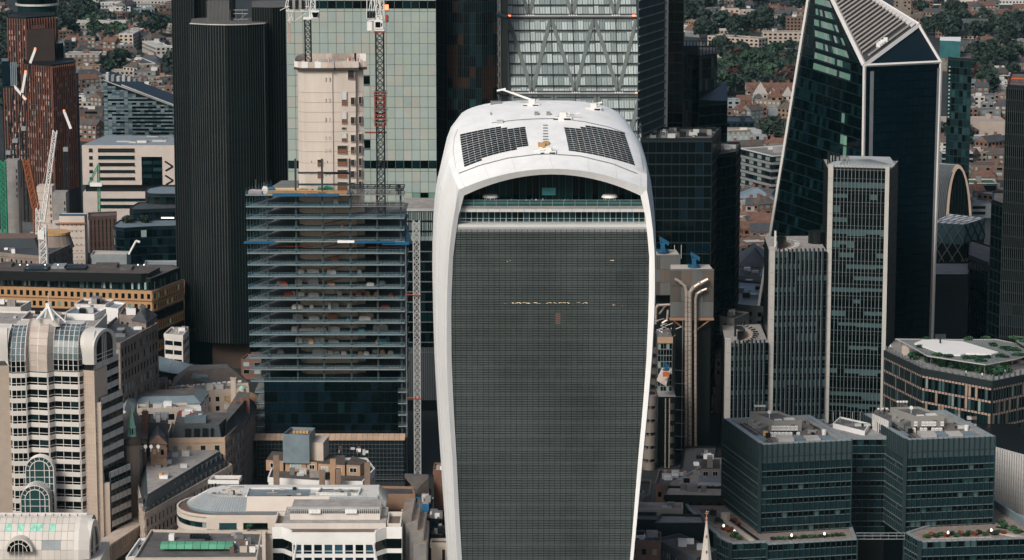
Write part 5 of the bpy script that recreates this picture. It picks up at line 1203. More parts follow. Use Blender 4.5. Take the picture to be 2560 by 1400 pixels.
# ------------------------------------------------------------------ twin teal glass blocks with roof plant
ZR = 41.7
tb = thing('twin_glass_block', 'pair of teal glass office blocks joined by a link above planted terraces', 'building', (at(2150,1200,880).x, 890, 0))
GS = [(glass('deck_panel',(0.045,0.07,0.078),.35,.06,.1),1)]; GSP = glass('spandrel_teal',(0.009,0.026,0.032),.15,.12); FRM = mat('glass_fin_line', (0.028,0.048,0.052), 0.35, var=.1); LEDGE = mat('ledge_line', (0.12,0.155,0.158), 0.4)
GB_ = {}
def teal_face(A, B, zt_, z0, bays, cap, head=True, T=tb):
    s = Side(A, B); rows = []
    if head: rows = [(3.7,'g'),(2.0,'g'),(2.4,'s')]
    h = sum(r[0] for r in rows)
    while h < zt_-z0-2: rows += [(1.75,'w'),(2.5,'s')]; h += 4.25
    P_ = Pieces(T, 'pane', cap); fm = MB(); lm = MB(); z = zt_; w = s.L/bays
    for hh, kd in rows:
        blk = R.random() < .4
        for j in range(bays):
            m = GS[0][0] if kd == 'g' else (GSP if kd == 's' else pick([(G_DK,11),(G_TL,2),(G_MD,1.0),(G_WB,.7)]))
            P_.add(s, w*j+.07, z-hh+.06, .05, w-.14, hh-.1, .1, m)
        s.box(lm if kd != 'g' else fm, 0, s.L, z-hh-.07, z-hh+.07, .1, .62 if kd == 's' else .3); z -= hh
    P_.flush()
    for j in range(bays+1): s.box(fm, w*j-.045, w*j+.045, z, zt_+.3, .1, .50)
    for sx in (0, s.L): s.box(fm, sx-.09, sx+.09, z, zt_+.5, .1, .8)
    fm.build('glass_fin', FRM, T, stuff=True); lm.build('ledge', LEDGE, T, stuff=True)
    g = 0
ROOFBITS = []
def teal_block(c4, capF, capS, z0=12.0, zt_=ZR):
    poly = poly_px(zt_, c4); f = MB(); f.prism(poly, 0, zt_-1.6, 0, 1); f.build('block', [BLACK, mat('roof_gravel_brown',(0.15,0.125,0.11),.9,var=.4,scale=.5)], tb)
    teal_face(poly[0], poly[1], zt_, z0, 17, capF); teal_face(poly[3], poly[0], zt_, z0, 22, capS)
    f = MB(); parapet(f, poly, zt_-1.6, 1.75, 1.5); f.build('parapet', LEAD, tb)
    ip = inset(poly, 1.5); f = MB(); parapet(f, ip, zt_-1.55, .9, .5); f.build('walkway_kerb', CONC_D, tb)
    return poly
pA = teal_block([(1903,1112),(2129,1101),(2025,1038),(1811,1047)], 110, 60)
pB = teal_block([(2266,1100),(2487,1091),(2364,1026),(2159,1035)], 110, 60)
def bx_z(name, x0, y0, x1, y1, z, h, m, T=tb, d=None, sub=None):   # box standing on height z, its front foot line between two photo points
    a, b_ = atz(x0, y0, z), atz(x1, y1, z); s = Side(a.xy, b_.xy); f = MB(); s.box(f, 0, s.L, z, z+h, -(d or s.L*.6), 0); return f.build(name, m, T, sub)
zr = ZR-1.6
PEN = mat('penthouse_grey', (0.27,0.26,0.24), .6, var=.08)
def penthouse(x0, y0, x1, y1, dl, ht=3.0):
    a, b_ = atz(x0,y0,zr), atz(x1,y1,zr); s = Side(a.xy, b_.xy)
    poly = [tuple(s.A), tuple(s.B), tuple(s.B-s.n*13+Vector((-4.6,0))), tuple(s.A-s.n*13+Vector((-4.6,0)))]
    f = MB(); f.prism(poly, zr, zr+ht, 0, 1); f.build('penthouse', [PEN, ROOFT], tb); f = MB(); parapet(f, poly, zr+ht, .7, .25); f.build('penthouse_parapet', PEN, tb)
    f = MB(); s.box(f, s.L*.62, s.L*.74, zr, zr+2.2, .01, .1); f.build('door', DARKM, tb)
    f = MB(); s.box(f, s.L*.1, s.L*.35, zr+ht+.1, zr+ht+.5, -3, -1); s.box(f, s.L*.45, s.L*.8, zr+ht+.1, zr+ht+.6, -4, -1); f.build('skylight', ROOFW, tb)
    return s
def roof_set(dx, dy):
    penthouse(1933+dx, 1081+dy, 2004+dx, 1079+dy, 0)
    bx_z('flue_box', 1885+dx, 1059+dy, 1903+dx, 1059+dy, zr, 2.6, PEN, d=3)
    for k in range(4):
        q = atz(1889+k*7.3+dx, 1052+dy, zr); f = MB(); f.cyl(q.x,q.y+1,zr+2,zr+4.3,.35,0,10); f.cyl(q.x,q.y+1,zr+4.3,zr+4.75,.42,1,10); f.build('flue', [STEEL, WPAINT], tb)
    for k in range(3): bx_z('air_duct', 1870+k*9+dx, 1064+k*9+dy, 1885+k*9+dx, 1066+k*9+dy, zr, 1.7, R.choice([ALU,PEN]), d=5)
    ac = MB()
    rows_ = [(1929,1090,8),(1933,1083,8)]
    for r_, (x_, y_, n) in enumerate(rows_):
        for k in range(n):
            if R.random() < .15: continue
            xx = x_+k*9.5+dx; q = atz(xx, y_+3+dy, zr); h = 1.5 if r_ == 0 else 2.6; f = MB(); f.box(q.x-.5,q.y,zr+h-1.4,q.x+.5,q.y+.5,zr+h,0); f.tube((q.x,q.y-.05,zr+h-.65),(q.x,q.y-.001,zr+h-.65),.36,1,10); f.tube((q.x,q.y-.09,zr+h-.65),(q.x,q.y-.051,zr+h-.65),.25,0,10); f.box(q.x-.45,q.y+.05,zr,q.x+.45,q.y+.4,zr+h-1.41,1); f.build('air_conditioner', [WPAINT, DARKM], tb)
    bx_z('orange_unit', 1908+dx, 1094+dy, 1920+dx, 1094+dy, zr, 1.8, YELLOW if dx == 0 else ALU, d=1.5); bx_z('dark_unit', 1914+dx,1095+dy,1926+dx,1095+dy,zr,1.5,DARKM,d=1)
    for x0, x1, m in ((1947,1986,mat('pale_hatch',(.42,.40,.37),.7)),(2016,2052,mat('pale_hatch',(0,0,0))),(1990,2012,LEAD_B),(2056,2084,LEAD_B),(1896,1915,LEAD_B)): bx_z('roof_hatch', x0+dx, 1105+dy, x1+dx, 1104+dy, zr, .9, m, d=5)
    for k in range(20): q = atz(R.uniform(2012,2075)+dx, R.uniform(1055,1090)+dy, zr); f = MB(); f.box(q.x,q.y,zr,q.x+R.uniform(.4,2),q.y+R.uniform(.4,2),zr+R.uniform(.2,1.1)); f.build('roof_plant', R.choice([ALU,ALU_P,DARKM,CONC_D,BRICKB]), tb)
    for k in range(3):
        f = MB(); a, b_ = atz(1842+k*5+dx,1056+dy,zr), atz(1922+k*5+dx,1108+dy,zr); f.tube(a+Vector((0,0,.4)), b_+Vector((0,0,.4)), .14,0,4); f.build('cable_tray', [DARKM,ALU,DARKM][k], tb)
        f = MB(); a, b_ = atz(2010+k*6+dx,1056+dy,zr), atz(2098+k*6+dx,1100+dy,zr); f.tube(a+Vector((0,0,.4)), b_+Vector((0,0,.4)), .16,0,4); f.build('cable_tray', [DARKM,ALU,CONC_D][k], tb)
    q = atz(2060+dx,1090+dy,zr); f = MB(); f.cyl(q.x,q.y,zr,zr+2,.6,0,10,.75); f.build('white_tank', WPAINT, tb)
    q = atz(1926+dx,1052+dy,zr+3); f = MB(); f.tube((q.x,q.y+4,zr+3),(q.x,q.y+4,zr+4.6),.09); f.tube((q.x,q.y+3.7,zr+4.9),(q.x,q.y+4,zr+4.9),.6,0,10); f.build('dish', WPAINT, tb)
roof_set(0,0); roof_set(356,-11)
# link
z_l = 39.0; A, B = atz(2128,1125,z_l), atz(2268,1120,z_l); f = MB(); A.y = B.y = 893
f.prism([(A.x,893),(B.x+2,893),(B.x,912),(A.x-8,912)],0,z_l,0,1); f.build('link_block', [BLACK, CONC_D], tb); teal_face((A.x,893),(B.x+2,893),z_l-1,10,10,70,False)
f = MB(); f.box(A.x-1,892.6,z_l-.9,B.x+1,893.2,z_l+.3); f.build('link_coping', LEAD, tb)
q0, q1 = at(2140,1348,868), at(2262,1342,868); f = MB()
for h in (0,1.0,1.9): f.tube((q0.x,868,q0.z+h),(q1.x,868,q0.z+h),.12,0,4)
for k in range(7): x = lerp(q0.x,q1.x,k/6); f.tube((x,868,q0.z),(x,868,q0.z+1.9),.08,0,4)
f.build('bridge_rail', LEAD, tb)
# base blocks
ZB = 14.5
bA = poly_px(ZB, [(1828,1361),(1916,1357),(1917,1363),(2142,1350),(2120,1290),(1900,1240),(1706,1253),(1720,1275),(1790,1338),(1795,1345)])
f = MB(); f.prism(bA, 0, ZB, 0, 1); f.build('base_block', [BLACK, mat('terrace_paving',(.24,.19,.16),.85,var=.3,scale=.6)], tb)
for i, n in ((0,6),(2,17),(8,16),(6,5)): teal_face(bA[i], bA[i+1], ZB, ZB-9, n, 40, False)
teal_face(bA[9], bA[0], ZB, ZB-9, 6, 20, False)
bB = poly_px(ZB, [(2302,1356),(2640,1345),(2640,1352-30),(2484,1266),(2400,1290),(2264,1334)])
f = MB(); f.prism(bB, 0, ZB, 0, 1); f.build('base_block', [BLACK, mat('terrace_paving',(0,0,0))], tb)
teal_face(bB[0], bB[1], ZB, ZB-9, 22, 60, False); teal_face(bB[5], bB[0], ZB, ZB-9, 6, 20, False)
for pl in (bA, bB):
    f = MB(); parapet(f, pl, ZB, .5, 1.0); f.build('base_parapet', LEAD, tb)
f = MB(); a, b_ = atz(2484,1266,ZB), atz(2575,1327,ZB); s = Side(a.xy,b_.xy); s.box(f,0,s.L,ZB,ZB+2.4,-.4,.4); f.build('terrace_screen', LEAD_B, tb)
for x0, y0, x1, y1, w, m in ((1808,1300,1880,1352,1.6,CREAM),(1822,1297,1895,1350,.8,DARKM),(1760,1275,1800,1310,3,ROOFT),(2480,1330,2560,1345,2,CREAM),(2490,1318,2560,1330,1,DARKM)):
    a, b_ = atz(x0,y0,ZB), atz(x1,y1,ZB); s = Side(a.xy,b_.xy); f = MB(); s.box(f,0,s.L,ZB,ZB+.25,-w/2,w/2); f.build('deck_strip', m, tb)
f = MB(); q = atz(1814,1299,ZB); f.cyl(q.x,q.y,ZB,ZB+2,1.6,0,10); f.build('roof_drum', CREAM, tb)
# shrubs, lamps and people on the terraces
AUT = mat('russet_leaves', (0.20,0.07,0.03), .8, var=.4, scale=.9)
def terr(pts, z, base, grp):
    for i, (px, py, r, m, w) in enumerate(pts):
        q = atz(px, py, z); shrub(q.x, q.y+r*.4, z, r, r*.9, m, '%s %s' % (w, base), grp, i)
terr([(1780,1290,1.6,LEAF1,'low dark shrub beside the pale drum'),(1796,1308,1.4,LEAF1,'dark shrub left of the pale strip'),(1812,1325,1.3,AUT,'russet shrub left of the pale strip'),(1826,1330,1.5,AUT,'broader russet shrub left of the pale strip'),(1838,1345,1.6,LEAF3,'green shrub near the front edge'),(1850,1350,1.3,LEAF3,'smaller green shrub near the front edge'),(1836,1304,1.0,AUT,'russet tuft right of the pale drum'),(1845,1313,1.0,AUT,'second russet tuft right of the pale drum')], ZB, 'on the left terrace', 'shrubs on the left terrace')
q_ = [(1935+i*13, 1350-i*.8) for i in range(14)]
for i, (px, py) in enumerate(q_):
    q = atz(px, py, ZB); shrub(q.x, q.y, ZB, 1.1, .8, LEAF3 if i % 3 else LEAF1, 'low green planting along the terrace edge under the left glass block', 'edge planting under the left block', i)
for i in range(17):
    px = 2318+i*12; q = atz(px, 1344-i*.5-(i%2)*4, ZB); m = [LEAF3,AUT,LEAF1][i % 3]; shrub(q.x, q.y, ZB, 1.25, 1.0, m, '%s planting along the terrace under the right glass block' % ['green','russet','dark green'][i%3], 'edge planting under the right block', i)
for i, (px, py) in enumerate([(2500,1310),(2512,1318),(2530,1325),(2545,1332)]): q = atz(px,py,ZB); shrub(q.x,q.y,ZB,1.6,1.1,LEAF3,'green shrub on the far right corner terrace','corner terrace shrubs',i)
for i, (px, py, w) in enumerate([(1809,1326,'on the left terrace'),(1836,1340,'on the left terrace, nearer its front edge'),(1979,1350,'under the left glass block'),(2061,1346,'under the left glass block, nearer the bridge'),(2370,1343,'on the terrace under the right glass block'),(2478,1337,'at the right end of the planted terrace')]):
    q = atz(px,py,ZB); f = MB(); f.cyl(q.x,q.y,ZB,ZB+1.1,.1,1,6); f.tube((q.x,q.y,ZB+1.1),(q.x,q.y,ZB+1.5),.28,0,10,.34); f.tube((q.x,q.y,ZB+1.5),(q.x,q.y,ZB+1.9),.34,0,10,.2); single(f,'globe_lamp',[LAMPW,DARKM],'white globe lamp '+w,'lamp','globe lamps on the terraces')
for i in range(9):
    px = 2335+i*17; q = atz(px, 1350-i*.5, ZB); f = MB(); f.box(q.x-.9,q.y-.25,ZB+.32,q.x+.9,q.y+.25,ZB+.45); f.box(q.x-.8,q.y-.2,ZB,q.x-.65,q.y+.2,ZB+.32); f.box(q.x+.65,q.y-.2,ZB,q.x+.8,q.y+.2,ZB+.32); single(f,'bench',CREAM,'pale timber bench on the planted terrace under the right glass block','bench','benches on the right terrace')
# ------------------------------------------------------------------ church spire in front
Ys = 842.0; tip = at(1766.5,1306,Ys); sp = thing('church_spire', 'slender white stone spire with gilded cross at the bottom right of the white tower', 'spire', (tip.x, Ys, 0))
zb2 = zof(1440,Ys); f = MB(); f.tube((tip.x,Ys,zb2),(tip.x,Ys,tip.z),2.25,0,8,.28); f.build('stone_cone', mat('spire_stone',(.62,.57,.50),.8,var=.18,scale=.8,bump=.3,streak=True), sp)
f = MB(); f.cyl(tip.x,Ys,0,zb2,2.6,0,8); f.build('tower_shaft', STONE, sp)
f = MB(); f.cyl(tip.x,Ys,tip.z,tip.z+.4,.5,0,10,.35); f.cyl(tip.x,Ys,tip.z+.4,tip.z+.9,.22,0,8); f.tube((tip.x,Ys,tip.z+.9),(tip.x,Ys,tip.z+1.5),.3,0,8); f.tube((tip.x,Ys,tip.z+1.5),(tip.x,Ys,tip.z+3.6),.09,0,6); f.build('finial', mat('copper_pink',(.60,.33,.24),.5), sp)
f = MB(); f.box(tip.x-.55,Ys-.07,tip.z+2.6,tip.x+.55,Ys+.07,tip.z+2.8); f.box(tip.x-.3,Ys-.07,tip.z+3.1,tip.x+.7,Ys+.07,tip.z+3.3); f.build('cross', YELLOW, sp)
for py in (1340, 1377): q = at(1765.5,py,Ys); rr = lerp(.28,2.25,(tip.z-q.z)/(tip.z-zb2)); f = MB(); f.box(q.x-.2,Ys-rr-.12,q.z-.4,q.x+.2,Ys-rr+.3,q.z+.4); f.build('lucarne', BRICKB, sp)
# ------------------------------------------------------------------ faceted building with roof garden
fc = thing('faceted_garden_building', 'faceted glass building with pink floor bands and a planted roof garden under a white canopy', 'building', (at(2400,960,970).x, 985, 0))
ZF = 42.2
cr = [(2213,876),(2307,921),(2481,953),(2600,928),(2600,850),(2240,846)]
pf = poly_px(ZF, cr); f = MB(); f.prism(pf, 0, ZF, 0, 1); f.build('body', [BLACK, CONC_D], fc)
PK = mat('pink_band', (0.50,0.36,0.29), .6, var=.15)
for i in range(3):
    s = Side(pf[i], pf[i+1]); bays = int(s.L/1.35); P_ = Pieces(fc, 'pane', 100); fm = MB(); bm = MB(); w = s.L/bays
    s.box(fm, -.2, s.L+.2, ZF-2.2, ZF+.1, .02, .5)
    for r_ in range(8):
        z1 = ZF-2.3-4.3*r_
        s.box(bm, 0, s.L, z1-.75, z1-.45, .12, .25); s.box(bm, 0, s.L, z1-.35, z1-.1, .12, .25)
        for j in range(bays): P_.add(s, w*j+.07, z1-4.2, .05, w-.14, 3.35, .1, pick([(G_DK,4),(G_TL,3),(G_MD,2),(G_WM,.4 if i < 1 else 1.3),(G_WB,2.5),(G_PL,.6)]))
    for j in range(bays+1): s.box(fm, w*j-.05, w*j+.05, ZF-38, ZF-2.2, .1, .5)
    P_.flush(); fm.build('mullion_grid', mat('grid_dark',(.02,.028,.03),.4), fc, stuff=True); bm.build('floor_band', PK, fc, stuff=True)
    for j in range(bays): f = MB(); s.box(f, w*j+.15, w*j+w-.15, ZF+.1, ZF+1.7, -.1, 0.0); f.build('balustrade_panel', mat('rail_grey',(.16,.18,.18),.4), fc) if j % 2 == 0 else None
pg = poly_px(ZF+4.2, [(2238,847),(2262,858),(2318,890),(2464,912),(2540,898),(2600,880),(2590,868),(2490,848),(2345,849)])
PERG = mat('pergola_slat', (.20,.22,.22), .6, var=.2)
f = MB(); parapet(f, pg, ZF+4.0, .3, .3); f.build('pergola_frame', ALU_P, fc)
xs_ = [p[0] for p in pg]; ys_ = [p[1] for p in pg]
def inside(x, y, pl):
    c = False; n = len(pl)
    for i in range(n):
        x1, y1 = pl[i]; x2, y2 = pl[(i+1)%n]
        if (y1 > y) != (y2 > y) and x < (x2-x1)*(y-y1)/(y2-y1)+x1: c = not c
    return c
f = MB(); x = min(xs_)
while x < max(xs_):
    yy = [y for y in [min(ys_)+.4*i for i in range(int((max(ys_)-min(ys_))/.4)+1)] if inside(x, y, pg)]
    if len(yy) > 1: f.box(x-.12, yy[0], ZF+4.02, x+.12, yy[-1], ZF+4.2)
    x += .75
y = min(ys_)
while y < max(ys_):
    xx = [x for x in [min(xs_)+.4*i for i in range(int((max(xs_)-min(xs_))/.4)+1)] if inside(x, y, pg)]
    if len(xx) > 1: f.box(xx[0], y-.1, ZF+3.85, xx[-1], y+.1, ZF+4.0)
    y += 1.1
f.build('pergola_slat', PERG, fc, stuff=True)
for k in range(0, len(pg)): f = MB(); q = inset(pg,1.5)[k]; f.cyl(q[0],q[1],ZF,ZF+3.84,.15,0,6); f.build('pergola_post', ALU, fc)
wp = poly_px(ZF+4.6, [(2286,858.6),(2367,887.5),(2401,888),(2414,884),(2478,886),(2496,881),(2406,854),(2322,849.6),(2307,850)])
f = MB(); f.prism(wp, ZF+4.25, ZF+4.75, 0); f.build('white_canopy', mat('canopy_white',(.82,.80,.77),.5,var=.03), fc); f = MB(); q = atz(2350.5,858,ZF+4.75); f.box(q.x-.25,q.y-.3,ZF+4.75,q.x+.25,q.y+.3,ZF+6.2); f.build('canopy_vent', DARKM, fc)
f = MB(); q = atz(2263,888,ZF); f.box(q.x-1.2,q.y,ZF,q.x+1.4,q.y+.4,ZF+3.2); f.build('pale_wall', CREAM, fc)
LV2 = [LEAF3, mat('deep_garden_green',(.018,.075,.035),.8,var=.5,scale=1)]
k = 0
def gsh(px, py, z, r, h, m, lab, grp):
    global k; q = atz(px, py, z); shrub(q.x, q.y, z, r, h, m, lab, grp, k); k += 1
for px, py, r in [(2284,893,2.0),(2297,884,1.6),(2328,900,2.6),(2345,905,2.2),(2360,911,2.0),(2388,916,2.2),(2410,921,2.0),(2432,923,2.2),(2452,926,2.4),(2475,930,2.0),(2495,932,2.2),(2515,926,2)]: gsh(px, py+6, ZF, r, 2.6, R.choice(LV2), 'green bush under the pergola edge on the faceted building', 'bushes of the roof garden')
for px, py in [(2512,915),(2522,912),(2532,908)]: gsh(px, py, ZF, 1.8, 2.6, AUT, 'red bush at the right end of the roof garden', 'red bushes of the roof garden')
for px, py, r in [(2345,888,2.0),(2372,893,2.2),(2420,897,2.2),(2440,895,2.6),(2470,895,1.8),(2505,893,2.4),(2545,888,2.2),(2480,864,2.0),(2515,874,2.8),(2535,876,2.4),(2420,848.5,2.0),(2465,847,1.8),(2300,868,1.4),(2315,849,1.6),(2452,904,2.2)]: gsh(px, py, ZF+4.1, r, .8, R.choice(LV2), 'green climber spreading over the pergola slats around the white canopy', 'climbers on the pergola')
for i, (px, py) in enumerate([(2455,944),(2478,946),(2488,941),(2512,936),(2518,934),(2415,938),(2226,873),(2218,873)]): q = atz(px,py,ZF); person(q.x,q.y,ZF,JACK[[0,1,1,0,2,0,0,1][i]],JACK[1],['person in a white shirt at the front corner of the roof garden','person in dark clothes beside the front corner of the roof garden','person in dark clothes right of the front corner of the roof garden','person in a pale shirt at the right railing of the roof garden','person in teal at the right railing of the roof garden','person in a white shirt behind the front railing of the roof garden','person in a white shirt on the far left end of the garden roof','person in dark clothes on the far left end of the garden roof'][i],'people in the roof garden',ang=i)
T = thing('pergola_building', 'second planted pergola roof cut by the right edge behind the roof garden', 'building', (*pf[4],0))
p9 = poly_px(ZF+6, [(2527,841),(2560,862),(2640,850),(2640,830)]); f = MB(); f.prism(p9, ZF+5.4, ZF+6, 0); f.prism(inset(p9,1), 0, ZF+5.35, 1); f.build('pergola', [PERG, BLACK], T)
for i in range(4): q = atz(2535+i*9, 846+i*3, ZF+6); shrub(q.x,q.y,ZF+6,1.8,.8,LEAF3,'green climber on the second pergola roof at the right edge','climbers on the second pergola',i)
# ------------------------------------------------------------------ white slatted block bottom right
T = thing('white_slatted_building', 'building with close white vertical slats at the right edge', 'building', (at(2530,1200,905).x,920,0))
A, B = (at(2484,1120,925).x, 925), (at(2640,1100,890).x, 905); zt_ = zof(1118,925)
f = MB(); f.prism([A,B,(B[0],960),(A[0],960)],0,zt_-.3,0); f.build('body',BLACK,T); s = Side(A,B); n = 22
WS = mat('white_slat',(.60,.585,.56),.6,var=.08)
for k in range(n+1): f = MB(); a = s.L*k/n; s.box(f,a-.28,a+.28,0,zt_+.4,.02,.7); f.build('slat',WS,T)
f = MB(); z = zt_-1.5
while z > 0: s.box(f,0,s.L,z-.14,z+.14,.02,.35); z -= 2.1
f.build('cross_rail',mat('cross_rail',(.16,.17,.17),.5),T)
# white plant houses between the twin blocks
T = thing('white_plant_house', 'white roof house with antennas between the twin glass blocks and the finned tower', 'building', (at(2120,1060,925).x,930,0))
z_ = 40; c4 = poly_px(z_, [(2082,1062),(2162,1082),(2175,1062),(2100,1045)]); f = MB(); f.prism(c4,0,z_,0,1); f.build('walls',[WPAINT,ROOFT],T); s = Side(c4[0],c4[1]); P_ = Pieces(T,'window'); 
for a in (.42,.57,.73): P_.add(s,s.L*a,z_-3.4,.08,1.1,1.2,.12,G_DK)
P_.flush(); f = MB(); parapet(f,c4,z_,.5,.3); f.build('parapet',WPAINT,T)
for px in (2083,2100,2131,2150): f = MB(); q = atz(px,1056,z_); f.tube((q.x,q.y,z_),(q.x,q.y,z_+3.4),.08); f.build('antenna',ALU_P,T)
for px in (2124,2148,2165): f = MB(); q = atz(px,1066,z_); f.box(q.x-1.4,q.y,z_,q.x+1.4,q.y+1.4,z_+.7); f.build('roof_plant',R.choice([ALU,ALU_P]),T)
T = thing('white_plant_house', 'white ribbed wedge with small flues on the left corner behind the right glass block', 'building', (at(2200,1030,925).x,930,0))
z_ = 44; c4 = poly_px(z_, [(2182,1034),(2222,1052),(2230,1040),(2190,1022)]); f = MB(); f.prism(c4,0,z_,0,1); f.build('walls',[mat('ribbed_white',(.62,.60,.56),.6),ROOFT],T); s = Side(c4[0],c4[1]); f = MB()
for k in range(9): s.box(f,s.L*k/8-.08,s.L*k/8+.08,z_-4,z_,.01,.2)
f.build('rib',ALU_P,T)
for px in (2196,2206,2217): f = MB(); q = atz(px,1036,z_); f.cyl(q.x,q.y,z_,z_+1.6,.25,0,8); f.cyl(q.x,q.y,z_+1.6,z_+2.0,.42,1,8); f.build('flue',[STEEL,WPAINT],T)
# ------------------------------------------------------------------ far right background towers
T = dark_block('black_office_tower', 'black tower with close vertical ribs cut by the right edge', [pxy(2504,1010),pxy(2620,1000),pxy(2620,1050),pxy(2512,1050)], zof(216,1010), BODY42, mats=[(G_DK,9),(BR2,1)], nx=4.5, cat='tower')
s = Side(pxy(2504,1010),pxy(2620,1000)); off = T.location
for k in range(24): f = MB(); s.box(f,s.L*k/23-.12,s.L*k/23+.12,0,zof(216,1010),.25,.6); f.build('rib',RIBD,T)
f = MB()
for k in range(14): a = pxy(2510+k*5,1020); f.tube((a[0],1020,zof(216,1010)),(a[0]+R.uniform(-1,1),1020,zof(216,1010)+R.uniform(1,4)),.12)
f.box(pxy(2512,1020)[0],1019,zof(216,1010)+1.5,pxy(2580,1020)[0],1019.3,zof(216,1010)+1.9,1); f.build('roof_guard',[REDP,ORANGE],T)
T = dark_block('black_office_tower', 'lower black slab with a slanted top left of the ribbed black tower', [pxy(2474,1040),pxy(2504,1030),pxy(2504,1060),pxy(2474,1060)], zof(503,1040), BODY42, mats=[(G_DK,1)], nx=4)
T = dark_block('teal_glass_tower', 'teal glass tower just right of the pointed tower', [pxy(2357,1560),pxy(2415,1552),pxy(2415,1590),pxy(2357,1590)], zof(146,1560), NAVY, mats=[(G_TL,3),(G_DK,2),(G_MD,1)], nx=2.2, cap=200, cat='tower')
f = MB(); f.prism([pxy(2335,1570),pxy(2386,1565),pxy(2386,1590),pxy(2335,1590)],zof(150,1560),zof(102,1568),0,1); f.build('upper_block',[mat('cyan_cladding',(.03,.12,.13),.3,var=.3),WPAINT],T)
s = Side(pxy(2357,1560),pxy(2415,1552))
for k in range(14): f = MB(); z = zof(165+k*9.6,1560); s.box(f,.6,1.5,z-.8,z,.2,.4); f.build('lit_window',G_PL,T)
# barrel vault
Yv = 1330.0; T = thing('barrel_vault_hall', 'ribbed barrel vault with a pale arched rim behind the diamond-lattice block', 'building', (at(2390,500,Yv).x,Yv,0))
def vp(t, px0, px1, top, bot, Y, sc=1.0): # parabola-ish
    x = lerp(px0, px1, (1-math.cos(t))/2); y = bot-(bot-top)*math.sin(t)**.85*sc; return at(x, y, Y)
ra = [vp(math.pi*i/20, 2364, 2430, 413, 600, Yv) for i in range(21)]; rb_ = [vp(math.pi*i/20, 2300, 2380, 409, 600, Yv+60) for i in range(21)]; ri = [vp(math.pi*i/20, 2371, 2424, 421, 600, Yv) for i in range(21)]
f = MB(); f.strip([ra, rb_], 0); f.build('vault', mat('vault_dark',(.03,.04,.045),.4), T); f = MB(); f.strip([ra, ri],0); f.strip([[p+Vector((0,3,0)) for p in ra],ra],0); f.build('arched_rim', mat('rim_beige',(.42,.32,.25),.6), T)
for k in range(1, 16):
    f = MB(); L_ = [a.lerp(b_, k/16)+Vector((0,-.15,.25)) for a, b_ in zip(ra[:14], rb_[:14])]; f.path(L_, .18, 0, 4); f.build('vault_rib', ALU, T)
f = MB(); f.face([p+Vector((0,1,0)) for p in ri]); f.build('end_glass', G_DK, T)
for k in range(6): f = MB(); x = lerp(ri[0].x, ri[-1].x, (k+1)/7); f.box(x-.1,Yv+.6,zof(600,Yv),x+.1,Yv+.95,zof(430+abs(k-2.5)*18,Yv)); f.build('end_mullion', DARKM, T)
# diamond lattice cube
Yq = 1230.0; T = thing('diamond_lattice_block', 'glass block with diamond lattice and pale quilted roof beside the pointed tower', 'building', (at(2400,600,Yq).x,Yq+15,0))
zq = zof(561,Yq); c4 = poly_px(zq, [(2330,556),(2410,561),(2462,545),(2375,535)]); f = MB(); f.prism(c4,0,zq,0,1); f.build('body',[BLACK,ROOFW],T)
for i in (0,1):
    s = Side(c4[i], c4[i+1]); zl = zof(612,Yq); F = Face(s.P(0,zl),s.P(s.L,zl),s.P(s.L,zq),s.P(0,zq)); fp = MB(); F.box(fp,0,1,0,1,0.02,.2); fp.build('glazed_band', glass('steel_teal_glass',(.05,.10,.115),.15,.1), T)
    zl2 = zof(690,Yq); F2 = Face(s.P(0,zl2),s.P(s.L,zl2),s.P(s.L,zq),s.P(0,zq)); n = 3
    for k in range(n):
        for kk in range(3):
            f = MB(); F2.bar(f,(k/n,kk/3),((k+1)/n,(kk+1)/3),.35,.22,.6); F2.bar(f,((k+1)/n,kk/3),(k/n,(kk+1)/3),.33,.23,.58); f.build('lattice_bar', ALU if i == 0 else DARKM, T)
TF = [Vector((*c,zq)) for c in c4]; F3 = Face(TF[0],TF[1],TF[2],TF[3])
for k in range(5): 
    f = MB(); F3.bar(f,(k/5,0),((k+1)/5,1),.3,.05,.3); F3.bar(f,((k+1)/5,0),(k/5,1),.29,.06,.28); f.build('roof_seam', ALU, T)
f = MB(); s = Side(c4[1],c4[2])
for k in range(12): s.box(f,s.L*k/12,s.L*(k+.6)/12,zof(660,Yq),zof(648,Yq),.02,.3)
f.build('side_grille', ALU_P, T)
T = dark_block('navy_plant_block', 'plain navy block with a recessed grille below the diamond-lattice block', [pxy(2325,1185),pxy(2420,1185),pxy(2430,1215),pxy(2325,1215)], zof(690,1185), NAVY, mats=[(NAVY,1)], nx=30, nz=12, mt=CONC_D)
f = MB(); q = at(2382,830,1183)
for k in range(4): f.cyl(at(2362+k*7,1,1183).x,1183.5,zof(848,1183),zof(836,1183),.55,0,10)
f.build('round_vent',ALU_P,T); s = Side(pxy(2325,1185),pxy(2420,1185)); f = MB(); s.box(f,s.L*.1,s.L*.95,zof(730,1185),zof(703,1185),.2,.4); f.build('grille',BLACK,T)
T = dark_block('dark_glass_block', 'dark glass block with slanting floor lines right of the navy block', [pxy(2420,1200),pxy(2470,1180),pxy(2480,1220),pxy(2420,1240)], zof(640,1200), NAVY, mats=[(G_DK,4),(G_BL,2),(G_TL,1)], nx=3)
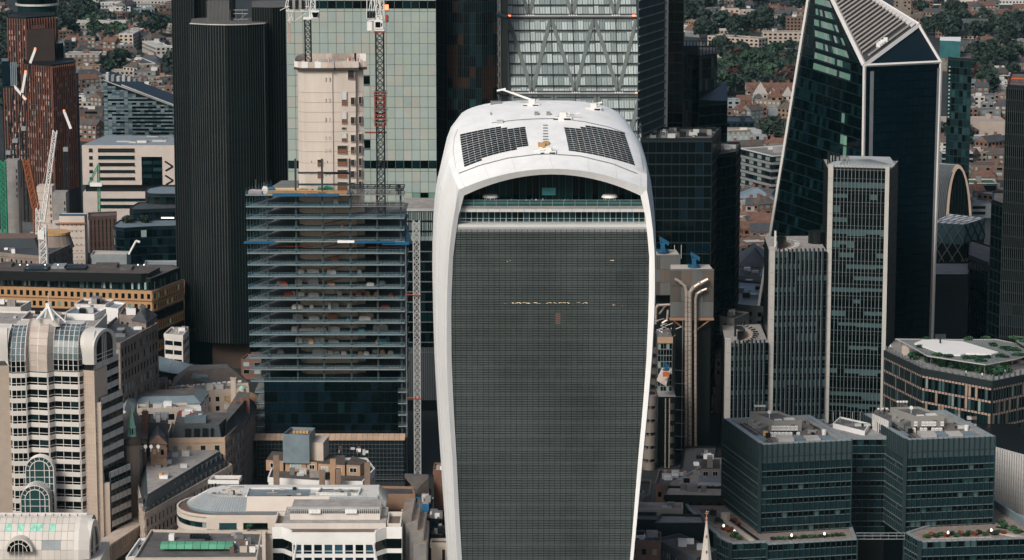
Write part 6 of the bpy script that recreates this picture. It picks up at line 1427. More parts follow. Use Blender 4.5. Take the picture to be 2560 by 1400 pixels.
# ------------------------------------------------------------------ general builder for the smaller masonry buildings
def house(label, pts, Y, wall, roof, fh=3.4, bay=2.8, wf=.42, hf=.5, panes=None, name='building', cat='building', group=None, nf=None, plant=0, par=.7, cap=60, roofkind='flat', rise=3.0, minpx=9, z=None, maxf=9, chim=0, bands=False):
    z = z if z is not None else zof(pts[0][1], Y); poly = poly_px(z, pts); c = centre(poly); T = thing(name, label, cat, c, group)
    f = MB(); f.prism(poly, 0, z-.02, 0, 1); f.build('walls', [wall, roof], T); P_ = Pieces(T, 'window', cap, minpx); wm = MB()
    for i in range(len(poly)):
        s = Side(poly[i], poly[(i+1) % len(poly)])
        if not s.seen() or s.L < 2.5: continue
        n = max(1, round(s.L/bay)); k = min(nf or 99, maxf, max(1, int((z-1)/fh)))
        punched(P_, wm, s, z-.9-k*fh, z-.9, k, n, wf, hf, .3, 0, panes or GLZ_HOUSE, ext=len(poly)==4)
        if bands:
            for q in range(k+1): s.box(wm, -.2, s.L+.2, z-.9-q*fh-.12, z-.9-q*fh+.12, .301, .5)
    wm.build('facade', wall, T); P_.flush()
    if roofkind == 'flat':
        if par: f = MB(); parapet(f, inset(poly, -.34), z-.9, .9+par, .4); f.build('parapet', wall, T)
        for k in range(plant):
            a, b_ = R.uniform(.15,.75), R.uniform(.2,.75); p = Vector(poly[0]).lerp(Vector(poly[1]), a).lerp(Vector(poly[-1]).lerp(Vector(poly[2]), a), b_); w, d, h = R.uniform(.8,3.5), R.uniform(.8,3), R.uniform(.5,2.2)
            f = MB(); f.box(p.x,p.y,z-.01,p.x+w,p.y+d,z+h); f.build('roof_plant', R.choice([ALU,ALU_P,CONC_D,DARKM,ROOFL,WPAINT]), T)
    else:
        q = inset(poly, -.5); f = MB()
        if roofkind == 'hip': q2 = inset(poly, rise*1.1); f.prism(q, z, z+rise, 0, 1, top=q2)
        else:
            a, b_, c_, d = [Vector((*p, z)) for p in q[:4]]; up = Vector((0,0,rise))
            if (b_-a).length > (d-a).length: r0, r1 = (a+d)/2+up, (b_+c_)/2+up; f.face([a,b_,r1,r0]); f.face([c_,d,r0,r1]); f.face([b_,c_,r1]); f.face([d,a,r0])
            else: r0, r1 = (a+b_)/2+up, (c_+d)/2+up; f.face([b_,c_,r1,r0]); f.face([d,a,r0,r1]); f.face([a,b_,r0],2); f.face([c_,d,r1])
        f.build('roof', [roof, ROOFT, wall], T)
        for k in range(chim): p = Vector(q[0]).lerp(Vector(q[1]), (k+.5)/chim).lerp(Vector(q[3]).lerp(Vector(q[2]), (k+.5)/chim), .5); f = MB(); f.box(p.x-.6,p.y-.4,z,p.x+.6,p.y+.4,z+rise+1.4); f.build('chimney', BRICKR, T)
    return T, poly, z
# ------------------------------------------------------------------ striped bank tower bottom left
YK = 900.0
bk_ = thing('striped_arched_block', 'pale office block striped with dark window bands under curved glazed roofs, bottom left', 'building', (at(150,1300,YK).x, YK+12, 0))
BST = mat('bank_white_panel', (0.58,0.55,0.505), .6, var=.06, rnd=.04); BTAN = mat('bank_tan_stone', (0.46,0.375,0.30), .8, var=.10, scale=.3); BWL = mat('bank_frame_white', (0.66,0.62,0.58), .5)
GLR = glass('roof_glass_grey', (0.085,0.125,0.135), .2, .25)
plan = [(15,902.6),(22,900),(57,900.4),(65,902.2),(112,900.8),(128,903.2),(190,901.8),(205,904.2)]
PL = [pxy(x, y) for x, y in plan]; ztop = zof(930, 900.5); zbot = zof(1400, 900)
f = MB(); f.prism(PL+[(PL[-1][0],930),(PL[0][0],930)], 0, ztop, 0); f.build('body', BLACK, bk_)
PB_ = Pieces(bk_, 'window', 190); wm = MB(); frw = MB(); fhk = 3.955
cols = [1,3,1,2,1,3,1]
for i in range(7):
    s = Side(PL[i], PL[i+1]); n = cols[i]
    for r_ in range(12):
        z1 = ztop-.35-fhk*r_; s.box(wm, -.02, s.L+.02, z1-1.35, z1, 0.02, .42)
        s.box(frw, 0, s.L, z1-1.35-1.86, z1-1.35-1.72, .05, .30); s.box(frw, 0, s.L, z1-fhk-.0, z1-fhk+.1, .05, .30)
        for j in range(n):
            w = s.L/n; PB_.add(s, w*j+.06, z1-1.35-1.7, .12, w-.12, 1.66, .1, G_DK if R.random() < .86 else G_TL); PB_.add(s, w*j+.06, z1-fhk+.1, .12, w-.12, .6, .1, G_DK)
    for j in range(n+1): s.box(frw, s.L*j/n-.07, s.L*j/n+.07, zbot-8, ztop-.3, .05, .31)
wm.build('stripe_panel', BST, bk_, stuff=True); frw.build('window_frame', BWL, bk_, stuff=True); PB_.flush()
def curve_pt(p, t, D=10.5, H=9.6, v=3.4):     # climb 0..1 of the curved roof
    if t < .22: return Vector((p[0], p[1], ztop+v*t/.22))
    a = (t-.22)/.78*math.radians(82); return Vector((p[0], p[1]+D*(1-math.cos(a)), ztop+v+H*math.sin(a)))
NR = 9
for i in range(7):
    A, B = Vector(PL[i]), Vector(PL[i+1]); stone = i in (2,3,4); n = {0:1,1:3,2:1,3:2,4:1,5:5,6:1}[i]; dz = 1.2 if stone else 0
    for j in range(n):
        for r_ in range(NR):
            t0, t1 = (r_+.05)/NR, (r_+.95)/NR; a, b_ = A.lerp(B, (j+.04)/n), A.lerp(B, (j+.96)/n); kw = dict(H=11.2, D=12) if stone else {}
            q = [curve_pt(a,t0,**kw), curve_pt(b_,t0,**kw), curve_pt(b_,t1,**kw), curve_pt(a,t1,**kw)]; nn = (q[1]-q[0]).cross(q[3]-q[0]).normalized()
            f = MB(); f.hexa([p-nn*.1 for p in q]+[p+nn*.05 for p in q]); m = mat('bank_roof_stone',(.44,.37,.315),.7,var=.14,rnd=.12) if stone else (G_DK if r_ < 2 else GLR); f.build('stone_panel' if stone else 'roof_pane', m, bk_)
    for j in range(n+1):
        a = A.lerp(B, j/n); kw = dict(H=11.2, D=12) if stone else {}; f = MB(); f.path([curve_pt(a,k/NR,**kw) for k in range(NR+1)], .16, 0, 5); f.build('roof_rib', BWL, bk_)
    f = MB()
    for r_ in range(NR+1): kw = dict(H=11.2, D=12) if stone else {}; f.tube(curve_pt(A,r_/NR,**kw), curve_pt(B,r_/NR,**kw), .07, 0, 4)
    f.build('roof_purlin', BWL, bk_)
f = MB(); f.prism([(PL[0][0],904),(PL[-1][0],906),(PL[-1][0],926),(PL[0][0],926)], ztop-.5, ztop+3, 0); zz = ztop+3.4+9.4; f.prism([(PL[0][0]+1,911.5),(PL[-1][0]-1,913),(PL[-1][0]-1,918),(PL[0][0]+1,918)], ztop+3, zz, 0, 0); f.build('roof_core', [BST, ROOFW], bk_)
# lantern struts
apx = at(121,766,912); f = MB()
for px, py, Yq in ((92,800,906),(134,803,904),(112,802,914),(165,806,910),(150,800,916)): f.tube(apx, at(px,py,Yq), .45 if px < 140 else .25, 0, 6)
f.cyl(apx.x, 912, apx.z-.6, apx.z+1.0, .9, 0, 8); f.tube(apx, apx+Vector((0,0,4.2)), .08); f.build('lantern_strut', WPAINT, bk_)
f = MB(); q = at(116,805,908); f.box(q.x-4, 908, q.z-1.5, q.x+4, 910, q.z+.8); f.build('lantern_base', BST, bk_)
# left white vault and piers
f = MB(); s = Side(pxy(-40,900), pxy(15,902)); s.box(f, 0, s.L, 0, zof(918,900), -20, 1.2); 
s = Side(PL[-1], pxy(233,903)); s.box(f, 0, s.L, 0, zof(925,904), -8, .9); s2_ = Side(PL[-1], pxy(246,904)); s2_.box(f, 0, s2_.L, 0, zof(1005,904), -5, .904); s3_ = Side(PL[-1], pxy(262,905)); s3_.box(f, 0, s3_.L, 0, zof(1206,905), -5, .908)
f.build('stone_pier', BTAN, bk_)
f = MB()
for k in range(46):
    z = zof(930+k*10, 904); w = s.L if k < 9 else (s2_.L if k < 28 else s3_.L); s.box(f, 0.05, w-.05, z-.035, z+.035, .9, .925)
for k in range(4): s.box(f, s.L*(k+1)/5-.03, s.L*(k+1)/5+.03, 0, zof(935,904), .9, .922)
f.build('pier_joint', mat('tan_joint',(.36,.27,.21),.9), bk_, stuff=True)
def vault_end(px0, px1, px2, ytop, ybot, Y, d1, name='white_vault'):   # curved white shell: front quarter-round, right gable with an arched window
    z0, z1 = zof(ybot, Y), zof(ytop, Y+4); A = Vector(pxy(px0, Y)); B = Vector(pxy(px1, Y)); E = Vector(pxy(px2, Y+d1)); n = 10; f = MB(); H = z1-z0
    def pr(p, k): a = k/n*math.pi/2; v = H*.35; return Vector((p.x, p.y+5.0*(1-math.cos(a)), z0+v+(H-v)*math.sin(a))) if k > 0 else Vector((p.x, p.y, z0+v))
    for k in range(n): f.face([pr(A,k), pr(B,k), pr(B,k+1), pr(A,k+1)])
    f.face([(A.x,A.y,z0),(B.x,B.y,z0),pr(B,0),pr(A,0)]); f.build(name, BST, bk_)
    s = Side(B, E); f = MB(); W = s.L
    def arch(w0, w1, zb, zt, m=18): 
        out = [(w0, zb)]; c = (w0+w1)/2; r = (w1-w0)/2; sp_ = zt-(zt-zb)*.5
        for k in range(m+1): a = math.pi*(1-k/m); out.append((c+r*math.cos(a), sp_+(zt-sp_)*math.sin(a)))
        out.append((w1, zb)); return out
    o1 = arch(0, W, z0, z1); o2 = arch(W*.12, W*.9, z0, z1-H*.10)
    L1 = [s.P(a, z, .0) for a, z in o1]; L2 = [s.P(a, z, .0) for a, z in o2]; L1b = [s.P(a, z, -9) for a, z in o1]; L2b = [s.P(a,z,-.6) for a,z in o2]
    f.strip([L1b, L1], 0); f.strip([L1, L2], 0); f.strip([L2, L2b], 0); f.build('arched_gable', BST, bk_)
    f = MB(); f.face([s.P(a,z,-.5) for a,z in o2]); f.build('gable_glass', G_DK, bk_); f = MB()
    for u in (.42,.5,.58): s.box(f, W*u-.07, W*u+.07, z0, z1-H*.14, -.45, -.2)
    for v in (.12,.25): s.box(f, W*.12, W*.9, z0+H*v-.08, z0+H*v+.08, -.45, -.25)
    f.build('gable_bar', BWL, bk_)
def striped_side(px0, Y0, px1, Y1, ytop, ybot, n, o=0):
    s = Side(pxy(px0,Y0), pxy(px1,Y1)); z1 = zof(ytop, Y0); z0 = max(0, zof(ybot, Y0)); wm = MB(); fr = MB(); P_ = Pieces(bk_, 'window', 40); bd = MB(); bd.prism([tuple(s.A),tuple(s.B),tuple(s.B-s.n*12),tuple(s.A-s.n*12)], z0, z1, 0); bd.build('wing', BLACK, bk_)
    z = z1
    while z-fhk > z0-2: 
        s.box(wm, 0, s.L, z-1.9, z, .02, .4)
        for j in range(n): P_.add(s, s.L*j/n+.06, z-fhk+.05, .12, s.L/n-.12, fhk-1.95, .1, G_DK)
        s.box(fr, 0, s.L, z-3.2, z-3.08, .1, .35); z -= fhk
    for j in range(n+1): s.box(fr, s.L*j/n-.06, s.L*j/n+.06, z, z1, .1, .44)
    wm.build('stripe_panel', mat('bank_shaded_panel',(.47,.46,.44),.6,var=.06), bk_, stuff=True); fr.build('window_frame', mat('dark_frame',(.05,.06,.06),.5), bk_, stuff=True); P_.flush()  # right-facing stripes use a greyer copy, side shade put into the colour
vault_end(206, 230, 287, 827, 912, 902, 14); vault_end(-30, 14, 16, 815, 902, 901, 4)
striped_side(229, 903, 288, 919, 910, 1000, 3); striped_side(243.5, 904.5, 297, 918, 996, 1190, 3); striped_side(262, 905.5, 313, 917, 1180, 1400, 5)
vault_end(306, 328, 361, 1118, 1225, 925, 12); striped_side(310, 925, 368, 937, 1225, 1345, 4)
f = MB(); s = Side(pxy(280,930), pxy(312,940)); s.box(f, 0, s.L, 0, zof(1098,930), -6, 0); f.build('link_wall', mat('bank_shaded_panel',(0,0,0)), bk_)
# glazed entrance vaults in front
def glass_vault(px0, px1, ytop, ybot, Y, d):
    A, B = Vector(pxy(px0,Y)), Vector(pxy(px1,Y)); s = Side(A,B); W = s.L; z1, z0 = zof(ytop,Y), max(0,zof(ybot,Y)); r = W/2; zs_ = z1-r
    def ring(rr, m=16): return [(W/2-rr, z0)]+[(W/2+rr*math.cos(math.pi*(1-k/m)), zs_+rr*math.sin(math.pi*(1-k/m))) for k in range(m+1)]+[(W/2+rr, z0)]
    R1 = ring(r); f = MB(); f.strip([[s.P(a,z,-d) for a,z in R1],[s.P(a,z,0) for a,z in R1]],0); f.build('glass_vault', glass('vault_teal_glass',(.015,.045,.05),.12,.1), bk_)
    f = MB(); f.face([s.P(a,z,0) for a,z in R1]); f.build('glass_end', glass('arch_end_glass',(.02,.06,.06),.12,.1), bk_); f = MB()
    for rr in (r, r*.70): q = [s.P(a,z,.1) for a,z in ring(rr)]; f.path(q, .16, 0, 5)
    for k in range(1,8): a = math.pi*k/8; f.tube(s.P(W/2+r*.7*math.cos(a), zs_+r*.7*math.sin(a), .1), s.P(W/2+r*math.cos(a), zs_+r*math.sin(a), .1), .09, 0, 4)
    for u in (.33,.67): f.tube(s.P(W*u,z0,.1), s.P(W*u,zs_+r*.62,.1), .13, 0, 4)
    z = zs_
    while z > z0: f.tube(s.P(0,z,.1), s.P(W,z,.1), .1, 0, 4); z -= 2.1
    for k in range(1,8):
        o = -d*k/8; f.path([s.P(a,z,o) for a,z in ring(r+.03)], .08, 0, 4)
    f.build('arch_rib', BWL, bk_)
glass_vault(50, 121, 1142, 1290, 897, 4); glass_vault(36, 108, 1214, 1300, 891, 9)
# ------------------------------------------------------------------ low barrel-roofed range in the corner
YV = 858.0
bl = thing('barrel_roofed_range', 'low cream barrel-vaulted range with green skylights in the bottom left corner', 'building', (at(100,1380,YV).x, YV+8, 0))
zt_ = zof(1288, YV+9); zs_ = zof(1400, YV); xa, xb = pxy(-60,YV)[0], pxy(165,YV)[0]; Rr = 10.0; Hh = zt_-zs_
f = MB(); f.box(xa, YV+1, 0, pxy(232,YV)[0], YV+22, zs_-.3); f.build('base', BST, bl)
def vpt(x, k, n=12): a = k/n*math.pi; return Vector((x, YV+Rr*(1-math.cos(a)), zs_+Hh*math.sin(a)))
nc = 14; CRM = mat('vault_cream',(.57,.53,.475),.6,var=.08,rnd=.06)
for j in range(nc):
    for k in range(0, 7):
        x0, x1 = lerp(xa,xb,j/nc)+.04, lerp(xa,xb,(j+1)/nc)-.04; sky_ = k == 3 and j in (3,5,7,8,10) or (k == 1 and j in (9,10,11)); m = (COPPER if k == 3 else LEAD) if sky_ else CRM
        q = [vpt(x0,k+.02),vpt(x1,k+.02),vpt(x1,k+.98),vpt(x0,k+.98)]; nn = (q[1]-q[0]).cross(q[3]-q[0]).normalized(); f = MB(); f.hexa([p-nn*.2 for p in q]+[p+nn*(.0 if not sky_ else -.08) for p in q]); f.build('skylight' if sky_ else 'vault_panel', m, bl)
f = MB()
for k in range(12): f.face([vpt(xa,k)-Vector((0,0,.3)),vpt(xb,k)-Vector((0,0,.3)),vpt(xb,k+1)-Vector((0,0,.3)),vpt(xa,k+1)-Vector((0,0,.3))])
f.build('vault_lining', CONC_D, bl)
f = MB(); p = vpt(xa,6); f.box(xa,p.y-.3,p.z,xb+3,p.y+.3,p.z+.5); 
for j in range(12): x = lerp(xa,xb,j/11); f.box(x-.1,p.y-1.6,p.z-.2,x+.1,p.y-.3,p.z+.3)
f.build('ridge_rail', BWL, bl)
# angular end with arched window
s = Side((xb+.0,YV),(pxy(205,YV)[0],YV+1)); 
def vpx(x, k, sx=1.0, dy=0): a = k/12*math.pi; return Vector((x, YV+dy+Rr*(1-math.cos(a)*sx), zs_+Hh*sx*math.sin(a)))
x1 = pxy(178,YV)[0]; x2 = pxy(205,YV)[0]; x3 = pxy(236,YV+14)[0]
f = MB()
f.strip([[vpx(xb,k) for k in range(13)],[vpx(x1,k,1.02) for k in range(13)],[vpx(x2,k,.96,.5) for k in range(13)]],0,flip=True); f.build('end_shell', BST, bl)
sE = Side((x2,YV+1.5),(x3,YV+14)); W = sE.L
def ar(rr, zb, m=16): return [(W/2-rr*W/2,zb)]+[(W/2+rr*W/2*math.cos(math.pi*(1-k/m)), zs_+(Hh*.92*rr)*math.sin(math.pi*(1-k/m))) for k in range(m+1)]+[(W/2+rr*W/2,zb)]
f = MB(); f.strip([[sE.P(a,z,-8) for a,z in ar(1,0)],[sE.P(a,z,0) for a,z in ar(1,0)],[sE.P(a,z,0) for a,z in ar(.8,0)],[sE.P(a,z,-.6) for a,z in ar(.8,0)]],0); f.build('arched_gable', BST, bl)
f = MB(); f.face([sE.P(a,z,-.5) for a,z in ar(.8,0)]); f.build('gable_glass', G_DK, bl); f = MB()
for u in (.43,.5,.57): sE.box(f,W*u-.07,W*u+.07,0,zs_+Hh*.68,-.45,-.2)
for z in (zs_-.5,zs_+1.5): sE.box(f,W*.1,W*.9,z-.08,z+.08,-.45,-.25)
f.build('gable_bar', BWL, bl)
# round dormer
s = Side(pxy(-8,YV-2),pxy(62,YV-2)); W = s.L; rr = W/2; zc0 = zof(1346,YV-2)-rr
f = MB(); rg = [(W/2+rr*math.cos(math.pi*(1-k/16)), zc0+rr*math.sin(math.pi*(1-k/16))) for k in range(17)]; f.strip([[s.P(a,z,-9) for a,z in rg],[s.P(a,z,0) for a,z in rg],[s.P(lerp(W/2,a,.86),lerp(zc0,z,.86),.02) for a,z in rg]],0); f.build('dormer_shell', CRM, bl)
f = MB(); f.face([s.P(lerp(W/2,a,.86),lerp(zc0,z,.86),-.1) for a,z in rg]); f.build('dormer_glass', G_DK, bl); f = MB(); 
f.path([s.P(lerp(W/2,a,.6),lerp(zc0,z,.6),.1) for a,z in rg], .12, 0, 5)
for k in (3,6,8,10,13): a, z = rg[k]; f.tube(s.P(lerp(W/2,a,.6),lerp(zc0,z,.6),.1), s.P(lerp(W/2,a,.86),lerp(zc0,z,.86),.1), .09,0,4)
for u in (.35,.5,.65): f.tube(s.P(W*u,0,.1), s.P(W*u,zc0+rr*.55,.1), .09,0,4)
f.build('dormer_bar', BWL, bl)
# colonnaded low stone range climbing to the right
cr_ = thing('colonnaded_range', 'low stone range with a paneled parapet running along the dark street', 'building', (at(300,1380,905).x,905,0))
a, b_ = atz(190,1418,6), atz(385,1288,6); s = Side(a.xy,b_.xy); f = MB(); s.box(f,0,s.L,0,6,-5,0); s.box(f,-.1,s.L,5.5,6.2,-.3,.5); s.box(f,0,s.L,2.2,2.7,0,.35); f.build('wall', STONE, cr_)
for k in range(36): f = MB(); a0 = s.L*k/36; s.box(f,a0,a0+.8,2.7,5.5,.02,.4); f.build('pilaster', STONE, cr_)
# ------------------------------------------------------------------ terracotta piered tower, upper left
tt = thing('terracotta_tower', 'stepped tower with close rust-red piers and pale pink windows, upper left', 'tower', (at(110,700,1490).x, 1500, 0))
PKW = glass('pink_blinds', (0.40,0.26,0.22), .4, .2); 
def rust(poly, top, nz=2.8, cap=60, pitch=1.62):
    z = top; f = MB(); f.prism(poly, 0, z, 0, 1); f.build('tier', [mat('umber_core',(.03,.018,.015),.6), DARKM], tt); P_ = Pieces(tt, 'pane', cap, 8); fl = MB()
    for i in range(len(poly)):
        s = Side(poly[i], poly[(i+1)%len(poly)])
        if not s.seen(): continue
        n = max(1, round(s.L/pitch)); k = 0; zz = z-3
        while zz > 40 and k < 52:
            for j in range(n):
                if R.random() < .5: P_.add(s, s.L*j/n+.45, zz-nz+.5, .05, s.L/n-.75, nz-.9, .1, pick([(PKW,3),(G_DK,1.5),(G_TL,1),(G_PL,.8)]))
            if k % 3 == 0: s.box(fl, 0, s.L, zz-.1, zz+.25, .02, .5)
            zz -= nz; k += 1
        for j in range(n+1): f = MB(); s.box(f, s.L*j/n-.19, s.L*j/n+.19, 30, z, .02, .62); f.build('pier', RUST, tt)
    P_.flush(); fl.build('floor_band', mat('band_slate',(.035,.045,.05),.5), tt, stuff=True); f = MB(); parapet(f, poly, z, .8, .4); f.build('parapet', DARKM, tt)
rust([pxy(39,1505),pxy(82,1500),pxy(154,1512),pxy(154,1530),pxy(39,1530)], zof(45,1505))
rust([pxy(74,1482),pxy(143,1470),pxy(200,1486),pxy(200,1504),pxy(74,1500)], zof(166,1470), cap=90)
rust([pxy(25,1492),pxy(74,1488),pxy(74,1504),pxy(25,1504)], zof(220,1490), cap=50)
f = MB(); f.prism([pxy(84,1495),pxy(152,1498),pxy(152,1505),pxy(84,1504)], zof(166,1490), zof(75,1497), 0); f.build('setback_block', mat('umber_core',(0,0,0)), tt)
f = MB(); f.prism([pxy(157,1510),pxy(174,1514),pxy(174,1525),pxy(157,1525)], 0, zof(108,1512), 0); f.prism([pxy(200,1490),pxy(209,1495),pxy(209,1510),pxy(200,1510)], 0, zof(183,1492), 0); f.prism([pxy(20,1500),pxy(39,1500),pxy(39,1515),pxy(20,1515)], 0, zof(153,1500), 0); f.build('glazed_slot', G_BL, tt)
f = MB(); 
for k in range(4): x = at(22+k*4.5,1,1499.5).x; f.box(x-.3,1499.3,zof(215,1500),x+.3,1499.9,zof(155,1500))
f.build('pale_strip', LEAD_B, tt)
f = MB(); c = pxy(112,1560); f.cyl(c[0],1560,0,zof(45,1560),10.5,0,26); f.cyl(c[0],1560,zof(42,1560),zof(12,1560),10.3,1,26); f.cyl(c[0],1560,zof(12,1560),zof(7,1560),11.3,2,26); f.cyl(c[0],1560,zof(7,1560),zof(-30,1560),10.6,0,26); T = single(f,'round_glass_tower',[G_DK,G_TL,ALU_P],'dark round glass tower with a pale rim behind the terracotta tower','tower')
# ------------------------------------------------------------------ slanted silver glass block
T = thing('slanted_glass_block', 'silver glass block with checkered panels and a roof slanting down to the right', 'building', (at(350,300,1640).x,1650,0))
Ys_ = 1640.0; GA2 = glass('silver_pane',(.20,.26,.28),.3,.2); GB3 = glass('steel_pane',(.08,.13,.15),.3,.2)
xa, xb = pxy(270,Ys_)[0], pxy(460,Ys_)[0]; zl, zr2 = zof(200,Ys_), zof(272,Ys_)
f = MB(); f.hexa([(xa,Ys_,0),(xb,Ys_,0),(xb,Ys_+30,0),(xa,Ys_+30,0),(xa,Ys_,zl),(xb,Ys_,zr2),(xb,Ys_+30,zr2+2),(xa,Ys_+30,zl+2)]); f.build('body', BLACK, T); s = Side((xa,Ys_),(xb,Ys_)); P_ = Pieces(T,'pane',300,8); n = 19
zz = zof(345,Ys_)
while zz < zl:
    for j in range(n):
        top = lerp(zl, zr2, (j+1)/n); 
        if zz+2.1 < top: P_.add(s, s.L*j/n+.06, zz+.05, .1, s.L/n-.12, 1.0, .1, G_DK if j > 6 and R.random() < .8 else pick([(GB3,2),(GA2,2),(G_DK,1)])); P_.add(s, s.L*j/n+.06, zz+1.1, .1, s.L/n-.12, .9, .1, pick([(GA2,4),(GB3,2)]))
    zz += 2.05
P_.flush(); f = MB(); f.tube((xa+10,Ys_-.5,lerp(zl,zr2,.25)+1.2),(xb,Ys_-.5,zr2+.6),.5,0,4); f.tube((xa,Ys_-.3,zl),(xb,Ys_-.3,zr2),.35,0,4); f.build('roof_edge', ALU_P, T)
for k in range(8): f = MB(); x = lerp(xa+1,xa+22,k/7); f.box(x,Ys_+2,zl-1,x+1.6,Ys_+8,zl+2+R.random()*1.6-k*.4); f.build('roof_plant', R.choice([ALU,ALU_P,LEAD]), T)
# ------------------------------------------------------------------ pink stone block with slots and chevrons
T = thing('slotted_stone_block', 'pinkish stone block with long window slots, black chevrons and a tall dark recess', 'building', (at(330,450,1430).x,1440,0)); Yp = 1430.0
A, B = pxy(213,Yp), pxy(470,Yp); zt_ = zof(363,Yp); zm = zof(462,Yp); s = Side(A,B)
c4 = [A,B]+poly_px(zt_, [(480,340),(265,338)]); X = lambda px: (at(px,1,Yp).x-A[0])
f = MB(); f.prism(c4, zm, zt_, 0, 1); f.prism([A,B,(B[0],Yp+40),(A[0],Yp+40)], 0, zof(480,Yp), 2); f.prism([(A[0]+1,Yp+2),(B[0],Yp+2),(B[0],Yp+38),(A[0]+1,Yp+38)], zof(481,Yp), zm, 3)
f.build('walls', [PINKST, LEAD, PINKST, BLACK], T)
def slot(x0, x1, y0, y1, m=BLACK): f = MB(); s.box(f, X(x0), X(x1), zof(y1,Yp), zof(y0,Yp), .02, .12); s.box(f, X(x0)-.15, X(x1)+.15, zof(y1,Yp)-.2, zof(y1,Yp)-.02, .02, .35); f.build('window_slot', m, T)
for y0, y1 in ((371,374),(376,379),(389,397),(407,414),(425,431),(443,449)): slot(236,328,y0,y1, G_TL if y0 == 389 else BLACK)
for y0, y1 in ((371,374),(376,379),(390,397),(407,414),(425,431),(443,449)): slot(213,222,y0,y1); slot(441,452,y0,y1)
slot(345,397,392,461,G_DK)
for k in range(3):
    for j in range(2): f = MB(); s.box(f, X(348+j*26), X(371+j*26), zof(411+k*17,Yp), zof(400+k*17,Yp)-.4, .12, .2); f.build('recess_pane', G_TL if (k+j)%2 else G_MD, T)
F = Face(s.P(0,zm),s.P(s.L,zm),s.P(s.L,zt_),s.P(0,zt_)); V_ = lambda y: (462-y)/99; U_ = lambda px: X(px)/s.L
for y in (403,438): f = MB(); F.bar(f,(U_(404),V_(y)),(U_(424),V_(y+13)),.8,.05,.2); F.bar(f,(U_(424),V_(y+13)),(U_(405),V_(y+24)),.8,.06,.21); f.build('chevron', BLACK, T)
for y0, y1 in ((496,502),(512,519)): slot(238,360,y0,y1,G_TL)
s = Side(A,B); f = MB(); s.box(f, 0, X(365), zof(560,Yp), zof(482,Yp), .0, .015); f.build('lower_facing', PINKST, T)
for k in range(14): f = MB(); p = Vector(c4[0]).lerp(Vector(c4[1]), R.uniform(.1,.9)).lerp(Vector(c4[3]).lerp(Vector(c4[2]),.5), R.uniform(.2,.9)); f.box(p.x,p.y,zt_,p.x+R.uniform(3,14),p.y+2.5,zt_+R.uniform(.3,1)); f.build('roof_plant', R.choice([LEAD,ALU,ROOFW,ALU_P,DARKM]), T)
# ------------------------------------------------------------------ navy glass terraces
def terrace(pts, Y, T, zbot=0, roof=LEAD_B, mats=None, nx=2.4, cap=90):
    z = zof(pts[0][1], Y); poly = poly_px(z, pts); f = MB(); f.prism(poly, zbot, z-.02, 0, 1); f.build('tier', [NAVY, roof], T); P_ = Pieces(T,'pane',cap,8)
    for i in range(len(poly)):
        s = Side(poly[i], poly[(i+1)%len(poly)])
        if not s.seen() or s.L < 1: continue
        n = max(1, round(s.L/nx)); zz = z-.8
        while zz > max(zbot, z-34):
            for j in range(n): P_.add(s, s.L*j/n+.06, zz-3.4, .05, s.L/n-.12, 3.1, .1, pick(mats or [(G_DK,4),(G_BL,4),(G_TL,1)]))
            zz -= 3.8
    P_.flush(); f = MB(); parapet(f, poly, z-.3, .8, .3); f.build('parapet', NAVY, T); return z
T = thing('curved_navy_block', 'dark blue glass block of curved stacked terraces left of the black ribbed tower', 'building', (at(380,600,1330).x,1340,0))
terrace([(363,480),(372,486),(400,487),(470,487),(470,467),(400,466),(370,471)], 1360, T)
terrace([(324,521),(334,526),(372,525),(470,522),(470,505),(345,508)], 1340, T, roof=SLATE)
z = terrace([(282,565),(290,570),(310,572),(380,568),(470,566),(470,550),(300,552)], 1320, T, cap=120, mats=[(G_DK,4),(G_BL,5),(G_TL,1),(G_PL,.25)])
for px, w in ((318,'at the left'),(355,'nearer the middle')): q = atz(px,560,z); shrub(q.x,q.y+4,z,3.0,3.0,LEAF1,'dark shrub '+w+' of the navy terrace','shrubs on the navy terrace')
f = MB(); a, b_ = at(403,545,1318), at(435,545,1318); f.box(a.x,1318,a.z-.2,b_.x,1318.3,a.z+.35); f.build('light_strip', LAMPW, T)
# brown ribbed neighbour
T,_,_ = house('rust brown cylinder-like block with vertical ribs behind the concrete cores', [(222,545),(290,542),(290,532),(222,535)], 1345, mat('umber_ribbed',(.09,.05,.04),.7,var=.3), ROOFT, bay=1.8, wf=.3, hf=.9, cap=10, panes=[(BLACK,1)])
# ------------------------------------------------------------------ long orange brick building
Yo = 1150.0; zo = zof(724,Yo); ob = thing('orange_brick_building', 'long orange brick office building with rows of dark windows and a black attic', 'building', (at(250,720,Yo).x,Yo+15,0))
OB = mat('orange_brick',(.42,.245,.12),.85,var=.08,scale=.3); po = poly_px(zo, [(-80,712),(380,727),(392,724),(458,698),(440,690),(-80,685)])
f = MB(); f.prism(po,0,zo-.02,0,1); f.build('body',[BLACK,ROOFT],ob); wm = MB(); P_ = Pieces(ob,'window',200); bm = MB()
for i,(nb_) in ((0,29),(1,1),(2,12)):
    s = Side(po[i],po[i+1])
    for r_ in range(2 if i == 0 else 7):
        z1 = zo-4.05*r_; black = i != 0 and r_ in (2,4,6)
        if black:
            for j in range(nb_): P_.add(s, s.L*j/nb_+.1, z1-3.9, .1, s.L/nb_-.2, 3.2, .1, pick([(G_DK,4),(G_BL,1)]))
        else: punched(P_,wm,s,z1-4.02,z1,1,nb_,.50,.50,.35,0,[(G_DK,7),(G_TL,2),(G_GR,.7),(G_MD,.8)],sill=.18,ext=False)
        s.box(bm,0,s.L,z1-4.15,z1-3.95,.36,.62)
wm.build('brick_facing',OB,ob); P_.flush(); bm.build('string_course',mat('rust_course',(.20,.085,.045),.8),ob)
